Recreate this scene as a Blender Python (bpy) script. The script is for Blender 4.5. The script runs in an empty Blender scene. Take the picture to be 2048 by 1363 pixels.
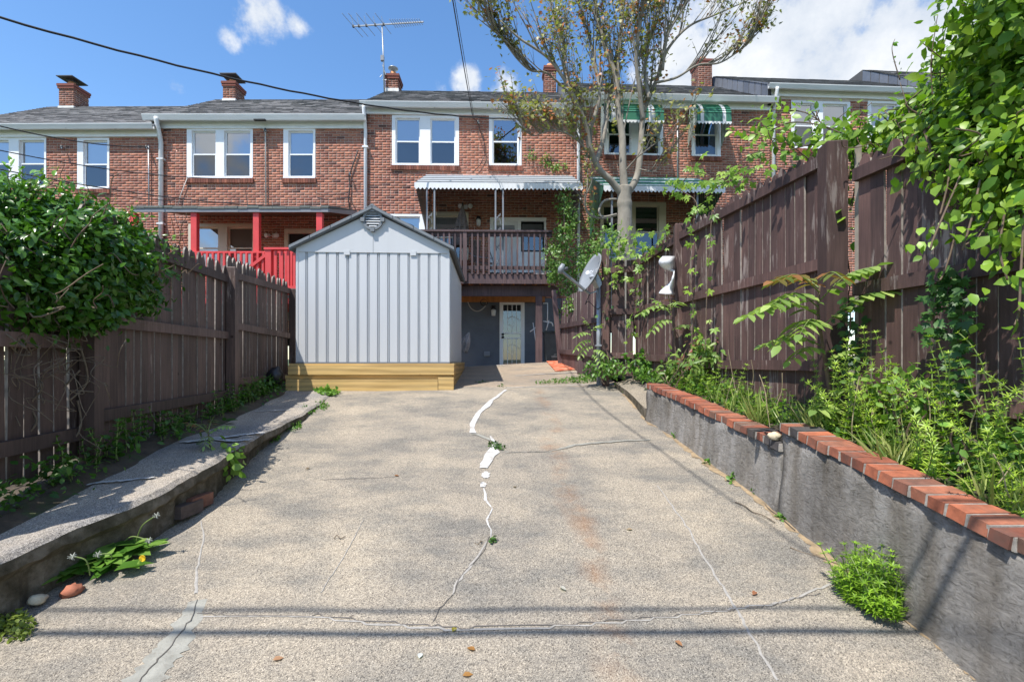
import bpy, math, random
import numpy as np
from mathutils import Vector, Matrix
random.seed(7); rng = np.random.default_rng(7)
S = bpy.context.scene
COL = S.collection
# ---------------------------------------------------------------- camera
FPX, CX, CY, H = 967.0, 1024.0, 718.0, 1.65
cam_d = bpy.data.cameras.new('camera'); cam = bpy.data.objects.new('camera', cam_d); COL.objects.link(cam)
cam.location = (0, 0, H); cam.rotation_euler = (math.radians(90), 0, 0)
cam_d.sensor_width = 36.0; cam_d.lens = FPX / 2048 * 36.0
cam_d.shift_y = (CY - 681.5) / 2048.0
cam_d.clip_start = 0.05; cam_d.clip_end = 3000
S.camera = cam
# ---------------------------------------------------------------- light and sky
SUNV = Vector((0.35, 0.42, -1.0)).normalized()           # direction the light travels
sun_d = bpy.data.lights.new('sun', 'SUN'); sun = bpy.data.objects.new('sun', sun_d); COL.objects.link(sun)
sun_d.energy = 5.0; sun_d.angle = math.radians(0.5); sun_d.color = (1.0, 0.955, 0.89)
sun.rotation_euler = SUNV.to_track_quat('-Z', 'Y').to_euler(); sun.location = (-6, -6, 15)
W = bpy.data.worlds.new('World'); S.world = W; W.use_nodes = True
wn, wl = W.node_tree.nodes, W.node_tree.links; wn.clear()
def N(nodes, t, **kw):
    n = nodes.new(t)
    for k, v in kw.items():
        if k.startswith('i_'): n.inputs[int(k[2:]) if k[2:].isdigit() else k[2:]].default_value = v
        else: setattr(n, k, v)
    return n
sky = N(wn, 'ShaderNodeTexSky', sky_type='NISHITA', sun_disc=False)
sky.sun_elevation = math.asin(-SUNV.z); sky.sun_rotation = math.atan2(-SUNV.x, -SUNV.y)
sky.air_density = 1.0; sky.dust_density = 0.3; sky.ozone_density = 2.5
hs = N(wn, 'ShaderNodeHueSaturation'); hs.inputs['Saturation'].default_value = 1.16; hs.inputs['Value'].default_value = 1.36
wl.new(sky.outputs[0], hs.inputs['Color'])
tc = N(wn, 'ShaderNodeTexCoord')
def vmath(op, a, b=None):
    n = N(wn, 'ShaderNodeVectorMath', operation=op)
    wl.new(a, n.inputs[0])
    if b is not None:
        if hasattr(b, 'is_linked'): wl.new(b, n.inputs[1])
        else: n.inputs[1].default_value = b
    return n
def m(op, a, b=0.0, c=None, nodes=None, links=None):
    nodes = nodes or wn; links = links or wl
    n = N(nodes, 'ShaderNodeMath', operation=op)
    for i, v in enumerate((a, b) if c is None else (a, b, c)):
        if hasattr(v, 'is_linked'): links.new(v, n.inputs[i])
        else: n.inputs[i].default_value = v
    return n.outputs[0]
dirv = vmath('NORMALIZE', tc.outputs['Generated']).outputs[0]
def wnoise(scale, detail, rough, off):
    mp = vmath('ADD', dirv, off)
    n = N(wn, 'ShaderNodeTexNoise'); n.inputs['Scale'].default_value = scale
    n.inputs['Detail'].default_value = detail; n.inputs['Roughness'].default_value = rough
    wl.new(mp.outputs[0], n.inputs['Vector']); return n.outputs['Fac']
big = wnoise(2.3, 3, .5, (3.1, 1.7, 9.2)); fine = wnoise(9.0, 8, .62, (1, 2, 3)); wisp = wnoise(26.0, 6, .6, (5, 2, 1))
def pxdir(px, py): return Vector(((px - CX) / FPX, 1, -(py - CY) / FPX)).normalized()
clouds = [(1450, 150, .17, .62), (1620, 120, .2, .62), (1800, 130, .22, .62), (1980, 60, .2, .6), (1340, 190, .09, .4),
          (520, 20, .055, .47), (590, 42, .025, .4), (350, 175, .032, .33), (455, 75, .026, .3), (935, 165, .04, .52), (1010, 178, .045, .46),
          (880, 185, .03, .36)]
tot = None
for px, py, r, a in clouds:
    d = vmath('DISTANCE', dirv, tuple(pxdir(px, py))).outputs['Value']
    g = m('MULTIPLY', m('EXPONENT', m('MULTIPLY', m('POWER', m('DIVIDE', d, r), 2.0), -1.0)), a)
    tot = g if tot is None else m('MAXIMUM', tot, g)
# the same broken cloud goes on over the rest of the sky, beside and behind the camera
ydir = N(wn, 'ShaderNodeSeparateXYZ'); wl.new(dirv, ydir.inputs[0])
aside = m('SUBTRACT', 1.0, m('SMOOTH_MIN', m('MAXIMUM', m('MULTIPLY', ydir.outputs[1], 2.0), 0.0), 1.0, .1))
tot = m('MAXIMUM', tot, m('MULTIPLY', aside, m('MULTIPLY', m('SUBTRACT', big, .42), 2.6)))
dens = m('ADD', tot, m('MULTIPLY', m('SUBTRACT', fine, .5), 1.15))
dens = m('ADD', dens, m('MULTIPLY', m('SUBTRACT', wisp, .5), .25))
cr = N(wn, 'ShaderNodeMapRange', interpolation_type='SMOOTHSTEP'); cr.inputs['From Min'].default_value = .22; cr.inputs['From Max'].default_value = .50
wl.new(dens, cr.inputs['Value'])
shade = N(wn, 'ShaderNodeMapRange'); shade.inputs['From Min'].default_value = .35; shade.inputs['From Max'].default_value = .75
shade.inputs['To Min'].default_value = 0; shade.inputs['To Max'].default_value = 1
wl.new(m('ADD', fine, m('MULTIPLY', m('SUBTRACT', big, .5), .6)), shade.inputs['Value'])
cmix = N(wn, 'ShaderNodeMixRGB'); cmix.inputs[1].default_value = (4.0, 4.4, 5.0, 1); cmix.inputs[2].default_value = (6.2, 6.25, 6.3, 1)
wl.new(shade.outputs[0], cmix.inputs[0])
smix = N(wn, 'ShaderNodeMixRGB'); wl.new(cr.outputs[0], smix.inputs[0]); wl.new(hs.outputs[0], smix.inputs[1]); wl.new(cmix.outputs[0], smix.inputs[2])
bg = N(wn, 'ShaderNodeBackground'); bg.inputs['Strength'].default_value = 0.13
wo = N(wn, 'ShaderNodeOutputWorld'); wl.new(smix.outputs[0], bg.inputs['Color']); wl.new(bg.outputs[0], wo.inputs['Surface'])
S.view_settings.view_transform = 'Standard'; S.view_settings.look = 'None'
S.view_settings.exposure = 0.48; S.view_settings.gamma = 1.0; S.view_settings.use_curve_mapping = False
S.cycles.max_bounces = 8; S.cycles.transparent_max_bounces = 12

# ---------------------------------------------------------------- materials
def new_mat(name):
    mt = bpy.data.materials.new(name); mt.use_nodes = True
    return mt, mt.node_tree.nodes, mt.node_tree.links, mt.node_tree.nodes['Principled BSDF']
def lin(c):
    return tuple(((x / 255) / 12.92 if x / 255 <= .04045 else ((x / 255 + .055) / 1.055) ** 2.4) for x in c) + (1,)
def coords(nd, lk, mode, scale, randomise):
    t = nd.new('ShaderNodeTexCoord'); mp = nd.new('ShaderNodeMapping'); mp.inputs['Scale'].default_value = scale
    src = t.outputs[mode]
    if mode == 'World':
        pass
    if randomise:
        oi = nd.new('ShaderNodeObjectInfo'); ad = nd.new('ShaderNodeVectorMath'); ad.operation = 'ADD'
        ml = nd.new('ShaderNodeVectorMath'); ml.operation = 'SCALE'; ml.inputs['Scale'].default_value = 13.7
        lk.new(oi.outputs['Location'], ml.inputs[0]); lk.new(src, ad.inputs[0]); lk.new(ml.outputs[0], ad.inputs[1]); src = ad.outputs[0]
    lk.new(src, mp.inputs['Vector']); return mp.outputs[0]
def tnoise(nd, lk, vec, scale, detail=6, rough=.6):
    n = nd.new('ShaderNodeTexNoise'); n.inputs['Scale'].default_value = scale; n.inputs['Detail'].default_value = detail
    n.inputs['Roughness'].default_value = rough; lk.new(vec, n.inputs['Vector']); return n.outputs['Fac']
def ramp(nd, lk, fac, stops):
    r = nd.new('ShaderNodeValToRGB'); lk.new(fac, r.inputs[0]); e = r.color_ramp.elements
    e[0].position, e[0].color = stops[0]; e[1].position, e[1].color = stops[-1]
    for p, c in stops[1:-1]:
        k = e.new(p); k.color = c
    return r.outputs[0]
def bump(nd, lk, pb, h, strength, dist=.01):
    b = nd.new('ShaderNodeBump'); b.inputs['Strength'].default_value = strength; b.inputs['Distance'].default_value = dist
    lk.new(h, b.inputs['Height']); lk.new(b.outputs[0], pb.inputs['Normal']); return b
def mixc(nd, lk, fac, a, b, typ='MIX'):
    x = nd.new('ShaderNodeMixRGB'); x.blend_type = typ
    for i, v in ((0, fac), (1, a), (2, b)):
        if hasattr(v, 'is_linked'): lk.new(v, x.inputs[i])
        else: x.inputs[i].default_value = v
    return x.outputs[0]
def basic(name, c, rough=.6, var=.15, scale=6, bmp=0.0, bscale=60, stretch=(1, 1, 1), metallic=0, rnd=False, spec=.5, mode='Object', grime=None):
    mt, nd, lk, pb = new_mat(name)
    v = coords(nd, lk, mode, stretch, rnd); f = tnoise(nd, lk, v, scale)
    lo = tuple(x * (1 - var) for x in c[:3]) + (1,); hi = tuple(min(1, x * (1 + var)) for x in c[:3]) + (1,)
    col = ramp(nd, lk, f, [(.3, lo), (.7, hi)])
    if grime:
        gcol, thr, sc = grime
        g = tnoise(nd, lk, v, sc, 9, .68); gm = nd.new('ShaderNodeMapRange'); gm.inputs['From Min'].default_value = thr; gm.inputs['From Max'].default_value = thr + .12
        lk.new(g, gm.inputs['Value']); col = mixc(nd, lk, gm.outputs[0], col, gcol)
    if rnd:
        oi = nd.new('ShaderNodeObjectInfo'); rr = ramp(nd, lk, oi.outputs['Random'], [(0, (.78, .78, .8, 1)), (1, (1.15, 1.12, 1.1, 1))])
        col = mixc(nd, lk, 1.0, col, rr, 'MULTIPLY')
    lk.new(col, pb.inputs['Base Color']); pb.inputs['Roughness'].default_value = rough; pb.inputs['Metallic'].default_value = metallic
    pb.inputs['Specular IOR Level'].default_value = spec
    if bmp: bump(nd, lk, pb, tnoise(nd, lk, v, bscale, 8, .65), bmp)
    return mt
def attr_mat(name, rough=.8, bmp=0.0, bscale=80, var=.2, vscale=25, spec=.4):
    mt, nd, lk, pb = new_mat(name); a = nd.new('ShaderNodeAttribute'); a.attribute_name = 'Col'
    v = coords(nd, lk, 'Object', (1, 1, 1), False); f = tnoise(nd, lk, v, vscale)
    k = ramp(nd, lk, f, [(.3, (1 - var,) * 3 + (1,)), (.7, (1 + var,) * 3 + (1,))])
    big = tnoise(nd, lk, v, .8, 5, .6); k = mixc(nd, lk, 1.0, k, ramp(nd, lk, big, [(.3, (.82, .80, .80, 1)), (.7, (1.12, 1.1, 1.08, 1))]), 'MULTIPLY')
    lk.new(mixc(nd, lk, 1.0, a.outputs['Color'], k, 'MULTIPLY'), pb.inputs['Base Color'])
    pb.inputs['Roughness'].default_value = rough; pb.inputs['Specular IOR Level'].default_value = spec
    if bmp: bump(nd, lk, pb, tnoise(nd, lk, v, bscale, 6, .6), bmp)
    return mt
def leaf_mat(name, rough=.42, trans=.35, tint=(1.0, 1.25, .5), rnd=False):
    mt, nd, lk, pb = new_mat(name); a = nd.new('ShaderNodeAttribute'); a.attribute_name = 'Col'; col = a.outputs['Color']
    if rnd:
        oi = nd.new('ShaderNodeObjectInfo'); rr = ramp(nd, lk, oi.outputs['Random'], [(0, (.6, .7, .6, 1)), (1, (1.35, 1.25, 1.1, 1))])
        col = mixc(nd, lk, 1.0, col, rr, 'MULTIPLY')
    lk.new(col, pb.inputs['Base Color']); pb.inputs['Roughness'].default_value = rough; pb.inputs['Specular IOR Level'].default_value = .45
    tr = nd.new('ShaderNodeBsdfTranslucent'); lk.new(mixc(nd, lk, 1.0, col, tint + (1,), 'MULTIPLY'), tr.inputs['Color'])
    mx = nd.new('ShaderNodeMixShader'); mx.inputs[0].default_value = trans
    lk.new(pb.outputs[0], mx.inputs[1]); lk.new(tr.outputs[0], mx.inputs[2]); lk.new(mx.outputs[0], nd['Material Output'].inputs['Surface'])
    return mt
M = {}
M['brick'] = attr_mat('house_brick', .88, .25, 70, .18, 40)
M['capmortar'] = basic('cap_mortar', (.34, .31, .27, 1), .95, .3, 20, .5, 60)
M['mortar'] = basic('mortar', (.52, .44, .37, 1), .95, .15, 9, .3, 120)
M['white'] = basic('white_paint', (.84, .86, .88, 1), .5, .04, 4, grime=((.6, .6, .58, 1), .68, 5))
M['whitew'] = basic('weathered_white_paint', (.78, .80, .80, 1), .6, .08, 4, grime=((.25, .24, .22, 1), .64, 7), stretch=(1, 1, 3))
M['vinyl'] = basic('white_vinyl', (.80, .81, .83, 1), .35, .03, 3)
M['soffit'] = basic('soffit_cream', (.60, .60, .54, 1), .6, .1, 4, grime=((.3, .28, .2, 1), .66, 5))
M['cream'] = basic('cream_trim', (.60, .56, .46, 1), .5, .06, 4)
M['gutter'] = basic('gutter_metal', (.66, .67, .67, 1), .4, .08, 3, grime=((.35, .34, .31, 1), .62, 8), stretch=(.6, 1, 3))
M['shingle'] = attr_mat('shingle', .95, .5, 160, .25, 60)
M['slate'] = basic('slate_panel', (.15, .165, .19, 1), .5, .15, 5, .15, 30, rnd=True)
M['blind'] = basic('blind', (.62, .62, .62, 1), .6, .04, 3)
M['doorback'] = basic('white_door', (.40, .43, .47, 1), .6, .05, 3)
M['curtain'] = basic('curtain', (.5, .5, .52, 1), .8, .08, 3)
M['screen'] = basic('insect_screen', (.16, .18, .20, 1), .7, .05, 3)
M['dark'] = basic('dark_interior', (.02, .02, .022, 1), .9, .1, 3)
M['red'] = basic('red_paint', (.60, .055, .055, 1), .5, .1, 5, grime=((.36, .05, .05, 1), .68, 9))
M['flash'] = basic('flashing_white', (.72, .71, .68, 1), .6, .15, 8)
M['clay'] = basic('clay_pot', (.55, .25, .11, 1), .8, .2, 9)
M['iron'] = basic('dark_iron', (.06, .06, .065, 1), .6, .2, 9)
M['ironw'] = basic('painted_iron', (.20, .215, .24, 1), .5, .1, 5)
M['greenm'] = basic('green_metal', (.035, .16, .095, 1), .4, .12, 5, grime=((.25, .3, .28, 1), .68, 8))
M['whitem'] = basic('white_metal', (.66, .67, .68, 1), .4, .06, 4, grime=((.38, .38, .38, 1), .64, 6))
M['greym'] = basic('grey_metal', (.22, .23, .25, 1), .45, .1, 4)
M['awngrey'] = basic('awning_grey_stripe', (.13, .14, .15, 1), .5, .12, 5)
M['galv'] = basic('galvanised', (.36, .38, .40, 1), .4, .15, 14, metallic=.35, grime=((.16, .1, .06, 1), .70, 10))
M['dish'] = basic('dish_grey', (.22, .235, .25, 1), .45, .05, 6)
M['dishdark'] = basic('dish_dark', (.10, .10, .11, 1), .5, .1, 6)
M['wire'] = basic('black_wire', (.018, .018, .02, 1), .6, .1, 5)
M['wireb'] = basic('pale_cable', (.5, .48, .44, 1), .6, .1, 5)
M['base_paint'] = basic('basement_paint', (.125, .14, .17, 1), .75, .12, 3, .2, 40, grime=((.13, .13, .12, 1), .62, 3))
M['joist'] = basic('joist_wood', (.42, .17, .05, 1), .7, .25, 5, stretch=(3, 1, 1))
M['shed'] = basic('shed_resin', (.53, .54, .55, 1), .5, .025, 2.5, .05, 180, stretch=(4, 4, .5))
M['shedtrim'] = basic('shed_trim', (.17, .185, .20, 1), .55, .08, 5, .1, 120)
M['shedroof'] = basic('shed_roof', (.13, .14, .15, 1), .7, .15, 9, .3, 90)
M['black'] = basic('black_plastic', (.014, .014, .016, 1), .35, .2, 6)
M['darkgrey'] = basic('dark_grey_plastic', (.05, .055, .06, 1), .5, .2, 6)
M['stone'] = basic('pale_stone', (.55, .47, .33, 1), .9, .3, 18, .6, 30)
M['caulk'] = basic('white_sealant', (.53, .525, .51, 1), .8, .14, 30, .8, 50, grime=((.33, .30, .26, 1), .50, 14))
M['patchgrey'] = basic('grey_patch', (.27, .262, .225, 1), .9, .2, 14, .5, 60, grime=((.20, .185, .155, 1), .55, 20))
M['crackdark'] = basic('crack_dark', (.125, .112, .098, 1), .95, .3, 40)
M['crackpale'] = basic('crack_filler', (.31, .29, .26, 1), .9, .2, 40)
M['umb'] = basic('umbrella_fabric', (.13, .10, .085, 1), .9, .5, 14, rnd=False)
M['umb2'] = basic('umbrella_grey', (.30, .29, .30, 1), .9, .4, 10, stretch=(6, 6, .5))
M['leaf'] = leaf_mat('leaf'); M['leafr'] = leaf_mat('leaf_piece', rnd=True); M['leafgloss'] = leaf_mat('leaf_glossy', .30, .25)
M['leafgr'] = leaf_mat('leaf_glossy_piece', .30, .25, rnd=True)
M['stem'] = basic('green_stem', (.16, .22, .06, 1), .6, .25, 20)
M['twig'] = basic('twig', (.13, .09, .06, 1), .85, .3, 20)
M['dirt'] = basic('sandy_dirt', (.30, .22, .13, 1), .98, .35, 14, .9, 60, grime=((.12, .085, .05, 1), .58, 22))
M['drytwig'] = basic('dry_twig', (.15, .115, .08, 1), .9, .35, 20)
M['dryst'] = basic('dry_stem', (.36, .29, .18, 1), .9, .3, 20)
M['bark'] = basic('bark', (.25, .225, .185, 1), .92, .25, 7, .6, 34, stretch=(1, 1, .35), grime=((.10, .085, .07, 1), .60, 9))
M['yellowf'] = basic('yellow_flower', (.8, .55, .02, 1), .6, .1, 20)
M['fluff'] = basic('seed_head', (.30, .31, .27, 1), .9, .2, 20)
# wood that was stained brown: grain, lighter scuffed streaks, each board a little different
def stained(name, c, flake):
    mt, nd, lk, pb = new_mat(name)
    v = coords(nd, lk, 'Object', (14, 14, .9), True); v2 = coords(nd, lk, 'Object', (10, 10, 1.0), True); v3 = coords(nd, lk, 'Object', (1, 1, 1), True)
    f = tnoise(nd, lk, v, 2.2, 9, .7)
    col = ramp(nd, lk, f, [(.28, tuple(x * .55 for x in c) + (1,)), (.74, tuple(x * 1.4 for x in c) + (1,))])
    fade = tnoise(nd, lk, v3, 1.3, 4, .6); col = mixc(nd, lk, 1.0, col, ramp(nd, lk, fade, [(.3, (.7, .7, .72, 1)), (.7, (1.3, 1.27, 1.25, 1))]), 'MULTIPLY')
    kn = nd.new('ShaderNodeTexVoronoi'); kn.inputs['Scale'].default_value = 2.6; lk.new(v3, kn.inputs['Vector']); kr = ramp(nd, lk, kn.outputs['Distance'], [(.025, (.25, .22, .2, 1)), (.06, (1, 1, 1, 1))]); col = mixc(nd, lk, 1.0, col, kr, 'MULTIPLY')
    g = tnoise(nd, lk, v2, 3.0, 10, .72); g2 = tnoise(nd, lk, v3, 2.0, 2, .5)
    mr = nd.new('ShaderNodeMapRange'); mr.inputs['From Min'].default_value = .93; mr.inputs['From Max'].default_value = 1.02
    s = nd.new('ShaderNodeMath'); s.operation = 'ADD'; lk.new(g, s.inputs[0])
    s2 = nd.new('ShaderNodeMath'); s2.operation = 'MULTIPLY'; s2.inputs[1].default_value = flake; lk.new(g2, s2.inputs[0]); lk.new(s2.outputs[0], s.inputs[1]); lk.new(s.outputs[0], mr.inputs['Value'])
    mk = nd.new('ShaderNodeMath'); mk.operation = 'MULTIPLY'; mk.inputs[1].default_value = .75; lk.new(mr.outputs[0], mk.inputs[0])
    col = mixc(nd, lk, mk.outputs[0], col, (.30, .25, .22, 1))
    oi = nd.new('ShaderNodeObjectInfo'); rr = ramp(nd, lk, oi.outputs['Random'], [(0, (.72, .72, .74, 1)), (1, (1.25, 1.2, 1.18, 1))])
    col = mixc(nd, lk, 1.0, col, rr, 'MULTIPLY')
    lk.new(col, pb.inputs['Base Color']); pb.inputs['Roughness'].default_value = .68; pb.inputs['Specular IOR Level'].default_value = .35
    bump(nd, lk, pb, f, .35, .004); return mt
M['brown'] = stained('brown_stain', (.088, .052, .045), .68)
M['brownl'] = stained('brown_stain_worn', (.098, .068, .058), .60)
M['deckbrown'] = stained('deck_brown', (.105, .07, .07), .5)
M['paleedge'] = basic('weathered_edge', (.30, .26, .225, 1), .9, .45, 12, rnd=False)
M['rawwood'] = basic('raw_cut_wood', (.30, .26, .21, 1), .9, .25, 9)
def lumber(name, c, axis):
    mt, nd, lk, pb = new_mat(name)
    st = (1.0, 9, 9) if axis == 'x' else (9, 1.0, 9)
    v = coords(nd, lk, 'Object', st, True); n = tnoise(nd, lk, v, 2.0, 3, .5)
    w = nd.new('ShaderNodeTexWave'); w.wave_type = 'BANDS'; w.bands_direction = 'Z'; w.inputs['Scale'].default_value = .42
    w.inputs['Distortion'].default_value = 7; w.inputs['Detail'].default_value = 3; w.inputs['Detail Scale'].default_value = .8; lk.new(v, w.inputs['Vector'])
    col = ramp(nd, lk, w.outputs['Fac'], [(.1, tuple(x * .66 for x in c) + (1,)), (.9, tuple(min(1, x * 1.12) for x in c) + (1,))])
    v3 = coords(nd, lk, 'Object', (1, 1, 1), True)
    k = nd.new('ShaderNodeTexVoronoi'); k.inputs['Scale'].default_value = 3.0; lk.new(v3, k.inputs['Vector'])
    km = nd.new('ShaderNodeMapRange'); km.inputs['From Min'].default_value = .05; km.inputs['From Max'].default_value = .1; lk.new(k.outputs['Distance'], km.inputs['Value'])
    col = mixc(nd, lk, km.outputs[0], (.16, .07, .025, 1), col)
    col = mixc(nd, lk, .35, col, ramp(nd, lk, n, [(.3, (.42, .27, .10, 1)), (.7, (.74, .52, .24, 1))]))
    lk.new(col, pb.inputs['Base Color']); pb.inputs['Roughness'].default_value = .65; bump(nd, lk, pb, w.outputs['Fac'], .15, .003); return mt
M['lumber'] = lumber('treated_lumber', (.56, .37, .13), 'x'); M['lumbery'] = lumber('treated_lumber_side', (.54, .31, .09), 'y')
# worn exposed aggregate concrete with tyre rust and grey weathering
def concrete(name, tan, grey, rust=False, moss=False):
    mt, nd, lk, pb = new_mat(name)
    v = coords(nd, lk, 'Object', (1, 1, 1), False); vs = coords(nd, lk, 'Object', (1.1, 2.0, 1), False)
    mid = tnoise(nd, lk, vs, 1.4, 8, .66)
    base = ramp(nd, lk, mid, [(.38, grey + (1,)), (.58, tan + (1,))])
    vo = nd.new('ShaderNodeTexVoronoi'); vo.inputs['Scale'].default_value = 190; lk.new(v, vo.inputs['Vector'])
    peb = ramp(nd, lk, vo.outputs['Color'], [(0, (.18, .17, .17, 1)), (.3, (.74, .72, .70, 1)), (.75, (1.14, 1.10, 1.04, 1)), (1, (1.6, 1.56, 1.5, 1))])
    base = mixc(nd, lk, 1.0, base, peb, 'MULTIPLY')
    fn = tnoise(nd, lk, v, 300, 3, .7)
    base = mixc(nd, lk, 1.0, base, ramp(nd, lk, fn, [(.36, (.30, .30, .30, 1)), (.54, (1.15, 1.15, 1.15, 1))]), 'MULTIPLY')
    pit = tnoise(nd, lk, v, 95, 5, .7); pm = nd.new('ShaderNodeMapRange'); pm.inputs['From Min'].default_value = .62; pm.inputs['From Max'].default_value = .68
    lk.new(pit, pm.inputs['Value']); pk = nd.new('ShaderNodeMath'); pk.operation = 'MULTIPLY'; pk.inputs[1].default_value = .6; lk.new(pm.outputs[0], pk.inputs[0])
    base = mixc(nd, lk, pk.outputs[0], base, (.07, .065, .06, 1))
    big = tnoise(nd, lk, v, .9, 5, .6)
    base = mixc(nd, lk, 1.0, base, ramp(nd, lk, big, [(.3, (.80, .81, .83, 1)), (.7, (1.1, 1.08, 1.04, 1))]), 'MULTIPLY')
    if rust:
        sx = nd.new('ShaderNodeSeparateXYZ'); t = nd.new('ShaderNodeTexCoord'); lk.new(t.outputs['Object'], sx.inputs[0])
        def mm(op, a, b): return m(op, a, b, None, nd, lk)
        wob = mm('MULTIPLY', mm('SUBTRACT', tnoise(nd, lk, v, 1.6, 3, .5), .5), .35)
        cx = mm('ADD', mm('MULTIPLY', sx.outputs[1], -.012), .50)            # the drip line down the drive
        dx = mm('ABSOLUTE', mm('SUBTRACT', mm('SUBTRACT', sx.outputs[0], cx), wob), 0.0)
        band = nd.new('ShaderNodeMapRange'); band.inputs['From Min'].default_value = .13; band.inputs['From Max'].default_value = 0.0; lk.new(dx, band.inputs['Value'])
        pt = nd.new('ShaderNodeMapRange'); pt.inputs['From Min'].default_value = .45; pt.inputs['From Max'].default_value = .62
        lk.new(tnoise(nd, lk, v, 2.6, 6, .7), pt.inputs['Value'])
        k = mm('MULTIPLY', mm('MULTIPLY', band.outputs[0], pt.outputs[0]), .38)
        base = mixc(nd, lk, k, base, (.30, .13, .04, 1))
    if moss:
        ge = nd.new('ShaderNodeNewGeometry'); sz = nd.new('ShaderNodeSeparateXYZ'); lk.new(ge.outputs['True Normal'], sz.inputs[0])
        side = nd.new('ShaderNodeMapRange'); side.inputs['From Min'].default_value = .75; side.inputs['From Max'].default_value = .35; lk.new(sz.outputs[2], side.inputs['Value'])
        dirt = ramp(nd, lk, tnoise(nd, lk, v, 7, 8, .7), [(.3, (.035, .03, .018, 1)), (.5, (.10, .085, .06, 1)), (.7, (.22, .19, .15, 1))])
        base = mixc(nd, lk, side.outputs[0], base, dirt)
    lk.new(base, pb.inputs['Base Color']); pb.inputs['Roughness'].default_value = .92; pb.inputs['Specular IOR Level'].default_value = .25
    h = nd.new('ShaderNodeMath'); h.operation = 'ADD'; lk.new(vo.outputs['Distance'], h.inputs[0]); lk.new(fn, h.inputs[1])
    bump(nd, lk, pb, h.outputs[0], .55, .006); return mt
M['drive'] = concrete('driveway_concrete', (.405, .362, .298), (.252, .240, .216), rust=True)
M['patio'] = concrete('patio_concrete', (.44, .36, .28), (.34, .30, .25))
M['walk'] = concrete('walkway_concrete', (.44, .40, .35), (.33, .32, .31), moss=True)
M['kerb'] = concrete('kerb_concrete', (.40, .35, .28), (.28, .25, .21), moss=True)
def stucco():
    mt, nd, lk, pb = new_mat('wall_render')
    v = coords(nd, lk, 'Object', (1, 1, 1), False); vs = coords(nd, lk, 'Object', (6, 3.2, 7), False); vd = coords(nd, lk, 'Object', (3, 3, .5), False)
    tn = nd.new('ShaderNodeTexNoise'); tn.inputs['Scale'].default_value = 5; tn.inputs['Detail'].default_value = 9; tn.inputs['Roughness'].default_value = .75; tn.inputs['Distortion'].default_value = 1.6; lk.new(vs, tn.inputs['Vector']); a = tn.outputs['Fac']; b = tnoise(nd, lk, v, 2.2, 6, .65); d = tnoise(nd, lk, vd, 2.4, 5, .6)
    col = ramp(nd, lk, b, [(.3, (.20, .188, .172, 1)), (.7, (.37, .35, .325, 1))])
    col = mixc(nd, lk, 1.0, col, ramp(nd, lk, a, [(.32, (.42, .41, .40, 1)), (.46, (.92, .92, .92, 1)), (.68, (1.3, 1.3, 1.3, 1))]), 'MULTIPLY')
    col = mixc(nd, lk, 1.0, col, ramp(nd, lk, d, [(.35, (.72, .68, .62, 1)), (.6, (1.1, 1.1, 1.1, 1))]), 'MULTIPLY')
    lk.new(col, pb.inputs['Base Color']); pb.inputs['Roughness'].default_value = .93; pb.inputs['Specular IOR Level'].default_value = .2
    bump(nd, lk, pb, a, 1.0, .03); return mt
M['stucco'] = stucco()
def capbrick():
    mt, nd, lk, pb = new_mat('cap_brick'); oi = nd.new('ShaderNodeObjectInfo')
    v = coords(nd, lk, 'Object', (1, 1, 1), True)
    c = ramp(nd, lk, oi.outputs['Random'], [(0, (.20, .06, .035, 1)), (.25, (.40, .125, .06, 1)), (.5, (.29, .095, .055, 1)), (.7, (.36, .135, .075, 1)), (.82, (.22, .08, .05, 1)), (.9, (.17, .10, .07, 1)), (.95, (.06, .055, .055, 1))])
    n = tnoise(nd, lk, v, 14, 8, .7); c = mixc(nd, lk, 1.0, c, ramp(nd, lk, n, [(.3, (.62, .6, .6, 1)), (.68, (1.25, 1.22, 1.2, 1))]), 'MULTIPLY')
    g = tnoise(nd, lk, v, 5, 6, .6); gm = nd.new('ShaderNodeMapRange'); gm.inputs['From Min'].default_value = .48; gm.inputs['From Max'].default_value = .70; lk.new(g, gm.inputs['Value'])
    gk = nd.new('ShaderNodeMath'); gk.operation = 'MULTIPLY'; gk.inputs[1].default_value = .6; lk.new(gm.outputs[0], gk.inputs[0])
    c = mixc(nd, lk, gk.outputs[0], c, (.07, .06, .05, 1))
    lk.new(c, pb.inputs['Base Color']); pb.inputs['Roughness'].default_value = .85; bump(nd, lk, pb, n, .5, .006); return mt
M['cap'] = capbrick()
M['soil'] = basic('soil', (.07, .052, .035, 1), .98, .45, 9, .8, 40, grime=((.045, .07, .02, 1), .52, 3))
M['ground'] = basic('ground_grass', (.06, .085, .03, 1), .98, .4, 2, .6, 30, grime=((.20, .17, .12, 1), .58, 1.5))
def glassm(name, refl, tint):
    mt, nd, lk, pb = new_mat(name)
    nd.remove(pb)
    gl = nd.new('ShaderNodeBsdfGlossy'); gl.inputs['Roughness'].default_value = .015; gl.inputs['Color'].default_value = (.92, .95, 1, 1)
    t = nd.new('ShaderNodeBsdfTransparent'); t.inputs['Color'].default_value = tint
    fr = nd.new('ShaderNodeFresnel'); fr.inputs['IOR'].default_value = 1.5
    ad = nd.new('ShaderNodeMath'); ad.operation = 'ADD'; ad.inputs[1].default_value = refl; ad.use_clamp = True; lk.new(fr.outputs[0], ad.inputs[0])
    mx = nd.new('ShaderNodeMixShader'); lk.new(ad.outputs[0], mx.inputs[0]); lk.new(t.outputs[0], mx.inputs[1]); lk.new(gl.outputs[0], mx.inputs[2])
    lk.new(mx.outputs[0], nd['Material Output'].inputs['Surface']); return mt
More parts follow.
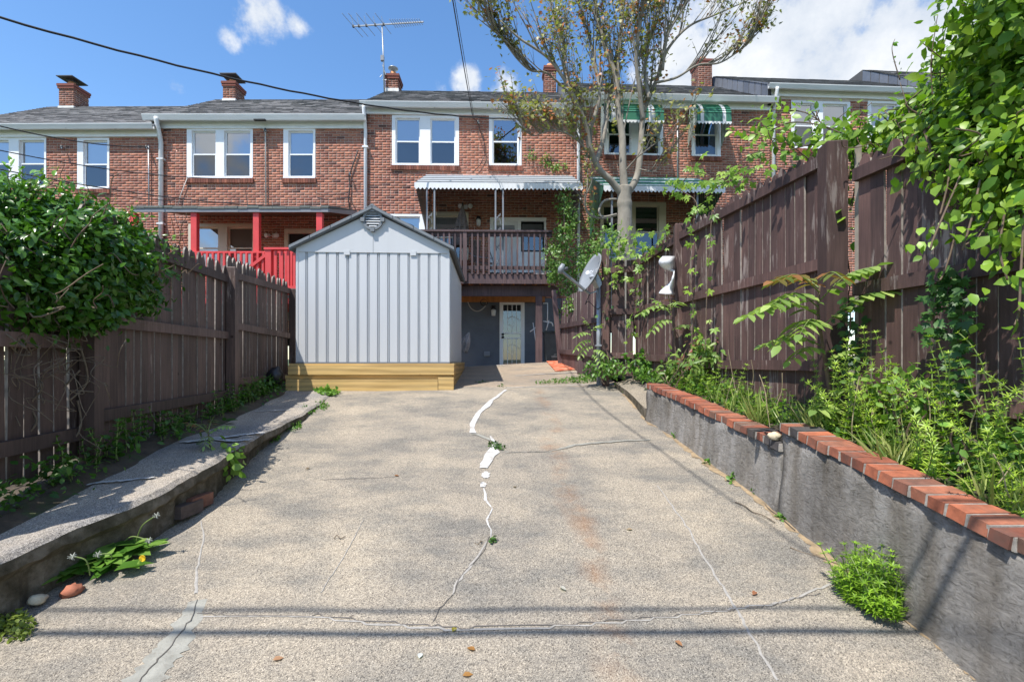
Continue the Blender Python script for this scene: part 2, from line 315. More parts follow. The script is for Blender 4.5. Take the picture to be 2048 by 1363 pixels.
M['glass'] = glassm('window_glass', .30, (.72, .76, .80, 1)); M['glassd'] = glassm('screened_glass', .10, (.38, .40, .42, 1))
def matmat():
    mt, nd, lk, pb = new_mat('door_mat'); v = coords(nd, lk, 'Object', (1, 1, 1), False)
    b = nd.new('ShaderNodeTexNoise'); b.inputs['Scale'].default_value = 9; b.inputs['Detail'].default_value = 4; lk.new(v, b.inputs['Vector'])
    c = ramp(nd, lk, b.outputs['Fac'], [(.46, (.42, .075, .025, 1)), (.54, (.55, .22, .13, 1))])
    lk.new(c, pb.inputs['Base Color']); pb.inputs['Roughness'].default_value = .95; return mt
M['mat'] = matmat()
# ---------------------------------------------------------------- helpers
def ray(px, py, Y): return Vector(((px - CX) / FPX * Y, Y, H - (py - CY) / FPX * Y))
def lerp(a, b, t): return a + (b - a) * t
def sstep(a, b, x):
    t = min(1, max(0, (x - a) / (b - a))); return t * t * (3 - 2 * t)
def gz(x, y):
    """driveway, then the flatter patio that crests in front of the house"""
    z = float(np.interp(y, [-6, 0, 7.6, 11.0, 12.9, 16], [-.3, 0, 1.216, 1.545, 1.30, 1.30]))
    return z + .055 * x * sstep(7.6, 10.5, y) * (1 - sstep(11.6, 12.9, y))
def G(px, py):
    lo, hi = .6, 14.0
    f = lambda Y: H - (py - CY) / FPX * Y - gz((px - CX) / FPX * Y, Y)
    Y = lo
    while Y < hi and f(Y) > 0: Y += .02
    p = ray(px, py, Y); return Vector((p.x, p.y, gz(p.x, p.y)))
def slabz(y): return float(np.interp(y, [0, 2, 2.84, 3.65, 4.35, 5.5, 6.2, 7.2, 7.7], [.45, .66, .76, .885, .93, .985, 1.04, 1.175, 1.235]))
def lfx(y): return -2.58 - .149 * y           # left fence line
def rfx(y): return 3.06 - .149 * y            # right fence line
def soilr(y): return float(np.interp(y, [0, 1.5, 3.4, 3.6, 5.8, 7.6, 10.5], [.62, .86, 1.13, 1.05, 1.33, 1.36, 1.50]))
def soilxy(x, y):
    if y < 5.8: return soilr(y)
    return lerp(min(soilr(y), gz(1.6, y) + .10), soilr(y), sstep(1.75, 2.3 - .12 * (y - 5.8), x))
def soill(y): return slabz(y) + .05
class MB:
    def __init__(s): s.v = []; s.f = []; s.c = []
    def add(s, vs, fs, col=None):
        o = len(s.v); s.v += [tuple(p) for p in vs]; s.f += [tuple(i + o for i in f) for f in fs]
        if col is not None: s.c += [tuple(col) + (1,)] * len(vs)
        return s
    def box(s, x0, x1, y0, y1, z0, z1, col=None, M4=None):
        vs = [(x, y, z) for z in (z0, z1) for y in (y0, y1) for x in (x0, x1)]
        if M4 is not None: vs = [M4 @ Vector(p) for p in vs]
        return s.add(vs, [(0, 2, 3, 1), (4, 5, 7, 6), (0, 1, 5, 4), (2, 6, 7, 3), (0, 4, 6, 2), (1, 3, 7, 5)], col)
    def bar(s, a, b, w, h, up=(0, 0, 1), col=None):
        a, b = Vector(a), Vector(b); d = (b - a).normalized(); up = Vector(up)
        r = d.cross(up)
        if r.length < 1e-4: r = d.cross(Vector((1, 0, 0)))
        r.normalize(); u = r.cross(d).normalized()
        vs = [p + r * sx * w / 2 + u * sy * h / 2 for p in (a, b) for sx, sy in ((-1, -1), (1, -1), (1, 1), (-1, 1))]
        return s.add(vs, [(3, 2, 1, 0), (4, 5, 6, 7), (0, 1, 5, 4), (1, 2, 6, 5), (2, 3, 7, 6), (3, 0, 4, 7)], col)
    def tube(s, pts, r, seg=6, col=None, cap=True):
        pts = [Vector(p) for p in pts]; n = len(pts); rs = r if isinstance(r, (list, tuple)) else [r] * n
        o = len(s.v); ref = None; vs = []
        for i, p in enumerate(pts):
            d = (pts[min(i + 1, n - 1)] - pts[max(i - 1, 0)])
            if d.length < 1e-7: d = Vector((0, 0, 1))
            d.normalize()
            if ref is None: ref = d.orthogonal().normalized()
            ref = (ref - d * ref.dot(d))
            ref = ref.normalized() if ref.length > 1e-5 else d.orthogonal().normalized()
            b = d.cross(ref)
            vs += [p + (ref * math.cos(6.28318 * k / seg) + b * math.sin(6.28318 * k / seg)) * rs[i] for k in range(seg)]
        fs = [(i * seg + k, i * seg + (k + 1) % seg, (i + 1) * seg + (k + 1) % seg, (i + 1) * seg + k) for i in range(n - 1) for k in range(seg)]
        if cap: fs += [tuple(range(seg))[::-1], tuple((n - 1) * seg + k for k in range(seg))]
        return s.add(vs, fs, col)
    def lathe(s, c, prof, seg=12, col=None):
        vs = [(c[0] + r * math.cos(6.28318 * k / seg), c[1] + r * math.sin(6.28318 * k / seg), c[2] + z) for r, z in prof for k in range(seg)]
        fs = [(i * seg + k, i * seg + (k + 1) % seg, (i + 1) * seg + (k + 1) % seg, (i + 1) * seg + k) for i in range(len(prof) - 1) for k in range(seg)]
        fs += [tuple(range(seg))[::-1], tuple((len(prof) - 1) * seg + k for k in range(seg))]
        return s.add(vs, fs, col)
    def prism(s, poly, d, col=None):
        """poly: ordered 3-D outline, d: extrusion vector"""
        n = len(poly); d = Vector(d); P = [Vector(p) for p in poly]
        return s.add(P + [p + d for p in P], [tuple(range(n))[::-1], tuple(range(n, 2 * n))] + [(i, (i + 1) % n, n + (i + 1) % n, n + i) for i in range(n)], col)
    def mesh(s, name, mat, smooth=False):
        me = bpy.data.meshes.new(name); me.from_pydata(s.v, [], s.f); me.materials.append(M[mat] if isinstance(mat, str) else mat)
        if s.c:
            a = me.color_attributes.new('Col', 'FLOAT_COLOR', 'POINT'); a.data.foreach_set('color', np.array(s.c, np.float32).ravel())
        if smooth: me.polygons.foreach_set('use_smooth', [True] * len(me.polygons))
        me.update(); return me
    def build(s, name, mat, parent=None, smooth=False, kind=None):
        return put(name, s.mesh(name, mat, smooth), parent, kind=kind)
def put(name, me, parent=None, loc=None, rot=None, kind=None):
    """link a mesh object; its coordinates are those of the parent's own base unless the parent is marked as world-built"""
    o = bpy.data.objects.new(name, me); COL.objects.link(o)
    if loc is not None: o.location = loc
    if rot is not None: o.rotation_euler = rot
    if parent is not None:
        o.parent = parent
        if 'w' in ROOTS.get(parent.name, ''): o.matrix_parent_inverse = ROOTS[parent.name]['w']
    if kind: o['kind'] = kind
    return o
ROOTS = {}
def thing(name, label, cat, loc=(0, 0, 0), rz=0, group=None, world=True):
    o = bpy.data.objects.new(name, None); COL.objects.link(o); o.location = loc; o.rotation_euler = (0, 0, rz)
    o.empty_display_size = .2; o['label'] = label; o['category'] = cat
    if group: o['group'] = group
    if world: ROOTS[o.name] = {'w': (Matrix.Translation(Vector(loc)) @ Matrix.Rotation(rz, 4, 'Z')).inverted()}
    return o
def tag(o, label, cat, group=None):
    o['label'] = label; o['category'] = cat
    if group: o['group'] = group
    return o
def structure(o): o['kind'] = 'structure'; return o
def sub(name, mb, mat, parent, smooth=False, kind=None):
    """a sub-part: its parent part sits at the root's frame, so share that frame"""
    me = mb.mesh(name, mat, smooth) if isinstance(mb, MB) else mb
    o = bpy.data.objects.new(name, me); COL.objects.link(o); o.parent = parent
    if kind: o['kind'] = kind
    return o
def np_mesh(name, V, F, mat, C=None, smooth=False):
    """V (n,3), F (m,k) uniform faces"""
    me = bpy.data.meshes.new(name); n, k = F.shape
    me.vertices.add(len(V)); me.vertices.foreach_set('co', np.asarray(V, np.float32).ravel())
    me.loops.add(n * k); me.loops.foreach_set('vertex_index', F.astype(np.int32).ravel())
    me.polygons.add(n); me.polygons.foreach_set('loop_start', np.arange(0, n * k, k, dtype=np.int32)); me.polygons.foreach_set('loop_total', np.full(n, k, np.int32))
    me.materials.append(M[mat]); me.update(calc_edges=True); me.validate()
    if C is not None:
        a = me.color_attributes.new('Col', 'FLOAT_COLOR', 'POINT'); a.data.foreach_set('color', np.c_[C, np.ones(len(C))].astype(np.float32).ravel())
    if smooth: me.polygons.foreach_set('use_smooth', [True] * n)
    return me
# leaf shapes: tip along +y, face along +z
def T_oval(w=.30, fold=.07, droop=.12):
    V = np.array([(0, 0, 0), (-w * .85, .28, fold), (w * .85, .28, fold), (-w * .8, .62, fold * .6 - droop * .3), (w * .8, .62, fold * .6 - droop * .3), (0, 1, -droop), (0, .33, 0), (0, .66, -droop * .35)], float)
    F = np.array([(0, 6, 1), (0, 2, 6), (6, 7, 3), (6, 3, 1), (6, 2, 4), (6, 4, 7), (7, 5, 3), (7, 4, 5)]); return V, F
def T_small(w=.26, fold=.08):
    V = np.array([(0, 0, 0), (-w, .45, fold), (w, .45, fold), (0, 1, -.05)], float); return V, np.array([(0, 3, 1), (0, 2, 3)])
def T_lobed():                       # maple or ivy like, five points
    P = [(0, 0), (-.28, .05), (-.5, .38), (-.24, .42), (-.3, .78), (-.1, .62), (0, 1.0), (.1, .62), (.3, .78), (.24, .42), (.5, .38), (.28, .05)]
    V = np.array([(0, .38, -.03)] + [(x, y, .05 * abs(x) * 2 - .06 * y * y) for x, y in P], float)
    n = len(P); return V, np.array([(0, 1 + (i + 1) % n, 1 + i) for i in range(n)])
def T_strap(w=.08):
    V = np.array([(-w, 0, 0), (w, 0, 0), (-w * .9, .5, .06), (w * .9, .5, .06), (0, 1, -.08)], float)
    return V, np.array([(0, 1, 3), (0, 3, 2), (2, 3, 4)])
def T_creeper():                     # five leaflets spread like a hand
    V, F = [], []; tv, tf = T_small(.24, .05)
    for a, s in ((-95, .7), (-48, .95), (0, 1.0), (48, .95), (95, .7)):
        r = math.radians(a); R = np.array([[math.cos(r), math.sin(r), 0], [-math.sin(r), math.cos(r), 0], [0, 0, 1]])
        p = (tv * s) @ R.T; p[:, 2] -= .12 * (p[:, 0] ** 2 + p[:, 1] ** 2); F.append(tf + len(V) * 4); V.append(p)
    return np.vstack(V), np.vstack(F)
def basis(tip, nrm):
    tip = tip / (np.linalg.norm(tip, axis=1, keepdims=True) + 1e-9)
    nrm = nrm - tip * (nrm * tip).sum(1, keepdims=True); nrm = nrm / (np.linalg.norm(nrm, axis=1, keepdims=True) + 1e-9)
    return np.stack([np.cross(tip, nrm), tip, nrm], axis=2)          # columns
def scatter(name, tmpl, pos, tip, nrm, size, col, mat):
    V, F = tmpl; B = basis(np.asarray(tip, float), np.asarray(nrm, float)); n = len(pos)
    P = np.einsum('nij,kj->nki', B, V) * np.asarray(size, float)[:, None, None] + np.asarray(pos, float)[:, None, :]
    FF = (F[None] + (np.arange(n) * len(V))[:, None, None]).reshape(-1, F.shape[1])
    C = np.repeat(np.asarray(col, float), len(V), axis=0)
    return np_mesh(name, P.reshape(-1, 3), FF, mat, C, len(V) == 8)
def greens(n, a, b, r=None):
    t = r.random((n, 1)) if r is not None else rng.random((n, 1)); c = np.array(a)[None] * (1 - t) + np.array(b)[None] * t
    return c * (0.82 + .36 * rng.random((n, 1)))
def rnd_dirs(n, up=0.0, jit=1.0):
    d = rng.normal(size=(n, 3)) * jit; d[:, 2] += up; return d / np.linalg.norm(d, axis=1, keepdims=True)
def leaf_pieces(parent, tmpl, pos, tip, nrm, size, cols, mat, name='leaf', w=None):
    """single leaves as parts that share a few meshes"""
    V, F = tmpl; meshes = []
    for c in cols:
        me = np_mesh(name, V, F, mat, np.repeat(np.array([c]), len(V), 0), len(V) == 8); meshes.append(me)
    B = basis(np.asarray(tip, float), np.asarray(nrm, float)); wm = ROOTS[parent.name]['w'] if w is None else w
    for i in range(len(pos)):
        o = bpy.data.objects.new(name, meshes[i % len(meshes)]); COL.objects.link(o)
        R = Matrix(B[i].tolist()); o.rotation_euler = R.to_euler(); s = float(size[i]); o.scale = (s, s, s); o.location = Vector(pos[i].tolist())
        o.parent = parent; o.matrix_parent_inverse = wm
def sag(a, b, s, n=24):
    a, b = Vector(a), Vector(b); return [a.lerp(b, i / n) + Vector((0, 0, -4 * s * (i / n) * (1 - i / n))) for i in range(n + 1)]
# ================================================================ the setting
def sheet(name, xs, ys, zf, mat, thick=None):
    xs, ys = list(xs), list(ys); mb = MB()
    vs = [(x, y, zf(x, y)) for y in ys for x in xs]; n = len(xs)
    fs = [(j * n + i, j * n + i + 1, (j + 1) * n + i + 1, (j + 1) * n + i) for j in range(len(ys) - 1) for i in range(n - 1)]
    mb.add(vs, fs); return structure(mb.build(name, mat, None, True))
sheet('ground', [-1500, -400, -120, -50, -25, -14, -9, -5, 0, 5, 9, 14, 25, 50, 120, 400, 1500],
      [-1500, -300, -80, -25, -6, -2, 0, 2, 4, 6, 7.6, 9, 11, 12.9, 16, 30, 80, 300, 1500], lambda x, y: gz(0, y) - .09, 'ground')
LEDGE = [(0.2, -2.62), (2.2, -2.47), (2.6, -2.40), (3.2, -2.24), (3.7, -2.25), (4.35, -2.36), (5.2, -2.46), (6, -2.52), (7.25, -2.64), (9.5, -2.9)]
def ledge(y): return float(np.interp(y, [p[0] for p in LEDGE], [p[1] for p in LEDGE]))
WALLX = lambda y: float(np.interp(y, [1.0, 2.0, 2.8, 3.6, 5.0, 5.8], [1.97, 1.955, 1.94, 1.91, 1.75, 1.60]))            # face of the planter wall
# driveway: follows its own edges, with small waves
ys = np.arange(.2, 7.61, .1); NX = 42
def strip(name, ys, xl, xr, zf, mat, nx=NX):
    mb = MB(); vs = []
    for y in ys:
        a, b = xl(y), xr(y)
        for i in range(nx + 1):
            x = lerp(a, b, i / nx); vs.append((x, y, zf(x, y)))
    fs = [(j * (nx + 1) + i, j * (nx + 1) + i + 1, (j + 1) * (nx + 1) + i + 1, (j + 1) * (nx + 1) + i) for j in range(len(ys) - 1) for i in range(nx)]
    mb.add(vs, fs); return structure(mb.build(name, mat, None, True))
wav = lambda x, y: .006 * math.sin(2.3 * x + 1.1 * y) * math.sin(1.7 * y - .6 * x) + .004 * math.sin(5.1 * x - 2.2 * y)
driveway = strip('driveway', ys, lambda y: ledge(y) - .08, lambda y: WALLX(y) + .05 if y < 5.9 else 1.66, lambda x, y: gz(x, y) + wav(x, y) * min(1, (7.6 - y) * 2), 'drive')
patio = strip('patio', np.arange(7.6, 13.01, .12), lambda y: lfx(y) - .1, lambda y: 1.75 - .06 * (y - 7.6), lambda x, y: gz(x, y), 'patio')
# soil behind the planter wall and along the left fence, on to the neighbours' yards
strip('planting_bed', np.arange(.2, 12.9, .2), lambda y: (WALLX(y) + .12) if y < 5.7 else 1.80 - .1 * max(0, y - 7.6), lambda y: 11, lambda x, y: soilxy(x, y) + .02 * math.sin(9 * x + 3 * y) * math.sin(7 * y), 'soil', 50)
strip('soil_strip', np.arange(.2, 12.9, .2), lambda y: -14, lambda y: lfx(y) + .36 + .05 * math.sin(4 * y), lambda x, y: (slabz(y) + lerp(.05, -.012, sstep(lfx(y) + .14, lfx(y) + .33 + .05 * math.sin(4 * y), x)) + .01 * math.sin(8 * x) * math.sin(6 * y)) if y < 7.7 else gz(-3, y) + .03, 'soil', 240)
# raised concrete walkway on the left: slab with a broken edge
def walkway():
    mb = MB(); ys = np.arange(.2, 7.24, .06); nx = 14; vs = []; r = random.Random(3)
    for y in ys:
        e = ledge(y) + .012 * math.sin(9 * y) + .008 * r.random(); inn = lfx(y) + .26
        zt = slabz(y)
        row = [(lerp(inn, e - .035, i / nx), y, zt + .004 * math.sin(6 * y + i)) for i in range(nx + 1)]
        g = gz(e, y) - .06; hh = max(.02, zt - g)
        row += [(e - .004, y, zt - .02 - .008 * r.random()), (e + .01 * r.random(), y, zt - .075 - .02 * r.random()), (e - .03 - .03 * r.random(), y, zt - min(.13, hh * .6)), (e - .06 + .025 * r.random(), y, zt - hh * .8), (e - .045, y, g)]
        vs += row
    n = nx + 6; mb.add(vs, [(j * n + i, j * n + i + 1, (j + 1) * n + i + 1, (j + 1) * n + i) for j in range(len(ys) - 1) for i in range(n - 1)])
    return structure(mb.build('walkway', 'walk', None, False))
walk = walkway()
# seams, cracks and repairs lie on the slabs as thin parts
def ribbon(name, pts, mat, parent, zf, lift=.004, jag=0.0, seed=1):
    """pts: (px, py, width in metres) seen on the ground"""
    r = random.Random(seed); Q = []
    for k in range(len(pts) - 1):
        a, b = pts[k], pts[k + 1]; n = max(2, int(math.hypot(b[0] - a[0], b[1] - a[1]) / 9))
        for i in range(n + (k == len(pts) - 2)):
            t = i / n; Q.append((lerp(a[0], b[0], t) + r.uniform(-jag, jag), lerp(a[1], b[1], t) + r.uniform(-jag, jag) * .5, lerp(a[2], b[2], t) * (1 + r.uniform(-.25, .25))))
    W3 = [Vector(zf(p[0], p[1])) for p in Q]; vs = []
    for i, p in enumerate(W3):
        d = W3[min(i + 1, len(W3) - 1)] - W3[max(0, i - 1)]; nrm = Vector((d.y, -d.x, 0)); nrm = nrm.normalized() if nrm.length > 1e-6 else Vector((1, 0, 0))
        w = Q[i][2] / 2
        for s in (-1, 0, 1):
            q = p + nrm * w * s * (1 + ((r.uniform(-.1, .1) if mat == 'patchgrey' else r.uniform(-.45, .35)) if s and Q[i][2] > .025 else 0)); vs.append((q.x, q.y, p.z + lift + (.003 if s == 0 else 0)))
    mb = MB(); mb.add(vs, [f for i in range(len(W3) - 1) for f in ((i * 3, i * 3 + 1, i * 3 + 4, i * 3 + 3), (i * 3 + 1, i * 3 + 2, i * 3 + 5, i * 3 + 4))])
    return mb.build(name, mat, parent, True)
def Gd(px, py):
    p = G(px, py); return (p.x, p.y, p.z + (wav(p.x, p.y) * min(1, max(0, 7.6 - p.y) * 2) if p.y < 7.6 else 0))
def Gs(px, py):                              # on the raised walkway
    Y = 1.0
    while Y < 8 and H - (py - CY) / FPX * Y > slabz(Y): Y += .01
    p = ray(px, py, Y); return (p.x, p.y, slabz(Y) + .004)
ribbon('crack_sealant', [(1012, 780, 0.0370), (985, 800, 0.0666), (958, 826, 0.0740), (946, 848, 0.0666), (945, 866, 0.0962)], 'caulk', driveway, Gd, .006, 1.2, 1)
ribbon('crack_sealant', [(980, 872, 0.0222), (990, 886, 0.0444), (985, 905, 0.0962), (976, 920, 0.1036), (966, 936, 0.0666)], 'caulk', driveway, Gd, .006, 1.2, 2)
ribbon('crack_filler', [(945, 867, .05), (962, 870, .06), (982, 880, .05)], 'patchgrey', driveway, Gd, .004, 1, 3)
for (x, y, w, h) in ((972, 951, .038, 7), (966, 970, .026, 5)):
    ribbon('sealant_blob', [(x, y - h, w), (x, y - h * .5, w * 1.9), (x, y + h * .4, w * 1.9), (x, y + h, w)], 'caulk', driveway, Gd, .005, .3, x)
ribbon('crack_filler', [(967, 978, 0.0089), (972, 1000, 0.0192), (985, 1018, 0.0089), (974, 1040, 0.0133), (982, 1062, 0.0089), (980, 1080, 0.0044)], 'caulk', driveway, Gd, .004, 1.5, 5)
ribbon('crack', [(982, 1070, 0.0048), (965, 1105, 0.0060), (918, 1155, 0.0072), (908, 1185, 0.0054), (880, 1215, 0.0054), (868, 1240, 0.0048)], 'crackdark', driveway, Gd, .0035, 2, 6)
ribbon('crack_filler', [(975, 1085, 0.0120), (950, 1120, 0.0168), (915, 1162, 0.0180), (905, 1190, 0.0120)], 'crackpale', driveway, Gd, .002, 2, 7)
ribbon('crack', [(395, 1232, 0.0036), (520, 1238, 0.0060), (640, 1234, 0.0042), (800, 1245, 0.0066), (930, 1257, 0.0078), (1010, 1252, 0.0060), (1130, 1254, 0.0048), (1280, 1238, 0.0054), (1420, 1228, 0.0036), (1540, 1215, 0.0036), (1640, 1188, 0.0030)], 'crackdark', driveway, Gd, .0035, 2.5, 8)
ribbon('crack_filler', [(400, 1236, 0.0084), (640, 1238, 0.0108), (900, 1258, 0.0204), (1100, 1258, 0.0132), (1300, 1240, 0.0096), (1560, 1210, 0.0132), (1668, 1168, 0.0144)], 'crackpale', driveway, Gd, .002, 1.5, 9)
ribbon('crack_filler', [(402, 1042, 0.0072), (408, 1075, 0.0096), (400, 1110, 0.0084), (392, 1150, 0.0132), (392, 1190, 0.0180)], 'crackpale', driveway, Gd, .002, 1.5, 10)
ribbon('grey_patch', [(395, 1205, .07), (375, 1250, .11), (345, 1300, .14), (290, 1363, .16), (250, 1410, .17)], 'patchgrey', driveway, Gd, .004, .8, 11)
ribbon('crack', [(395, 1205, 0.0024), (385, 1240, 0.0048), (352, 1288, 0.0054), (330, 1315, 0.0072), (285, 1363, 0.0048), (262, 1400, 0.0048)], 'crackdark', driveway, Gd, .0095, 2.2, 12)
ribbon('crack_filler', [(1010, 905, .008), (1095, 903, .012), (1150, 890, .07), (1200, 886, .08), (1300, 881, .05)], 'patchgrey', driveway, Gd, .003, .8, 13)
ribbon('crack', [(1015, 906, 0.0036), (1090, 903, 0.0072), (1110, 898, 0.0030)], 'crackdark', driveway, Gd, .006, 1, 14)
ribbon('crack', [(640, 962, 0.0030), (700, 960, 0.0060), (790, 955, 0.0030)], 'crackdark', driveway, Gd, .003, 1.2, 15)
ribbon('joint_sealant', [(1010, 776, 0.0222), (1100, 772, 0.0370), (1230, 768, 0.0370)], 'caulk', driveway, Gd, .004, .5, 16)
ribbon('scuff_line', [(1315, 970, 0.0072), (1372, 1050, 0.0120), (1410, 1120, 0.0132), (1460, 1200, 0.0156), (1500, 1270, 0.0132), (1555, 1363, 0.0120)], 'crackpale', driveway, Gd, .0025, 1.5, 17)
ribbon('scuff_line', [(728, 1040, 0.0048), (690, 1110, 0.0060), (640, 1190, 0.0048)], 'crackpale', driveway, Gd, .0025, .5, 18)
ribbon('joint_sealant', [(1030, 752, 0.0296), (1090, 748, 0.0888), (1150, 745, 0.1184), (1190, 741, 0.0740)], 'caulk', patio, Gd, .006, .5, 19)
ribbon('joint_sealant', [(925, 733, 0.0444), (985, 731, 0.0370), (1010, 730, 0.0222)], 'caulk', patio, Gd, .006, .5, 20)
ribbon('crack_sealant', [(80, 972, .06), (150, 974, .05), (210, 966, .045), (310, 957, .03)], 'caulk', walk, Gs, .006, 1, 21)
ribbon('crack_sealant', [(358, 886, .10), (410, 880, .12), (460, 874, .09), (528, 866, .07)], 'caulk', walk, Gs, .006, 1, 22)
ribbon('crack_sealant', [(420, 880, .05), (470, 884, .08), (505, 880, .05)], 'caulk', walk, Gs, .008, 1, 23)
ribbon('crack_sealant', [(510, 823, .04), (580, 821, .04)], 'caulk', walk, Gs, .006, .6, 24)
# old bricks showing under the slab, and rubble
def brick_box(name, c, dims, rz, mat, parent, label=None):
    me = MB().box(-dims[0] / 2, dims[0] / 2, -dims[1] / 2, dims[1] / 2, 0, dims[2]).mesh(name, mat)
    o = put(name, me, parent, loc=c, rot=(0, 0, rz)); return o
for (px, py, rz, dx) in ((292, 1022, 1.35, -.035), (318, 1006, 1.33, -.035)):
    p = Vector(Gd(px, py + 14)); brick_box('brick', (ledge(p.y) - .03, p.y, p.z + .03), (.2, .09, .085), 1.45, 'cap', walk)
def rock(name, c, r, seed, mat, parent=None, squash=.7):
    rr = random.Random(seed); mb = MB(); n, k = 7, 10; vs = [(c[0], c[1], c[2] + r * squash)]
    for i in range(1, n):
        a = math.pi * i / n
        for j in range(k):
            q = r * (1 + rr.uniform(-.22, .18)); t = 6.283 * j / k
            vs.append((c[0] + q * math.sin(a) * math.cos(t), c[1] + q * math.sin(a) * math.sin(t), c[2] + q * math.cos(a) * squash))
    vs.append((c[0], c[1], c[2] - r * squash)); L = len(vs) - 1
    fs = [(0, 1 + j, 1 + (j + 1) % k) for j in range(k)] + [(1 + (i - 1) * k + j, 1 + i * k + j, 1 + i * k + (j + 1) % k, 1 + (i - 1) * k + (j + 1) % k) for i in range(1, n - 1) for j in range(k)]
    fs += [(L, 1 + (n - 2) * k + (j + 1) % k, 1 + (n - 2) * k + j) for j in range(k)]
    mb.add(vs, fs); return mb.build(name, mat, parent, True)
p = Gd(88, 1215); tag(rock('rubble_stone', (p[0] - .03, p[1], p[2] + .03), .04, 4, 'stone'), 'rounded tan stone at the foot of the raised walkway end', 'stone')
p = Gd(135, 1200); tag(rock('broken_brick', (p[0], p[1] + .03, p[2] + .02), .05, 9, 'cap'), 'mossy broken red brick lying under the dandelion leaves', 'brick')

# planter wall: rendered face, brick cap, in two heights
def capz(y, hi): return (.96 + .152 * (y - 1.85)) if hi else (1.05 + .136 * (y - 3.43))
def planter_wall(name, label, y0, y1, hi, n):
    t = thing(name, label, 'garden wall', (WALLX((y0 + y1) / 2) + .1, (y0 + y1) / 2, gz(2, (y0 + y1) / 2)))
    mb = MB(); ys = np.linspace(y0, y1, 40); vs = []; r = random.Random(int(y0 * 10))
    K = 9
    for y in ys:
        x = WALLX(y); zt = capz(y, hi) - .058; g = gz(x, y) - .1
        for k in range(K):
            q = k / (K - 1); vs.append((x + .012 * math.sin(5 * y + 3 * q) * .6 + .008 * math.sin(17 * y + 9 * q) + (.035 * (1 - q) ** 3) * -1 + .0, y, lerp(g, zt, q)))
        vs += [(x + .17, y, zt), (x + .17, y, g)]
    n2 = K + 2; mb.add(vs, [(j * n2 + i, (j + 1) * n2 + i, (j + 1) * n2 + i + 1, j * n2 + i + 1) for j in range(len(ys) - 1) for i in range(n2 - 1)] + [tuple(range(n2)), tuple(range((len(ys) - 1) * n2, len(ys) * n2))[::-1]])
    mb.build('rendered_face', 'stucco', t, True)
    mo = MB(); pitch = (y1 - y0) / n
    me = MB(); b = .004
    L, Wd, Hh = .20, pitch - .015, .056
    def bx(mb2, jit):
        rr = random.Random(jit); vs = []
        for z in (0, Hh):
            for yy in (-Wd / 2, Wd / 2):
                for xx in (0, L): vs.append((xx + rr.uniform(-.005, .005), yy + rr.uniform(-.003, .003), z + rr.uniform(-.003, .003)))
        mb2.add(vs, [(0, 2, 3, 1), (4, 5, 7, 6), (0, 1, 5, 4), (2, 6, 7, 3), (0, 4, 6, 2), (1, 3, 7, 5)])
    vars_ = []
    for j in range(5):
        q = MB(); bx(q, j + 31); vars_.append(q.mesh('brick', 'cap'))
    for i in range(n):
        y = y0 + (i + .5) * pitch; x = WALLX(y) - .018
        o = put('brick', vars_[i % 5], t, loc=(x + r.uniform(-.008, .008), y, capz(y, hi) - Hh + r.uniform(-.003, .003)), rot=(math.atan(.152 if hi else .136), 0, (.03 if hi else .13) + r.uniform(-.02, .02)))
    for i in range(n + 1):
        y = y0 + i * pitch; x = WALLX(y)
        mo.box(x - .012, x + .172, y - .0085, y + .0085, capz(y, hi) - .06, capz(y, hi) - .004)
    mo.build('mortar', 'capmortar', t); return t
planter_wall('planter_wall', 'taller grey rendered garden wall with red brick cap, stepping up beside the driveway', 1.0, 3.43, True, 25)
planter_wall('planter_wall', 'lower grey rendered garden wall with red brick cap leading towards the satellite dish', 3.45, 5.76, False, 24)
mb = MB(); vs = []
for y in np.linspace(5.82, 7.55, 12):
    x = 1.62 - .0 * y + .02 * math.sin(3 * y); g = gz(x, y) - .08
    vs += [(x, y, g), (x, y, gz(x, y) + .13 - .03 * (y - 5.8)), (x + .3, y, gz(x, y) + .15), (x + .3, y, g)]
mb.add(vs, [(j * 4 + i, (j + 1) * 4 + i, (j + 1) * 4 + i + 1, j * 4 + i + 1) for j in range(11) for i in range(3)] + [(0, 1, 2, 3), (47, 46, 45, 44)])
structure(mb.build('kerb', 'kerb', None))
p = ray(1548, 852, 3.52); tag(rock('pale_rock', (p.x, p.y, capz(3.52, False) + .03), .045, 12, 'stone'), 'small knobbly cream rock on the brick cap at the wall step', 'stone')

# sandy dirt gathered along the foot of the wall and in the slab edges
ribbon('dirt_line', [(1250, 790, .10), (1300, 842, .10), (1365, 890, .09), (1440, 945, .08), (1530, 1005, .10), (1600, 1060, .13), (1680, 1130, .12), (1740, 1180, .06), (1850, 1268, .05), (1960, 1363, .05)], 'dirt', driveway, Gd, .003, 3, 31)

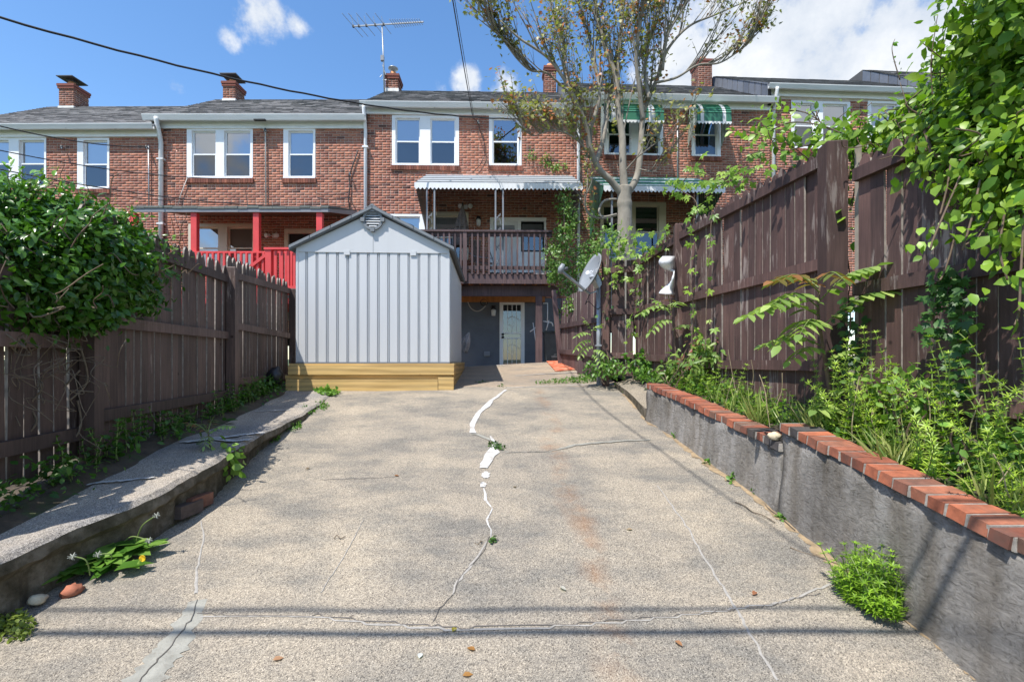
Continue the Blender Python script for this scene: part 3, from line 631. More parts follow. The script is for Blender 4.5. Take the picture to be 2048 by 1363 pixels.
# ================================================================ row houses
ZB = 1.2
BR = [(.40, .145, .092), (.34, .118, .078), (.45, .17, .108), (.30, .105, .075), (.39, .165, .12), (.43, .155, .10), (.36, .135, .092)]
def brick_face(name, parent, O, U, Nv, x0, x1, z0, z1, opens, seed, mat='brick', tone=1.0):
    """running bond of real bricks on the plane O + x U + z, facing Nv; openings are (x0, x1, z0, z1)"""
    r = np.random.default_rng(seed); CH, BL, J = .0677, .2135, .0105; Q = []
    for k in range(int((z1 - z0) / CH)):
        z = z0 + k * CH; zm = z + CH / 2
        cuts = sorted([(a, b) for a, b, c, d in opens if c - .01 < zm < d + .01]); segs = []; cur = x0
        for a, b in cuts:
            if a > cur: segs.append((cur, min(a, x1)))
            cur = max(cur, b)
        if cur < x1: segs.append((cur, x1))
        off = (BL / 2 if k % 2 else 0); hdr = (k % 6 == 5)
        step = BL / 2 if hdr else BL
        for a, b in segs:
            i0 = math.floor((a - x0 - off) / step); x = x0 + off + i0 * step
            while x < b:
                p, q = max(x, a), min(x + step - J, b)
                if q - p > .02: Q.append((p, q, z, z + CH - J))
                x += step
    Q = np.array(Q); n = len(Q); U = np.array(U); Nv = np.array(Nv); O = np.array(O)
    out = .0025 + .003 * r.random(n)
    jz = .002 * (r.random(n) - .5)
    def pt(x, z, o): return O[None] + x[:, None] * U[None] + o[:, None] * Nv[None] + np.c_[np.zeros(n), np.zeros(n), z]
    zero = np.zeros(n) - .004; a, b, c, d = Q[:, 0], Q[:, 1], Q[:, 2] + jz, Q[:, 3] + jz
    V = np.stack([pt(a, c, zero), pt(b, c, zero), pt(b, d, zero), pt(a, d, zero), pt(a, c, out), pt(b, c, out), pt(b, d, out), pt(a, d, out)], 1).reshape(-1, 3)
    F = np.array([(4, 5, 6, 7), (0, 1, 5, 4), (1, 2, 6, 5), (2, 3, 7, 6), (3, 0, 4, 7)])
    FF = (F[None] + (np.arange(n) * 8)[:, None, None]).reshape(-1, 4)
    C = np.array(BR)[r.integers(0, len(BR), n)] * np.array((.94, 1.08, 1.10)) * (.86 + .28 * r.random((n, 1))) * tone
    dk = r.random(n) < .035; C[dk] = np.array((.13, .065, .055)) * (.8 + .5 * r.random((dk.sum(), 1)))
    me = np_mesh(name, V, FF, mat, np.repeat(C, 8, 0))
    o = put(name, me, parent, kind='stuff'); return o
class House:
    def __init__(s, label, pxl, pxr, Yl, ang, name='row_house'):
        s.a = math.radians(ang); s.P0 = Vector(((pxl - CX) / FPX * Yl, Yl, ZB))
        s.root = thing(name, label, 'house', s.P0, s.a, 'row houses behind the yard', world=False)
        s.w = s.L(pxr, 400)[0]; s.open = []
    def L(s, px, py, out=0.0):
        c, q = math.cos(-s.a), math.sin(-s.a)
        rot = lambda v: (c * v[0] - q * v[1], q * v[0] + c * v[1])
        o = rot((-s.P0.x, -s.P0.y)); d = rot(((px - CX) / FPX, 1.0)); t = (-out - o[1]) / d[1]
        return o[0] + t * d[0], H - ZB - (py - CY) / FPX * t
    def wpt(s, x, y, z):
        c, q = math.cos(s.a), math.sin(s.a); return Vector((s.P0.x + c * x - q * y, s.P0.y + q * x + c * y, s.P0.z + z))
    def wall(s, z0, z1, seed, tone=1.0, x0=0.0, x1=None):
        x1 = s.w if x1 is None else x1
        xs = sorted(set([x0, x1] + [min(max(v, x0), x1) for o in s.open for v in o[:2]])); zs = sorted(set([z0, z1] + [min(max(v, z0), z1) for o in s.open for v in o[2:]]))
        mb = MB()
        for i in range(len(xs) - 1):
            for j in range(len(zs) - 1):
                cx, cz = (xs[i] + xs[i + 1]) / 2, (zs[j] + zs[j + 1]) / 2
                if any(a < cx < b and c < cz < d for a, b, c, d in s.open): continue
                mb.box(xs[i], xs[i + 1], 0, .26, zs[j], zs[j + 1])
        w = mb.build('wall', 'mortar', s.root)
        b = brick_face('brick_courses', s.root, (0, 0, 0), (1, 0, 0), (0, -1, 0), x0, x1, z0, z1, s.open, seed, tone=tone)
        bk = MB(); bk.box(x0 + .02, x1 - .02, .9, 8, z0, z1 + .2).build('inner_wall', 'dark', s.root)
    def window(s, px0, px1, py0, py1, units, trim='vinyl', sill=True, lowscreen=True, blind=True, shade=(.5, 1.0), curtain=False, head=.06):
        """outer opening in pixels; units: list of (px0, px1) sashes"""
        x0, zt = s.L(px0, py0); x1, zb = s.L(px1, py1); s.open.append((x0, x1, zb, zt))
        f = MB(); us = [(s.L(a, py0)[0], s.L(b, py0)[0]) for a, b in units]
        fr = .055                                         # outer casing
        f.box(x0, x1, -.012, .12, zt - head, zt); f.box(x0, x1, -.03, .12, zb, zb + .04)
        f.box(x0, us[0][0], -.012, .12, zb + .04, zt - head); f.box(us[-1][1], x1, -.012, .12, zb + .04, zt - head)
        for i in range(len(us) - 1): f.box(us[i][1], us[i + 1][0], -.02, .12, zb + .04, zt - head)
        w = f.build('window', trim, s.root)
        for (a, b) in us:
            zm = (zb + zt - head) / 2 + .01; sf = .035
            for (lo, hi, y, low) in ((zm - .02, zt - head, .05, False), (zb + .04, zm + .02, .02, True)):
                g = MB(); g.box(a, a + sf, y, y + .03, lo, hi); g.box(b - sf, b, y, y + .03, lo, hi); g.box(a + sf, b - sf, y, y + .03, lo, lo + sf); g.box(a + sf, b - sf, y, y + .03, hi - sf, hi)
                sub('sash', g, trim, w)
                sub('pane', MB().add([(a + sf, y + .015, lo + sf), (b - sf, y + .015, lo + sf), (b - sf, y + .015, hi - sf), (a + sf, y + .015, hi - sf)], [(0, 1, 2, 3)]), 'glassd' if (low and lowscreen) else 'glass', w)
            if blind:
                k = MB(); z = zt - head - .03
                while z > lerp(zt, zb, shade[1]) + .04:
                    k.add([(a + .02, .105, z), (b - .02, .105, z), (b - .02, .125, z - .030), (a + .02, .125, z - .030)], [(0, 1, 2, 3)]); z -= .033
                sub('blind', k, 'blind', w)
            if curtain: 
                k = MB(); n = 14
                for side in (0, 1):
                    q = [(lerp(a, b, (i / n) * .3 if side == 0 else 1 - (i / n) * .3), .15 + .015 * math.sin(i * 2.1)) for i in range(n + 1)]
                    for i in range(n): k.add([(q[i][0], q[i][1], zb), (q[i + 1][0], q[i + 1][1], zb), (q[i + 1][0], q[i + 1][1], zt), (q[i][0], q[i][1], zt)], [(0, 1, 2, 3)])
                sub('curtain', k, 'curtain', w)
        if sill:
            sm = MB(); n = max(3, int((x1 - x0 + .06) / .068)); r = random.Random(int(px0)); st = (x1 - x0 + .06) / n
            for i in range(n):
                xx = x0 - .03 + i * st; c = BR[r.randrange(len(BR))]; k = r.uniform(.35, .75)
                sm.box(xx + .004, xx + st - .004, -.045 - r.uniform(0, .006), .03, zb - .125, zb - .004, tuple(q * k for q in c))
            sub('sill', sm, 'brick', w)
        return w
    def eave(s, g0, g1, f0, f1, gmat='gutter', fmat='white', soff='soffit', out=.27, x0=-.06, x1=None, dep=3.0, ridge=None, seed=1, frieze_x=None):
        """g0,g1 gutter top/bottom pixel at mid facade; f0,f1 frieze top/bottom"""
        x1 = s.w + .04 if x1 is None else x1; pm = s._mid
        zg0, zg1 = s.L(pm, g0, out)[1], s.L(pm, g1, out)[1]; zf0, zf1 = s.L(pm, f0, .03)[1], s.L(pm, f1, .03)[1]
        zs = max(zf0, zg1 + .02)
        fm = MB(); fx = frieze_x or (0, s.w); fm.box(fx[0] + .002, fx[1] - .002, -.035, 0, zf1, zs + .01); fm.box(fx[0] + .003, fx[1] - .003, -.055, -.0355, zf1 - .0, zf1 + .03); fm.build('frieze_board', fmat, s.root)
        so = MB(); so.box(x0 + .03, x1 - .02, -out + .09, .25, zs + .012, zs + .04); so.build('soffit', soff, s.root)
        pr = [(-out, zg0), (-out + .002, zg0 - .02), (-out + .02, lerp(zg0, zg1, .5)), (-out + .045, zg1), (-out + .10, zg1), (-out + .10, zg0), (-out + .09, zg0), (-out + .09, zg1 + .012), (-out + .05, zg1 + .012), (-out + .014, zg0 - .012)]
        gm = MB(); gm.prism([(x0, y, z) for y, z in pr], (x1 - x0, 0, 0)); gm.build('gutter', gmat, s.root)
        zr = s.L(pm, ridge, -dep)[1]; ze = zg0 - .02
        # roof deck and shingle tabs
        ym, yb = -out + .09, dep
        dk = MB(); dk.prism([(x0 + .02, ym, ze), (x0 + .02, yb, zr), (x0 + .02, 9, zr), (x0 + .02, 9, ze - .02), (x0 + .02, ym, ze - .03)], (x1 - x0 - .04, 0, 0)); rf = dk.build('roof', 'shingle', s.root)
        a = rf.data.color_attributes.new('Col', 'FLOAT_COLOR', 'POINT'); a.data.foreach_set('color', np.tile((.10, .10, .10, 1), len(rf.data.vertices)).astype(np.float32))
        sl = Vector((0, yb - ym, zr - ze)); ln = sl.length; d = sl / ln; nn = Vector((0, -d.z, d.y)); r = random.Random(seed); tb = MB(); ex = .14
        for k in range(int(ln / ex)):
            x = x0 - r.uniform(0, .3)
            while x < x1:
                w = r.uniform(.16, .34); a, b = max(x, x0), min(x + w - .006, x1)
                if b - a > .03:
                    base = Vector((0, ym, ze)) + d * (k * ex - .01); th = .010 + r.uniform(0, .010)
                    p0 = base + nn * (th + .004); p1 = base + d * (ex + .02) + nn * .006; p2 = base - nn * .002
                    g = r.uniform(.65, 1.25) * .20; cl = (g, g * .99, g * 1.0)
                    tb.add([(a, p2.y, p2.z), (b, p2.y, p2.z), (b, p0.y, p0.z), (a, p0.y, p0.z), (b, p1.y, p1.z), (a, p1.y, p1.z)], [(0, 1, 2, 3), (3, 2, 4, 5)], cl)
                x += w
        sub('shingles', tb, 'shingle', rf, kind='stuff')
        s.zr, s.ze = zr, ze; return rf
    def chimney(s, px0, px1, py0, py1, dy=2.7, depth=.55, cap='plate', seed=1, flash=.0):
        x0, z1 = s.L(px0, py0, -dy); x1, z0 = s.L(px1, py1, -dy); z0 -= .5
        mb = MB(); mb.box(x0, x1, dy, dy + depth, z0, z1); ch = mb.build('chimney', 'mortar', s.root)
        for nm, O, U, Nn, w in (('f', (x0, dy, 0), (1, 0, 0), (0, -1, 0), x1 - x0), ('r', (x1, dy, 0), (0, 1, 0), (1, 0, 0), depth), ('l', (x0, dy + depth, 0), (0, -1, 0), (-1, 0, 0), depth)):
            o = brick_face('brick_courses', s.root, O, U, Nn, 0, w, z0, z1 - .02, [], seed, tone=.62); o.parent = ch; o.matrix_parent_inverse = Matrix.Identity(4)
        cr = MB(); cr.box(x0 - .03, x1 + .03, dy - .03, dy + depth + .03, z1 - .15, z1 - .085); cr.box(x0 - .045, x1 + .045, dy - .045, dy + depth + .045, z1 - .075, z1); sub('corbel', cr, 'brick', ch)
        o = ch.children[-1].data; a = o.color_attributes.new('Col', 'FLOAT_COLOR', 'POINT'); a.data.foreach_set('color', np.tile((.22, .075, .055, 1), len(o.vertices)).astype(np.float32))
        cxm, cym = (x0 + x1) / 2, dy + .2
        fl = MB(); fl.lathe((cxm, cym, z1), [(.10, 0), (.10, .16), (.085, .16), (.085, .02)], 10); sub('flue_pot', fl, 'clay', ch, True)
        if cap == 'plate':
            c = MB(); c.box(cxm - .26, cxm + .26, dy - .08, dy + .5, z1 + .21, z1 + .235); c.box(cxm - .1, cxm + .1, cym - .1, cym + .1, z1 + .15, z1 + .21); sub('chimney_cap', c, 'iron', ch)
        if cap == 'cone':
            c = MB(); c.lathe((cxm, cym, z1 + .15), [(.07, 0), (.07, .1), (.16, .13), (.16, .15), (.02, .2)], 14); sub('chimney_cap', c, 'galv', ch, True)
        if flash:
            g = MB(); g.box(x0 - .02, x1 + .02, dy - .02, dy + depth, s.L(px0, py1, -dy)[1] - .3, s.L(px0, py1, -dy)[1] + flash); sub('flashing', g, 'flash', ch)
        return ch, x0, x1, z1
    def downspout(s, px, zt_px, mat='gutter', r=.045, zend=1.0, out=.24, bend=.45):
        x, zt = s.L(px, zt_px, .24); xw = s.L(px, 500, .07)[0]
        mb = MB(); mb.tube([(xw, -out, zt + .02), (xw, -out, zt - .04), (xw, -.10, zt - bend), (xw, -.07, zt - bend - .1), (xw, -.07, zend)], r, 10)
        d = mb.build('downspout', mat, s.root, True)
        for z in np.arange(zt - 1.0, zend, -1.7): sub('strap', MB().box(xw - r - .03, xw + r + .03, -.125, -.004, z - .02, z + .02), mat, d)
        return d

GH = 'row houses behind the yard'
hA = House('brick row house at the row end with blue-white windows above the green bush', -110, 317, 12.75, -.4); hA._mid = 150
hA.window(-62, 93, 276, 376, [(-50, 19), (39, 89)], shade=(0, .55)); hA.window(155, 219, 276, 378, [(167, 215)], shade=(0, .5))
hA.wall(1.6, hA.L(150, 270)[1], 11); hA.eave(246, 256, 262, 274, ridge=213, seed=5, x1=hA.w + .02)
hA.chimney(118, 147, 168, 214, cap='plate', seed=21, flash=.03)
hA.downspout(-100, 255, zend=2)
hB = House('brick row house with the red porch and peeling white frieze board', 319, 732, 12.80, 0.0); hB._mid = 500
hB.window(374, 506, 257, 357, [(384, 432), (449, 501)], shade=(0, .95)); hB.window(567, 631, 257, 357, [(577, 627)], shade=(0, .95))
hB.window(377, 510, 449, 540, [(386, 437), (455, 505)], trim='cream', sill=False, lowscreen=False, shade=(0, .9))
xd0, zd1 = hB.L(569, 459); xd1, zd0 = hB.L(650, 640); hB.open.append((xd0, xd1, zd0, zd1))
d = MB(); d.box(xd0, xd0 + .1, -.02, .1, zd0, zd1); d.box(xd1 - .1, xd1, -.02, .1, zd0, zd1); d.box(xd0 + .1, xd1 - .1, -.02, .1, zd1 - .1, zd1); d = d.build('door', 'cream', hB.root)
sub('door_panel', MB().box(xd0 + .1, xd1 - .1, .06, .1, zd0, zd1 - .1), 'dark', d)
hB.wall(1.0, hB.L(500, 252)[1], 12); hB.eave(227, 238, 242, 257, fmat='whitew', ridge=199, seed=6, x0=-.28)
hB.chimney(446, 470, 163, 201, cap='plate', seed=22, flash=.06)
hB.downspout(322, 236, mat='gutter', r=.055, zend=1.5)
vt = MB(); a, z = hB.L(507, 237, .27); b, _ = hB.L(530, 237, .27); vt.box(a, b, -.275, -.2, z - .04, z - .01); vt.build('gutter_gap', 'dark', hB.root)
hC = House('brick row house with the balcony, white metal awning and roof antenna', 733, 1154, 12.85, 1.2); hC._mid = 930
hC.window(784, 918, 231, 332, [(791, 840), (861, 911)], shade=(0, .95), curtain=True); hC.window(978, 1043, 231, 332, [(985, 1037)], blind=False, lowscreen=True, curtain=False)
hC.window(779, 850, 428, 540, [(789, 840)], sill=True, shade=(0, .8)); hC.window(857, 937, 426, 520, [(868, 925)], trim='cream', shade=(0, .8))
# patio door and side window under the awning
x0, zt = hC.L(980, 435); x1, zb = hC.L(1092, 545); hC.open.append((x0, x1, zb - .05, zt)); xm, _ = hC.L(1039, 435)
d = MB(); d.box(x0, x0 + .08, -.02, .1, zb, zt); d.box(x1 - .05, x1, -.02, .1, zb, zt); d.box(x0 + .08, x1 - .05, -.02, .1, zt - .09, zt); d.box(xm - .04, xm + .04, -.02, .1, zb, zt - .09); d.box(xm + .04, x1 - .05, -.018, .1, zb, zb + .55); d = d.build('door_frame', 'vinyl', hC.root)
dp = MB(); dp.box(x0 + .08, xm - .04, .02, .06, zb, zt - .09); sub('door_leaf', dp, 'whitem', d)
gl = MB(); gl.add([(x0 + .17, .014, zb + .95), (xm - .13, .014, zb + .95), (xm - .13, .014, zt - .2), (x0 + .17, .014, zt - .2)], [(0, 1, 2, 3)]); sub('pane', gl, 'glass', d)
gl = MB(); gl.add([(xm + .08, .03, zb + .6), (x1 - .09, .03, zb + .6), (x1 - .09, .03, zt - .14), (xm + .08, .03, zt - .14)], [(0, 1, 2, 3)]); sub('pane', gl, 'glassd', d)
k = MB(); z = zt - .15
while z > zt - .5: k.add([(xm + .08, .06, z), (x1 - .09, .06, z), (x1 - .09, .075, z - .028), (xm + .08, .075, z - .028)], [(0, 1, 2, 3)]); z -= .032
sub('blind', k, 'blind', d)
zfl = hC.L(1000, 596)[1]
hC.wall(zfl, hC.L(930, 226)[1], 13); hC.eave(203, 213, 217, 230, ridge=183, seed=7, x0=-.12)
hC.chimney(771, 796, 148, 184, cap='cone', seed=23, flash=.12)
hC.downspout(731, 212, mat='vinyl', zend=2.0)
# basement storey: painted block wall with a security door
bx0, bzt = hC.L(999, 602); bx1, _ = hC.L(1049, 602); bzb = .09
bw = MB(); bw.box(0, bx0, -.03, .26, -.2, zfl - .002); bw.box(bx1, hC.w, -.03, .26, -.2, zfl - .002); bw.box(bx0, bx1, -.03, .26, bzt, zfl - .002)
bw = bw.build('basement_wall', 'base_paint', hC.root)
sub('ledge', MB().box(0, bx0 - .002, -.05, -.0301, -.2, hC.L(950, 681)[1]).box(bx1 + .002, hC.w, -.05, -.0301, -.2, hC.L(950, 681)[1]), 'base_paint', bw)
s_ = MB(); fw = .055
s_.box(bx0 + .001, bx0 + fw, -.06, .05, bzb, bzt - .001); s_.box(bx1 - fw, bx1 - .001, -.06, .05, bzb, bzt - .001); s_.box(bx0 + fw, bx1 - fw, -.06, .05, bzt - fw, bzt - .001)
sd = s_.build('security_door', 'vinyl', hC.root)
q = MB(); zl0, zl1 = hC.L(1020, 677)[1], hC.L(1020, 665)[1]
q.box(bx0 + fw, bx0 + .1, -.05, -.02, bzb, bzt - fw); q.box(bx1 - .1, bx1 - fw, -.05, -.02, bzb, bzt - fw); q.box(bx0 + .1, bx1 - .1, -.05, -.02, bzt - .1, bzt - fw); q.box(bx0 + .1, bx1 - .1, -.05, -.02, bzb, bzb + .12)
q.box(bx0 + .1, bx1 - .1, -.05, -.02, zl0, zl0 + .03); q.box(bx0 + .1, bx1 - .1, -.05, -.02, zl1 - .03, zl1)
sub('door_leaf', q, 'vinyl', sd)
for i in range(1, 4):
    xx = lerp(bx0 + .1, bx1 - .1, i / 4); sub('bar', MB().box(xx - .008, xx + .008, -.045, -.03, bzb + .12, zl0).box(xx - .008, xx + .008, -.045, -.03, zl1, bzt - .1), 'vinyl', sd)
for i in range(2):
    sub('scroll', MB().tube([(lerp(bx0 + .12, bx1 - .12, .5 + .48 * math.cos(t) * (1 - t / 8)), -.04, bzb + .62 + i * .75 + .12 * math.sin(t)) for t in np.linspace(0, 6.2, 26)], .006, 5), 'vinyl', sd, True)
sub('pane', MB().add([(bx0 + .1, 0, bzb), (bx1 - .1, 0, bzb), (bx1 - .1, 0, bzt - fw), (bx0 + .1, 0, bzt - fw)], [(0, 1, 2, 3)]), 'glassd', sd)
sub('door_behind', MB().box(bx0 + .06, bx1 - .06, .08, .12, bzb, bzt - fw), 'doorback', sd)
for py in (668, 674):
    kx, kz = hC.L(1004, py, .07); sub('door_knob', MB().lathe((kx + .02, -.075, kz), [(.028, -.028), (.034, 0), (.028, .028)], 10), 'black', sd, True)
hD = House('brick row house with the green and white striped awnings behind the bare tree', 1157, 1540, 13.02, 2.4); hD._mid = 1345
hD.window(1208, 1326, 222, 312, [(1216, 1262), (1276, 1320)], blind=False); hD.window(1383, 1441, 222, 314, [(1389, 1434)], blind=False, shade=(0, .4), curtain=True)
hD.window(1262, 1332, 405, 520, [(1270, 1318)], trim='cream', blind=False, sill=False); hD.window(1200, 1248, 405, 520, [(1206, 1242)], trim='cream', blind=False, sill=False)
hD.wall(1.6, hD.L(1345, 212)[1], 14, .96); hD.eave(187, 198, 206, 217, ridge=171, seed=8, x1=hD.w + .1)
hD.downspout(1157, 190, mat='vinyl', zend=1.0); hD.chimney(1090, 1112, 132, 168, cap='', seed=24)
hE = House('brick row house at the right with a high white eave over the vine', 1541, 1900, 13.3, 3.2); hE._mid = 1640
hE.window(1582, 1700, 201, 300, [(1588, 1628), (1645, 1694)], shade=(0, .9)); hE.window(1735, 1800, 202, 302, [(1742, 1794)], shade=(0, .9))
hE.wall(2.2, hE.L(1640, 196)[1], 15); hE.eave(168, 177, 184, 195, ridge=160, seed=9, x0=-.18)
hE.downspout(1547, 176, mat='gutter', zend=1.5); hE.chimney(1397, 1424, 118, 156, cap='', seed=25)
# slate-hung side of the roof where a higher house meets a lower one
def slates(h, n, seed):
    x = -.21; r = random.Random(seed); y0, y1 = -.16, 3.0
    zt = lambda y: lerp(h.ze, h.zr, (y + .33) / 3.33) - .03
    bk = MB(); bk.prism([(x + .07, y0, h.ze - .55), (x + .07, y1, h.zr - .75), (x + .07, y1, h.zr - .02), (x + .07, y0, h.ze - .02)], (.06, 0, 0)); par = bk.build('gable_cheek', 'dark', h.root)
    for i in range(n):
        a, b = lerp(y0, y1, i / n) + .016, lerp(y0, y1, (i + 1) / n) - .016
        mb = MB(); mb.prism([(x + .02 + r.uniform(0, .02), a, zt(a) - .48), (x + .03, b, zt(b) - .48), (x + .045, b, zt(b)), (x + .045, a, zt(a))], (.02, 0, 0)); sub('slate', mb, 'slate', par)
slates(hE, 10, 4); slates(hD, 9, 5)
hF = House('far brick row house whose dark roof shows above the vine', 1905, 2200, 13.6, 4.0); hF._mid = 1960
hF.window(1960, 2060, 195, 300, [(1968, 2006), (2018, 2052)]); hF.wall(3, hF.L(1960, 176)[1], 16); hF.eave(172, 181, 188, 198, ridge=150, seed=10, x0=-.18); slates(hF, 9, 6)
# ================================================================ fences
def picket_mesh(h, w, seed, style='gothic'):
    r = random.Random(seed); t = .018; hw = w / 2
    if style == 'gothic': out = [(-hw, 0), (hw, 0), (hw, h - .115), (hw * 1.02, h - .085), (hw * .82, h - .045), (hw * .42, h - .012), (0, h), (-hw * .42, h - .012), (-hw * .82, h - .045), (-hw * 1.02, h - .085), (-hw, h - .115)]
    else: out = [(-hw, 0), (hw, 0), (hw, h), (-hw, h)]
    return MB().prism([(x, -t / 2, z) for x, z in out], (0, t, 0))
def fence_panel(t, p0, p1, z0a, z0b, zta, ztb, rails, mat, side, seed, pw=.09, gap=.008, lean=0.0, posts=True, gothic=True):
    """p0->p1 ground line; pickets on the far side of the rails; side=+1 when the rails face +x"""
    r = random.Random(seed); a, b = Vector((p0[0], p0[1], 0)), Vector((p1[0], p1[1], 0)); d = (b - a); L = d.length; d.normalize()
    nrm = Vector((d.y, -d.x, 0)) * side; ang = math.atan2(d.y, d.x)
    n = int(L / (pw + gap)); st = L / n; cache = {}
    for i in range(n):
        q = (i + .5) / n; zb = lerp(z0a, z0b, q) + r.uniform(-.02, .02); zt = lerp(zta, ztb, q) + r.uniform(-.015, .012); h = round((zt - zb) / .03) * .03; w = st - gap * r.choice((.4, .8, 1, 1, 1.3, 1.9))
        key = (h, round(w, 3))
        if key not in cache:
            me = cache[key] = picket_mesh(h, w, seed, 'gothic' if gothic else 'flat').mesh('picket', mat); me.materials.append(M['paleedge'])
            for pl in me.polygons:                       # the sawn edges have weathered pale
                if abs(pl.normal.y) < .5 and pl.normal.z > -.5: pl.material_index = 1
        pos = a + d * (L * q) - nrm * .028
        put('picket', cache[key], t, loc=(pos.x, pos.y, zb), rot=(r.uniform(-.008, .008), r.uniform(-.007, .007) + lean, ang + r.uniform(-.03, .03)))
    for (za, zb_, hh) in rails:
        A = a + nrm * .006; B = b + nrm * .006
        MB().bar((A.x, A.y, za), (B.x, B.y, zb_), .045, hh).build('rail', mat, t)
def post(t, x, y, z0, z1, mat, w=.1, rz=0, lean=(0, 0), notch=False):
    mb = MB(); h = z1 - z0; k = w / 2
    mb.box(-k, k, -k, k, 0, h - .012); mb.add([(-k, -k, h - .012), (k, -k, h - .012), (k, k, h - .012), (-k, k, h - .012), (-k * .8, -k * .8, h), (k * .8, -k * .8, h), (k * .8, k * .8, h), (-k * .8, k * .8, h)], [(0, 1, 5, 4), (1, 2, 6, 5), (2, 3, 7, 6), (3, 0, 4, 7), (4, 5, 6, 7)])
    return put('post', mb.mesh('post', mat), t, loc=(x, y, z0), rot=(lean[0], lean[1], rz))
YA = math.atan(.149)
lf = thing('picket_fence', 'dark brown picket fence of pointed boards along the left walkway, bush on top', 'fence', (lfx(4.5), 4.5, soill(4.5)))
LP = [0.9, 3.5, 5.88, 8.3]
post(lf, lfx(2.26), 2.26, .5, 2.36, 'brownl', .10, YA)
for y in LP[1:]: post(lf, lfx(y) + .05, y + .01, soill(min(y, 7.6)) - .25, {3.5: 2.44, 5.88: 2.77, 8.3: 2.86}[y], 'brownl', .10, YA)
fence_panel(lf, (lfx(2.3), 2.3), (lfx(3.50), 3.50), .83, .93, 2.32, 2.40, [(1.12, 1.12, .09), (1.77, 1.77, .09), (2.1, 2.24, .09)], 'brownl', 1, 41, .10, .014)
fence_panel(lf, (lfx(3.51), 3.51), (lfx(5.88), 5.88), .95, 1.03, 2.80, 2.79, [(1.22, 1.23, .088), (1.94, 1.94, .088), (2.60, 2.62, .088)], 'brownl', 1, 42)
fence_panel(lf, (lfx(5.89), 5.89), (lfx(8.28), 8.28), 1.08, 1.20, 2.93, 2.97, [(1.37, 1.36, .088), (2.07, 2.05, .088), (2.69, 2.815, .088)], 'brownl', 1, 43)
rf_ = thing('picket_fence', 'tall dark brown picket fence with peeling paint, creeper and vine beside the brick-capped wall', 'fence', (rfx(4.5), 4.5, soilr(4.5)))
post(rf_, rfx(3.77), 3.77, .95, 3.33, 'brown', .15, -YA); post(rf_, rfx(3.77) + .17, 3.66, 1.0, 3.2, 'brown', .09, -YA)
post(rf_, rfx(6.2), 6.2, 1.2, 3.38, 'brown', .11, -YA); post(rf_, rfx(1.25), 1.25, .6, 3.1, 'brown', .1, -YA)
o = put('raw_edge', MB().box(-.012, .012, -.02, .02, 0, 2.1).mesh('raw_edge', 'rawwood'), rf_, loc=(rfx(3.70) + .09, 3.63, 1.15))
fence_panel(rf_, (rfx(1.2), 1.2), (rfx(3.56), 3.56), .98, 1.15, 3.12, 3.14, [(1.40, 1.37, .09), (2.16, 2.16, .09), (3.0, 3.0, .09)], 'brown', -1, 51, .105, .006)
fence_panel(rf_, (rfx(3.86), 3.86), (rfx(6.14), 6.14), 1.22, 1.38, 3.36, 3.35, [(1.60, 1.59, .09), (2.41, 2.40, .09), (3.23, 3.215, .09)], 'brown', -1, 52, .10, .005)
J0, J1 = (rfx(7.6), 7.62), (1.46, 7.72)
fence_panel(rf_, (rfx(6.27), 6.27), J0, 1.38, 1.40, 3.32, 3.24, [(1.66, 1.68, .09), (2.41, 2.41, .09), (3.19, 3.12, .09)], 'brown', -1, 53, .10, .005)
fence_panel(rf_, J1, (J0[0] - .02, J0[1]), 1.36, 1.40, 3.25, 3.22, [(1.71, 1.71, .09), (2.41, 2.40, .09), (3.06, 3.07, .09)], 'brown', 1, 54, .10, .006, gothic=False)
post(rf_, J1[0] + .03, J1[1] - .01, 1.2, 3.40, 'brown', .10)
ff = thing('leaning_fence', 'short leaning brown board fence between the dish pole and the balcony post', 'fence', (1.3, 9, 1.4))
fence_panel(ff, (1.44, 7.85), (1.04, 10.5), 1.34, 1.50, 2.98, 2.92, [(1.72, 1.82, .09), (2.30, 2.36, .09)], 'deckbrown', -1, 55, .10, .004, gothic=False)
post(ff, 1.255, 8.95, 1.3, 2.95, 'deckbrown', .10, 0, (0, .06)); post(ff, 1.06, 10.48, 1.45, 3.15, 'deckbrown', .10, 0, (0, -.09))

# ================================================================ shed and its timber base
SA = math.radians(2.6); SH0 = Vector((-3.43, 7.27, 0))
def sp(x, y): c, s_ = math.cos(SA), math.sin(SA); return SH0.x + c * x - s_ * y, SH0.y + s_ * x + c * y
base = thing('shed_platform', 'new yellow treated lumber platform under the grey shed', 'platform', (SH0.x, SH0.y, 1.14), SA, world=False)
ZP = 1.14
def lb(name, x0, x1, y0, y1, z0, z1, mat='lumber'):
    me = MB().box(0, x1 - x0, 0, y1 - y0, 0, z1 - z0).mesh(name, mat); return put(name, me, base, loc=(x0, y0, z0 - ZP))
lb('board', .06, 2.545, 0.0, .04, 1.415, 1.555); lb('board', .03, 2.30, -.01, .03, 1.10, 1.345); lb('block', 2.304, 2.54, .0, .06, 1.10, 1.375)
lb('board', .0, 2.51, .045, .09, 1.348, 1.41); lb('board', 2.502, 2.54, .09, 3.1, 1.12, 1.40, 'lumbery'); lb('board', 2.5, 2.542, .045, 3.12, 1.403, 1.552, 'lumbery'); lb('board', .05, .09, .1, 3.1, 1.12, 1.5, 'lumbery'); lb('deck_sheet', .06, 2.548, .04, 3.12, 1.557, 1.585)
shed = thing('garden_shed', 'pale grey ribbed resin garden shed with gable vent on a lumber platform', 'shed', (SH0.x, SH0.y, 1.586), SA, world=False)
wx0, wx1, wy0, wy1, zw, zap = .16, 2.47, .06, 3.05, 1.75, 2.345
mb = MB(); n = 15; ys = wy0
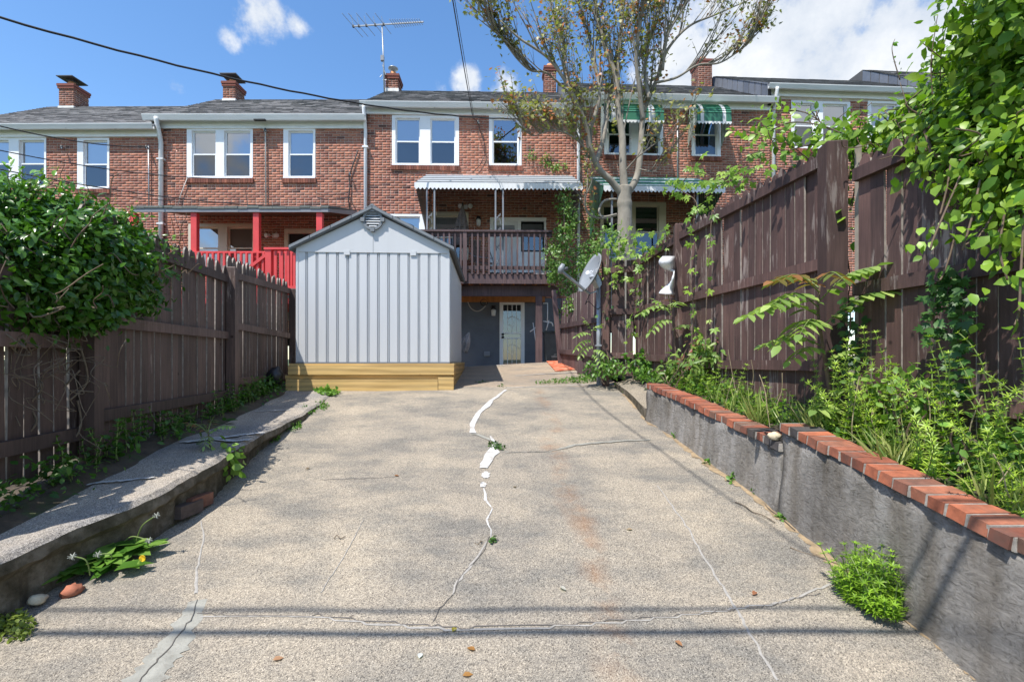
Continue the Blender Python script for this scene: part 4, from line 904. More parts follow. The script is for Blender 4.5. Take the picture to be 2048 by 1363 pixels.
# the ribbed wall: a wide flat panel, then a narrow double groove
mb.box(wx0, wx1, wy0 + .02, wy1, 0, zw - .03); wall_ = mb.build('wall', 'shed', shed)
step = (wx1 - wx0) / n
for i in range(n):
    a = wx0 + i * step; f = MB()
    L_, R_ = a + .014, a + step - .014
    f.prism([(L_, wy0 + .019, .02), (L_ + .008, wy0, .02), (R_ - .008, wy0, .02), (R_, wy0 + .019, .02)], (0, 0, zw - .06)); put('wall_panel', f.mesh('wall_panel', 'shed'), shed)
    put('rib', MB().prism([(R_ + .008, wy0 + .019, .02), (R_ + .011, wy0 + .004, .02), (R_ + .017, wy0 + .004, .02), (R_ + .020, wy0 + .019, .02)], (0, 0, zw - .06)).mesh('rib', 'shed'), shed) if i < n - 1 else None
gm = MB(); gm.prism([(wx0 - .0, wy0 - .012, zw - .06), (wx1, wy0 - .012, zw - .06), (wx1, wy0 - .012, zw), ((wx0 + wx1) / 2, wy0 - .012, zap - .04), (wx0, wy0 - .012, zw)], (0, .05, 0)); gable = gm.build('gable', 'shed', shed)
for cxp in (.76, 1.76): put('clip', MB().box(wx0 + cxp - .045, wx0 + cxp + .045, wy0 - .02, wy0 - .013, zw - .10, zw - .03).mesh('clip', 'shed'), shed)
sub('seam', MB().box((wx0 + wx1) / 2 - .003, (wx0 + wx1) / 2 + .003, wy0 - .0135, wy0 - .0118, zw - .06, zap - .38), 'shedtrim', gable)
xm = (wx0 + wx1) / 2; rise = (zap - zw) / (xm - wx0)
ov = .085; th = .05; fy = wy0 - .075; by = wy1 + .05
def slope(sx):
    xe = (wx0 - ov) if sx < 0 else (wx1 + ov); ze = zw + .02 - ov * rise; r_ = MB()
    r_.prism([(xm, fy, zap + .035), (xe, fy, ze + .025), (xe, fy, ze - .02), (xm, fy, zap - .015)], (0, by - fy, 0)); return r_
for sx in (-1, 1):
    rf = slope(sx).build('roof_slope', 'shedroof', shed); xe = (wx0 - ov) if sx < 0 else (wx1 + ov); ze = zw + .02 - ov * rise
    for i in range(4):
        a, b = i / 4 + .004, (i + 1) / 4 - .004; P = lambda t, dz: (lerp(xm, xe, t), fy - .012, lerp(zap, ze, t) + dz)
        sub('edge_trim', MB().prism([P(a, .045), P(b, .045), P(b, .0), P(a, .0)], (0, .05, 0)), 'shedtrim', rf)
    q = MB()
    for k in range(6):
        t0, t1 = k / 6, (k + 1) / 6; A = Vector((lerp(xm, xe, t0), 0, lerp(zap, ze, t0) + .04)); B = Vector((lerp(xm, xe, t1), 0, lerp(zap, ze, t1) + .04))
        q.add([(A.x, fy, A.z), (B.x, fy, B.z + .018), (B.x, by, B.z + .018), (A.x, by, A.z), (B.x, fy, B.z), (B.x, by, B.z)], [(0, 1, 2, 3), (1, 4, 5, 2)])
    sub('shingle_rows', q, 'shedroof', rf)
put('ridge_cap', MB().prism([(xm - .1, fy - .014, zap - .0), (xm, fy - .014, zap + .07), (xm + .1, fy - .014, zap - .0), (xm, fy - .014, zap + .04)], (0, by - fy + .02, 0)).mesh('ridge_cap', 'shedtrim'), shed)
vz = zap - .165; vm = MB(); seg = 28; ro, ri = .155, .118
for (r0, r1, y0_, y1_) in ((ri, ro, wy0 - .055, wy0 - .012),):
    vs = []
    for k in range(seg):
        c, s_ = math.cos(6.28318 * k / seg), math.sin(6.28318 * k / seg)
        vs += [(xm + r1 * c, y1_, vz + r1 * s_), (xm + r1 * c, y0_, vz + r1 * s_), (xm + r0 * c, y0_, vz + r0 * s_), (xm + r0 * c, y1_, vz + r0 * s_)]
    vm.add(vs, [(k * 4 + j, k * 4 + j + 1, ((k + 1) % seg) * 4 + j + 1, ((k + 1) % seg) * 4 + j) for k in range(seg) for j in range(3)])
vent = vm.build('vent', 'shedtrim', shed)
for ang in (0, 90, 180, 270):
    c, s_ = math.cos(math.radians(ang)), math.sin(math.radians(ang)); cx_, cz_ = xm + .15 * c, vz + .15 * s_
    sub('key_block', MB().box(cx_ - .03, cx_ + .03, wy0 - .07, wy0 - .0125, cz_ - .03, cz_ + .03), 'shedtrim', vent)
for k in range(6):
    z = vz - .1 + k * .038; hw = math.sqrt(max(.001, ri ** 2 - (z - vz) ** 2)) - .004
    sub('louvre', MB().add([(xm - hw, wy0 - .045, z), (xm + hw, wy0 - .045, z), (xm + hw, wy0 - .02, z + .03), (xm - hw, wy0 - .02, z + .03)], [(0, 1, 2, 3)]), 'shed', vent)
sub('vent_back', MB().lathe((0, 0, 0), [(ri, 0), (ri, .002)], 20), 'dark', vent); vb = vent.children[-1]; vb.rotation_euler = (math.pi / 2, 0, 0); vb.location = (xm, wy0 - .016, vz)
for (x, w_) in ((wx0 - .004, .03), (wx1 - .026, .03)): put('corner_trim', MB().box(x, x + w_, wy0 - .008, wy0 + .04, .0, zw - .05).mesh('corner_trim', 'shed'), shed)
put('bottom_rail', MB().box(wx0 - .005, wx1 + .005, wy0 - .012, wy0 + .02, -.0, .022).mesh('bottom_rail', 'shedtrim'), shed)
for i in range(18):   # ribs on the side that faces the patio
    y = wy0 + .1 + i * .16; put('rib', MB().prism([(wx1, y, .02), (wx1 + .012, y + .01, .02), (wx1 + .012, y + .13, .02), (wx1, y + .14, .02)], (0, 0, zw - .12)).mesh('rib', 'shed'), shed)

# ================================================================ balcony and its awning (house C)
def LC(px, py, out): x, z = hC.L(px, py, out); return x, z
OUT = 1.95
balc = thing('balcony', 'dark brown timber balcony with baluster rail over the basement door', 'balcony', hC.P0 + Vector((2.5, -1, 0)), 0)
RC = Matrix.Translation(hC.P0) @ Matrix.Rotation(hC.a, 4, 'Z')
def cb(name, x0, x1, y0, y1, z0, z1, mat, parent=balc, M4=RC): return MB().box(x0, x1, y0, y1, z0, z1, None, M4).build(name, mat, parent)
bl, zt = LC(838, 460, OUT); br, _ = LC(1104, 460, OUT); zf0 = LC(1000, 550, OUT)[1]; zf1 = LC(1000, 567, OUT)[1]; zrail = LC(1000, 462, OUT)[1]
cb('fascia', bl, LC(1012, 550, OUT)[0], -OUT, -OUT + .04, zf1, zf0, 'deckbrown'); cb('fascia', LC(1012, 550, OUT)[0] + .004, br, -OUT + .002, -OUT + .042, zf1, zf0, 'deckbrown')
n = 14
for i in range(n):
    y0 = -OUT + .002 + i * (OUT - .02) / n; cb('deck_board', bl, br, y0, y0 + (OUT - .02) / n - .006, zf0 + .002, zf0 + .03, 'deckbrown')
for i in range(12):
    x = lerp(bl + .1, br - .1, i / 11); cb('joist', x - .02, x + .02, -OUT + .05, -.06, zf1 + .01, zf0 - .002, 'joist')
bz0, bz1 = LC(1000, 592, OUT - .25)[1], LC(1000, 571, OUT - .25)[1]
cb('beam', LC(905, 580, OUT - .25)[0] - .6, LC(1122, 580, OUT - .25)[0], -OUT + .22, -OUT + .31, bz0, bz1, 'deckbrown')
cb('ledger_beam', bl, br, -.16, -.055, zf1 - .2, zf1 - .01, 'joist')
px_, _ = LC(1078, 600, OUT - .2); pb_ = MB().box(px_ - .075, px_ + .075, -OUT + .20, -OUT + .335, gz(.6, 11) - ZB - .05, bz0 - .002, None, RC).build('post', 'deckbrown', balc)
px2, _ = LC(905, 600, OUT - .2); MB().box(px2 - .075, px2 + .075, -OUT + .20, -OUT + .335, gz(-1, 11) - ZB - .05, bz0 - .002, None, RC).build('post', 'deckbrown', balc)
cb('top_rail', bl - .02, br, -OUT - .06, -OUT + .08, zrail - .03, zrail + .012, 'deckbrown'); cb('under_rail', bl, br, -OUT + .001, -OUT + .04, zrail - .12, zrail - .032, 'deckbrown'); cb('bottom_rail', bl, br, -OUT + .001, -OUT + .04, zf0 + .13, zf0 + .21, 'deckbrown')
xp, _ = LC(930, 460, OUT); cb('rail_post', xp - .045, xp + .045, -OUT - .045, -OUT - .002, zf1 + .05, zrail - .032, 'deckbrown')
nb = int((br - bl) / .128)
bm = MB().box(-.019, .019, -.019, .019, 0, zrail - .035 - zf0 - .02)
bme = bm.mesh('baluster', 'deckbrown')
for i in range(nb):
    x = bl + .05 + i * .128
    if abs(x - xp) < .075: continue
    w = RC @ Vector((x, -OUT - .021, zf0 + .01)); put('baluster', bme, balc, loc=w, rot=(0, 0, hC.a))
for y_ in np.linspace(-OUT + .12, -.1, 13):
    w = RC @ Vector((bl, y_, zf0 + .03)); put('baluster', bme, balc, loc=w, rot=(0, 0, hC.a))
cb('side_rail', bl - .04, bl + .04, -OUT + .08, -.02, zrail - .03, zrail + .01, 'deckbrown')
# ribbed metal awning
def ribbed_awning(name, label, h, px0, px1, pyf0, pyf1, pyw, out, stripe, side_drop, group=None, nst=7, wave=.09):
    t = thing(name, label, 'awning', h.wpt(h.w / 2, -out, 3), 0, group)
    R4 = Matrix.Translation(h.P0) @ Matrix.Rotation(h.a, 4, 'Z')
    x0, zf = h.L(px0, pyf0, out); x1, _ = h.L(px1, pyf0, out); zv = h.L(px0, pyf1, out)[1]; zw_ = h.L(px0, pyw, 0.0)[1]
    for i in range(nst):                                   # panels with a raised seam between, stepping down to the front
        a, b = i / nst, (i + 1) / nst; mb = MB()
        ya, yb = lerp(0, -out, a), lerp(0, -out, b) - .01; za, zb_ = lerp(zw_, zf, a), lerp(zw_, zf, b)
        mb.add([R4 @ Vector(p) for p in ((x0, ya, za), (x1, ya, za), (x1, yb, zb_ + .03), (x0, yb, zb_ + .03), (x1, yb, zb_ - .004), (x0, yb, zb_ - .004), (x0, ya, za - .02), (x1, ya, za - .02))], [(0, 3, 2, 1), (3, 5, 4, 2), (5, 6, 7, 4), (0, 6, 5, 3), (1, 2, 4, 7)])
        mb.build('awning_panel', stripe[i % len(stripe)], t)
    mb = MB(); vs = []; n = int((x1 - x0) / wave) * 6
    for i in range(n + 1):
        x = lerp(x0, x1, i / n); z = zv + (0.022 * (1 + math.cos(6.28318 * i / 6))) ; y = -out - .014
        vs += [R4 @ Vector((x, y, zf + .012)), R4 @ Vector((x, y - .006, z))]
    mb.add(vs, [(2 * i, 2 * i + 1, 2 * i + 3, 2 * i + 2) for i in range(n)]); mb.build('valance', 'whitem', t)
    if side_drop:
        for sx, x in (('l', x0 + .01), ('r', x1 - .01)):
            mb = MB(); ns = 14
            for k in range(ns):                            # slatted side wing
                q0, q1 = k / ns, (k + .95) / ns
                top = lambda q: lerp(zw_, zf, 1 - q) - .03; yy = lambda q: lerp(-out, -.02, q)
                bot = lambda q: zf - .03 - side_drop * q
                mb.add([R4 @ Vector(p) for p in ((x, yy(q0), top(q0)), (x, yy(q1), top(q1)), (x, yy(q1), bot(q1)), (x, yy(q0), bot(q0)))], [(0, 1, 2, 3)])
            mb.build('side_wing', 'greym' if stripe[0] != 'greenm' else 'greenm', t)
    return t, x0, x1, zf
aw, ax0, ax1, azf = ribbed_awning('porch_awning', 'white and grey ribbed metal awning with scalloped edge above the balcony', hC, 829, 1166, 367, 379, 350, 1.85, ['whitem', 'awngrey'], .75, nst=9)
for pxp in (854, 869, 991, 1006):
    x, _ = LC(pxp, 420, OUT - .12); cb('iron_post', x - .018, x + .018, -OUT + .10, -OUT + .136, zf0 + .03, azf - .0, 'ironw', aw)
for (pa, pb2) in ((854, 869), (991, 1006)):
    xa, _ = LC(pa, 420, OUT - .12); xb, _ = LC(pb2, 420, OUT - .12); xc = (xa + xb) / 2; hw = (xb - xa) / 2 - .022
    for zc in (zf0 + .28, zf0 + .62, zf0 + .98, zf0 + 1.3):
        pts = [RC @ Vector((xc + hw * math.cos(t) * (.35 + .65 * abs(math.sin(t / 2))), -OUT + .118, zc + .13 * math.sin(t * .5 - 1.2) + .05 * math.sin(t))) for t in np.linspace(0, 9.4, 30)]
        MB().tube(pts, .007, 5).build('scroll', 'ironw', aw, True)
gaw, gx0, gx1, gzf = ribbed_awning('porch_awning', 'green and white ribbed metal porch awning behind the tree trunk', hD, 1207, 1450, 372, 384, 354, 1.7, ['greenm', 'whitem', 'greenm'], .85, nst=9)
for pxp in (1200 + 24, 1395):
    x, _ = hD.L(pxp, 400, 1.6); R4 = Matrix.Translation(hD.P0) @ Matrix.Rotation(hD.a, 4, 'Z'); MB().box(x - .02, x + .02, -1.6, -1.56, 1.5, gzf, None, R4).build('iron_post', 'ironw', gaw)
# curved striped window hoods
def hood(label, h, px0, px1, py0, py1, out=.62):
    t = thing('window_awning', label, 'awning', h.wpt(h.w / 2, -.3, 6), 0, 'green window awnings'); R4 = Matrix.Translation(h.P0) @ Matrix.Rotation(h.a, 4, 'Z')
    x0, zt = h.L(px0, py0, 0.02); x1 = h.L(px1, py1, out)[0]; zb = h.L(px0, py1, out)[1]; x0 = h.L(px0, py0, .3)[0]
    prof = []
    for k in range(12):
        a = math.radians(8 + 74 * k / 11); prof.append((-.02 - out * math.sin(a) * 1.0, zb + (zt - zb) * math.cos(a) ** .75))
    prof[-1] = (-out, zb)
    bands = [(0, .10, 'greenm'), (.10, .20, 'whitem'), (.20, .74, 'greenm'), (.74, .84, 'whitem'), (.84, 1, 'greenm')]
    for a, b, mt in bands:
        mb = MB(); xa, xb = lerp(x0, x1, a) + .001, lerp(x0, x1, b) - .001
        for k in range(11):
            (ya, za), (yb, zb_) = prof[k], prof[k + 1]
            mb.add([R4 @ Vector(p) for p in ((xa, ya, za), (xb, ya, za), (xb, yb - .012, zb_ + .012), (xa, yb - .012, zb_ + .012), (xb, yb + .004, zb_ - .006), (xa, yb + .004, zb_ - .006))], [(0, 3, 2, 1), (3, 5, 4, 2)])
        mb.build('stripe_panel', mt, t)
    for x in (x0, x1):
        for k in range(13):                                # slanted side slats, green and white
            mb = MB(); q0, q1 = k / 13, (k + .92) / 13; A = lambda q: (x, lerp(prof[0][0], -out, q), np.interp(q, np.linspace(0, 1, 12), [p[1] for p in prof]))
            yb = lambda q: (x, lerp(-.02, -out, q), zb - .42 * (1 - q))
            mb.add([R4 @ Vector(p) for p in (A(q0), A(q1), yb(q1), yb(q0))], [(0, 1, 2, 3)]); mb.build('side_slat', 'greenm' if k % 2 == 0 else 'whitem', t)
    mb = MB(); n = int((x1 - x0) / .085) * 6; vs = []
    for i in range(n + 1):
        x = lerp(x0, x1, i / n); vs += [R4 @ Vector((x, -out - .02, zb + .01)), R4 @ Vector((x, -out - .024, zb - .05 + .02 * math.cos(6.28318 * i / 6)))]
    mb.add(vs, [(2 * i, 2 * i + 1, 2 * i + 3, 2 * i + 2) for i in range(n)]); mb.build('valance', 'whitem', t); return t
hood('green striped window awning clear of the tree, over a single window', hD, 1384, 1463, 217, 243)
hood('wide green striped window awning half hidden by the tree limbs', hD, 1205, 1328, 216, 240)

# ================================================================ red porch (house B)
porch = thing('porch', 'red timber porch with flat grey-edged roof beside the shed', 'porch', hB.wpt(2, -1, 0), 0)
RB = Matrix.Translation(hB.P0) @ Matrix.Rotation(hB.a, 4, 'Z'); PO = 2.0
def rb(name, x0, x1, y0, y1, z0, z1, mat, parent=porch): return MB().box(x0, x1, y0, y1, z0, z1, None, RB).build(name, mat, parent)
x0, zt = hB.L(266, 414, PO); x1, _ = hB.L(655, 414, PO); zb = hB.L(400, 424, PO)[1]; zw_ = hB.L(690, 432, .05)[1] + .12
mb = MB(); mb.prism([RB @ Vector(p) for p in ((x0, -PO, zt - .045), (x0, -PO, zt), (x0, -.01, zw_ + .02), (x0, -.01, zw_ - .10))], RB.to_3x3() @ Vector((x1 - x0, 0, 0))); rfp = mb.build('roof', 'joist', porch)
rfp.data.materials[0] = M['twig']
rr = random.Random(5); x = x0 - .02
while x < x1:
    w = rr.uniform(.22, .34); b = min(x + w - .006, x1 + .03); dz = rr.uniform(-.012, .012)
    mb = MB(); mb.prism([RB @ Vector(p) for p in ((x, -PO - .03, zt - .035 + dz), (x, -PO - .03, zt + .015 + dz), (x, -.02, zw_ + .045), (x, -.02, zw_ + .025))], RB.to_3x3() @ Vector((b - x, 0, 0)))
    mb.c = [(.15, .165, .155, 1)] * len(mb.v); sub('shingle', mb, 'shingle', rfp); x += w
rb('fascia', x0 - .01, x1 + .02, -PO - .012, -PO + .03, zb, zt - .036, 'greym')
mb = MB(); mb.prism([RB @ Vector(p) for p in ((x1 + .021, -PO, zb), (x1 + .021, -PO, zt - .036), (x1 + .021, -.02, zw_ + .02), (x1 + .021, -.02, zw_ - .1))], RB.to_3x3() @ Vector((.02, 0, 0))); mb.build('fascia', 'greym', porch)
zdk = hB.L(450, 596, PO)[1]; zr = hB.L(450, 502, PO)[1]
for pxp in (268, 390, 514, 640):
    x, _ = hB.L(pxp, 440, PO - .08); rb('post', x - .065, x + .065, -PO + .03, -PO + .14, zdk, zb - .002, 'red')
rb('floor', x0 + .1, x1, -PO, -.05, zdk - .12, zdk - .002, 'red')
xr0, _ = hB.L(300, 500, PO); xr1, _ = hB.L(636, 500, PO); rb('top_rail', xr0, xr1, -PO - .0, -PO + .10, zr - .04, zr, 'red'); rb('bottom_rail', xr0, xr1, -PO + .02, -PO + .06, zdk + .1, zdk + .17, 'red')
bme2 = MB().box(-.022, .022, -.022, .022, 0, zr - .045 - zdk - .02).mesh('baluster', 'red')
for i in range(int((xr1 - xr0) / .125)):
    put('baluster', bme2, porch, loc=RB @ Vector((xr0 + .05 + i * .125, -PO - .024, zdk + .02)))
stair = thing('stair_rail', 'red timber stair landing rail in front of the red porch', 'railing', hB.wpt(3, -2.6, 0), 0)
SO = 2.75; xs0, zs1 = hB.L(536, 500, SO); xs1, _ = hB.L(592, 500, SO); zs1 = hB.L(536, 499, SO)[1]; zs0 = hB.L(536, 600, SO)[1]
rb('newel_post', xs0 - .06, xs0 + .06, -SO, -SO + .12, zs0 + .25, zs1, 'red', stair); rb('top_rail', xs0 - .08, xs1 + .3, -SO - .02, -SO + .12, zs1 + .002, zs1 + .045, 'red', stair)
bme3 = MB().box(-.024, .024, -.02, .02, 0, zs1 - zs0 - .3).mesh('baluster', 'red')
for i in range(5): put('baluster', bme3, stair, loc=RB @ Vector((xs0 + .14 + i * .13, -SO + .05, zs0 + .3)))
rb('landing', xs0 - .05, xs1 + .35, -SO + .02, -PO - .06, zs0 + .2, zs0 + .298, 'red', stair)
a = RB @ Vector((hB.L(493, 536, SO)[0], -SO + .05, hB.L(493, 538, SO)[1])); b = RB @ Vector((xs0 - .02, -SO + .05, zs1 - .08)); MB().bar(a, b, .09, .06).build('hand_rail', 'red', stair)
for q in (.25, .5, .75):
    p = a.lerp(b, q); MB().box(p.x - .02, p.x + .02, p.y - .02, p.y + .02, p.z - .5, p.z - .03).build('baluster', 'red', stair)
# flood lamps and wall lights
def flood(label, h, px, py, out=.1):
    x, z = h.L(px, py, out); R4 = Matrix.Translation(h.P0) @ Matrix.Rotation(h.a, 4, 'Z')
    t = thing('flood_light', label, 'lamp', R4 @ Vector((x, 0, z)), 0, None)
    MB().box(x - .05, x + .05, -.04, -.012, z - .05, z + .05, None, R4).build('bracket', 'whitem', t)
    for sx in (-1, 1):
        mb = MB(); c = R4 @ Vector((x + .12 * sx, -.16, z - .02)); mb.lathe((0, 0, 0), [(.02, -.08), (.04, -.06), (.065, .04), (.06, .05)], 14)
        R = Matrix.Translation(c) @ Matrix.Rotation(math.radians(105), 4, 'X') @ Matrix.Rotation(.4 * sx, 4, 'Y'); mb.v = [tuple(R @ Vector(p)) for p in mb.v]; mb.build('lamp_head', 'whitem', t, True)
        MB().tube([R4 @ Vector((x + .03 * sx, -.04, z)), R4 @ Vector((x + .10 * sx, -.10, z - .01))], .012, 6).build('arm', 'whitem', t)
flood('twin white flood lamps on the brick wall under the red porch roof', hB, 546, 470); flood('twin white flood lamps under the white balcony awning', hC, 931, 412)
def lantern(label, h, px, py, glow=False):
    x, z = h.L(px, py, .15); R4 = Matrix.Translation(h.P0) @ Matrix.Rotation(h.a, 4, 'Z'); t = thing('wall_lantern', label, 'lamp', R4 @ Vector((x, 0, z)), 0, None)
    mb = MB(); mb.box(x - .05, x + .05, -.05, -.03, z - .05, z + .16, None, R4); mb.box(x - .02, x + .02, -.14, -.05, z + .1, z + .13, None, R4); mb.build('bracket', 'black', t)
    mb = MB(); mb.lathe(R4 @ Vector((x, -.14, z)), [(.05, -.12), (.065, .02), (.05, .05)], 8); mb.build('glass_shade', 'whitem', t, True)
    mb = MB(); mb.lathe(R4 @ Vector((x, -.14, z)), [(.08, .05), (.05, .11), (.01, .14)], 8); mb.build('hood', 'black', t, True)
lantern('black wall lantern beside the white basement security door', hC, 987, 622); lantern('small pale porch lamp on the brick wall of the balcony', hC, 957, 442)
x, z = hC.L(974, 707, .08); vt = thing('dryer_vent', 'small grey vent cover low on the blue basement wall', 'vent', hC.wpt(x, 0, z), 0)
MB().box(x - .07, x + .07, -.09, -.052, z - .06, z + .06, None, RC).build('box', 'galv', vt); MB().prism([RC @ Vector(p) for p in ((x - .08, -.13, z - .05), (x + .08, -.13, z - .05), (x + .08, -.091, z + .05), (x - .08, -.091, z + .05))], (0, -.008, 0)).build('flap', 'greym', vt)
# cables drooping under the balcony
def cable(name, label, pts, r, mat, cat='cable'):
    return tag(MB().tube(pts, r, 6).build(name, mat, None, True), label, cat)
def smooth_pts(P, n=10):
    P = [Vector(p) for p in P]; out = []
    for i in range(len(P) - 1):
        p0, p1, p2, p3 = P[max(i - 1, 0)], P[i], P[i + 1], P[min(i + 2, len(P) - 1)]
        for k in range(n):
            t = k / n; out.append(.5 * ((2 * p1) + (p2 - p0) * t + (2 * p0 - 5 * p1 + 4 * p2 - p3) * t * t + (3 * p1 - p0 - 3 * p2 + p3) * t ** 3))
    return out + [P[-1]]
cable('hanging_cable', 'pale cable hanging in a loop against the blue basement wall', smooth_pts([RC @ Vector(hC.L(a, b, .12)[:1] + (-.12,) + hC.L(a, b, .12)[1:]) for a, b in ((934, 590), (936, 604), (942, 616), (953, 622), (963, 619), (971, 611), (976, 600))]), .012, 'wireb')
cable('coiled_cable', 'black coiled cable tied up above the basement lantern', [RC @ Vector((hC.L(968, 605, .1)[0] + .09 * math.cos(t), -.1 - .004 * t, hC.L(968, 605, .1)[1] + .08 * math.sin(t))) for t in np.linspace(0, 18, 70)], .009, 'wire')

# ================================================================ roof antenna
ant = thing('tv_antenna', 'long television antenna on a mast beside the white-flashed chimney', 'antenna', hC.wpt(hC.L(767, 180, -2.6)[0], 2.6, hC.zr - .1), 0)
Ya = 15.45; P = lambda px, py: ray(px, py, Ya)
MB().tube([P(769, 188), P(767, 120), P(764, 48)], [.028, .024, .02], 8).build('mast', 'galv', ant, True)
A, B = ray(706, 53, 15.8), ray(847, 44, 14.9); MB().bar(A, B, .035, .035).build('boom', 'galv', ant)
for i, (q, l) in enumerate([(0.005, .62), (.09, .6), (.2, .58), (.33, .55), (.45, .52)] + [(.58 + .032 * k, .22 - .006 * k) for k in range(13)]):
    c = A.lerp(B, q); d = Vector((.25, .93, 0)).normalized()
    MB().tube([c - d * l + Vector((0, 0, .0)), c + d * l * .9], .009, 5).build('element', 'galv', ant)
for i, q in enumerate((.005, .09, .2, .33, .45)):
    c = A.lerp(B, q); MB().tube([c, c + Vector((-.06, -.05, .34 - .05 * i * .6))], .008, 5).build('element', 'galv', ant); MB().box(c.x - .03, c.x + .03, c.y - .03, c.y + .03, c.z - .035, c.z + .035).build('insulator', 'darkgrey', ant)
MB().box(P(765, 112).x - .05, P(765, 112).x + .05, Ya - .05, Ya + .05, P(765, 122).z, P(765, 112).z).build('rotor', 'greym', ant)
for a_, b_ in (((765, 130), (772, 150)), ((764, 150), (760, 155)), ((766, 160), (773, 160))): MB().tube([P(*a_), P(*b_)], .015, 5).build('bracket', 'galv', ant)

# ================================================================ satellite dish
sat = thing('satellite_dish', 'grey satellite dish on a steel pole in front of the brown fence', 'satellite dish', (1.40, 7.86, gz(1.4, 7.9)), 0)
px0_ = ray(1197, 700, 7.86).x; zt_ = ray(1197, 566, 7.86).z
MB().tube([(px0_, 7.86, 1.15), (px0_, 7.86, zt_)], .034, 12).build('pole', 'galv', sat, True)
dc = ray(1181, 546, 7.74)                                   # dish centre
nrm = Vector((-.86, -.31, .41)).normalized(); upv = (Vector((0, 0, 1)) - nrm * nrm.z).normalized(); rt = nrm.cross(upv).normalized()
mb = MB(); rings, seg = 7, 36; vs = []; a_, b_ = .27, .345
for i in range(rings + 1):
    q = i / rings
    for k in range(seg):
        t = 6.28318 * k / seg; vs.append(dc + rt * a_ * q * math.cos(t) + upv * b_ * q * math.sin(t) + nrm * (.085 * q * q - .06))
fs = [(i * seg + k, i * seg + (k + 1) % seg, (i + 1) * seg + (k + 1) % seg, (i + 1) * seg + k) for i in range(1, rings) for k in range(seg)] + [tuple(seg + k for k in range(seg))]
o2 = len(vs); vs += [v - nrm * .012 for v in vs[rings * seg:]] ; vs += [dc + rt * a_ * .6 * math.cos(6.28318 * k / seg) + upv * b_ * .6 * math.sin(6.28318 * k / seg) - nrm * .05 for k in range(seg)]
fs += [(rings * seg + k, rings * seg + (k + 1) % seg, o2 + (k + 1) % seg, o2 + k) for k in range(seg)] + [(o2 + k, o2 + (k + 1) % seg, o2 + seg + (k + 1) % seg, o2 + seg + k) for k in range(seg)] + [tuple(o2 + seg + k for k in range(seg))]
mb.add(vs, fs); dish = mb.build('reflector', 'dish', sat, True)
# lettering and roundel on the reflector
def text_mesh(txt, size):
    cu = bpy.data.curves.new('t', 'FONT'); cu.body = txt; cu.size = size; cu.align_x = 'CENTER'; cu.align_y = 'CENTER'; ob = bpy.data.objects.new('t', cu); COL.objects.link(ob)
    dg = bpy.context.evaluated_depsgraph_get(); me = bpy.data.meshes.new_from_object(ob.evaluated_get(dg)); bpy.data.objects.remove(ob); return me
def onto_dish(me, cu_, cv_):
    for v in me.vertices:
        u, w = v.co.x + cu_, v.co.y + cv_; q2 = (u / a_) ** 2 + (w / b_) ** 2; p = dc - rt * u + upv * w + nrm * (.085 * q2 - .06 + .004); v.co = p
    me.materials.clear(); me.materials.append(M['vinyl']); return me
sgn = 1
me = text_mesh('DIRECTV', .085); put('lettering', onto_dish(me, .045, .055), sat)
ml = MB(); ml.lathe((0, 0, 0), [(.035, 0), (.035, .0001)], 18); mm_ = ml.mesh('roundel', 'vinyl'); put('roundel', onto_dish(mm_, -.17, .055), sat)
f0 = ray(1178, 587, 7.70); f1 = ray(1122, 541, 7.42); MB().bar(f0, f1, .045, .03).build('feed_arm', 'dish', sat)
lnb = MB(); lnb.tube([f1 + Vector((-.02, 0, -.04)), f1 + Vector((.0, 0, .02)), f1 + Vector((.035, .0, .10))], [.035, .05, .03], 10); lnb.build('receiver_head', 'dish', sat, True)
lz = MB(); lz.tube([f1 + Vector((.02, .0, .02)), f1 + Vector((.10, .03, .035))], [.025, .034], 10); lz.build('feed_horn', 'dishdark', sat, True)
MB().bar(dc - nrm * .05, Vector((px0_, 7.86, zt_ - .05)), .09, .12).build('mount', 'galv', sat); MB().bar(f0, Vector((px0_, 7.86, zt_ - .12)), .02, .02).build('brace', 'galv', sat)
cp = smooth_pts([f0 + Vector((.02, .03, 0)), f0 + Vector((-.05, .06, -.16)), (px0_ - .16, 7.85, zt_ - .30), (px0_ - .02, 7.82, zt_ - .42), (px0_ + .12, 7.84, zt_ - .28), (px0_ + .05, 7.86, zt_ - .12)]); MB().tube(cp, .006, 5).build('coax_loop', 'wire', sat, True)
MB().box(px0_ - .05, px0_ + .05, 7.80, 7.90, 1.86, 1.885).build('clamp', 'galv', sat)
bxp = ray(1210, 664, 7.80); jb = tag(MB().box(bxp.x - .05, bxp.x + .05, 7.76, 7.83, bxp.z - .05, bxp.z + .06).build('junction_box', 'whitem'), 'small white junction box clamped beside the satellite dish pole', 'electrical box')
# crumpled white metal sheet nailed to the fence post
mb = MB(); vs = []; n = 14
for i in range(n + 1):
    q = i / n; py = lerp(512, 586, q); wpx = 18 + 12 * math.sin(q * 6.283 * 1.15 + .4) - (14 if abs(q - .45) < .09 else 0); px_r = 1350
    for k in range(4):
        u = k / 3; p = ray(lerp(px_r, px_r - max(4, wpx) * 1.1, u), py + 6 * (1 - u) * math.sin(q * 9), 6.13 - .10 * math.sin(u * 3.1) - .05 * math.sin(q * 13)); vs.append(p)
mb.add(vs, [(i * 4 + k, i * 4 + k + 1, (i + 1) * 4 + k + 1, (i + 1) * 4 + k) for i in range(n) for k in range(3)])
sm = mb.build('bent_metal_sheet', 'whitem', None, True); sm.modifiers.new('t', 'SOLIDIFY').thickness = .004; tag(sm, 'crumpled white sheet of metal sticking out by the fence post', 'scrap metal')

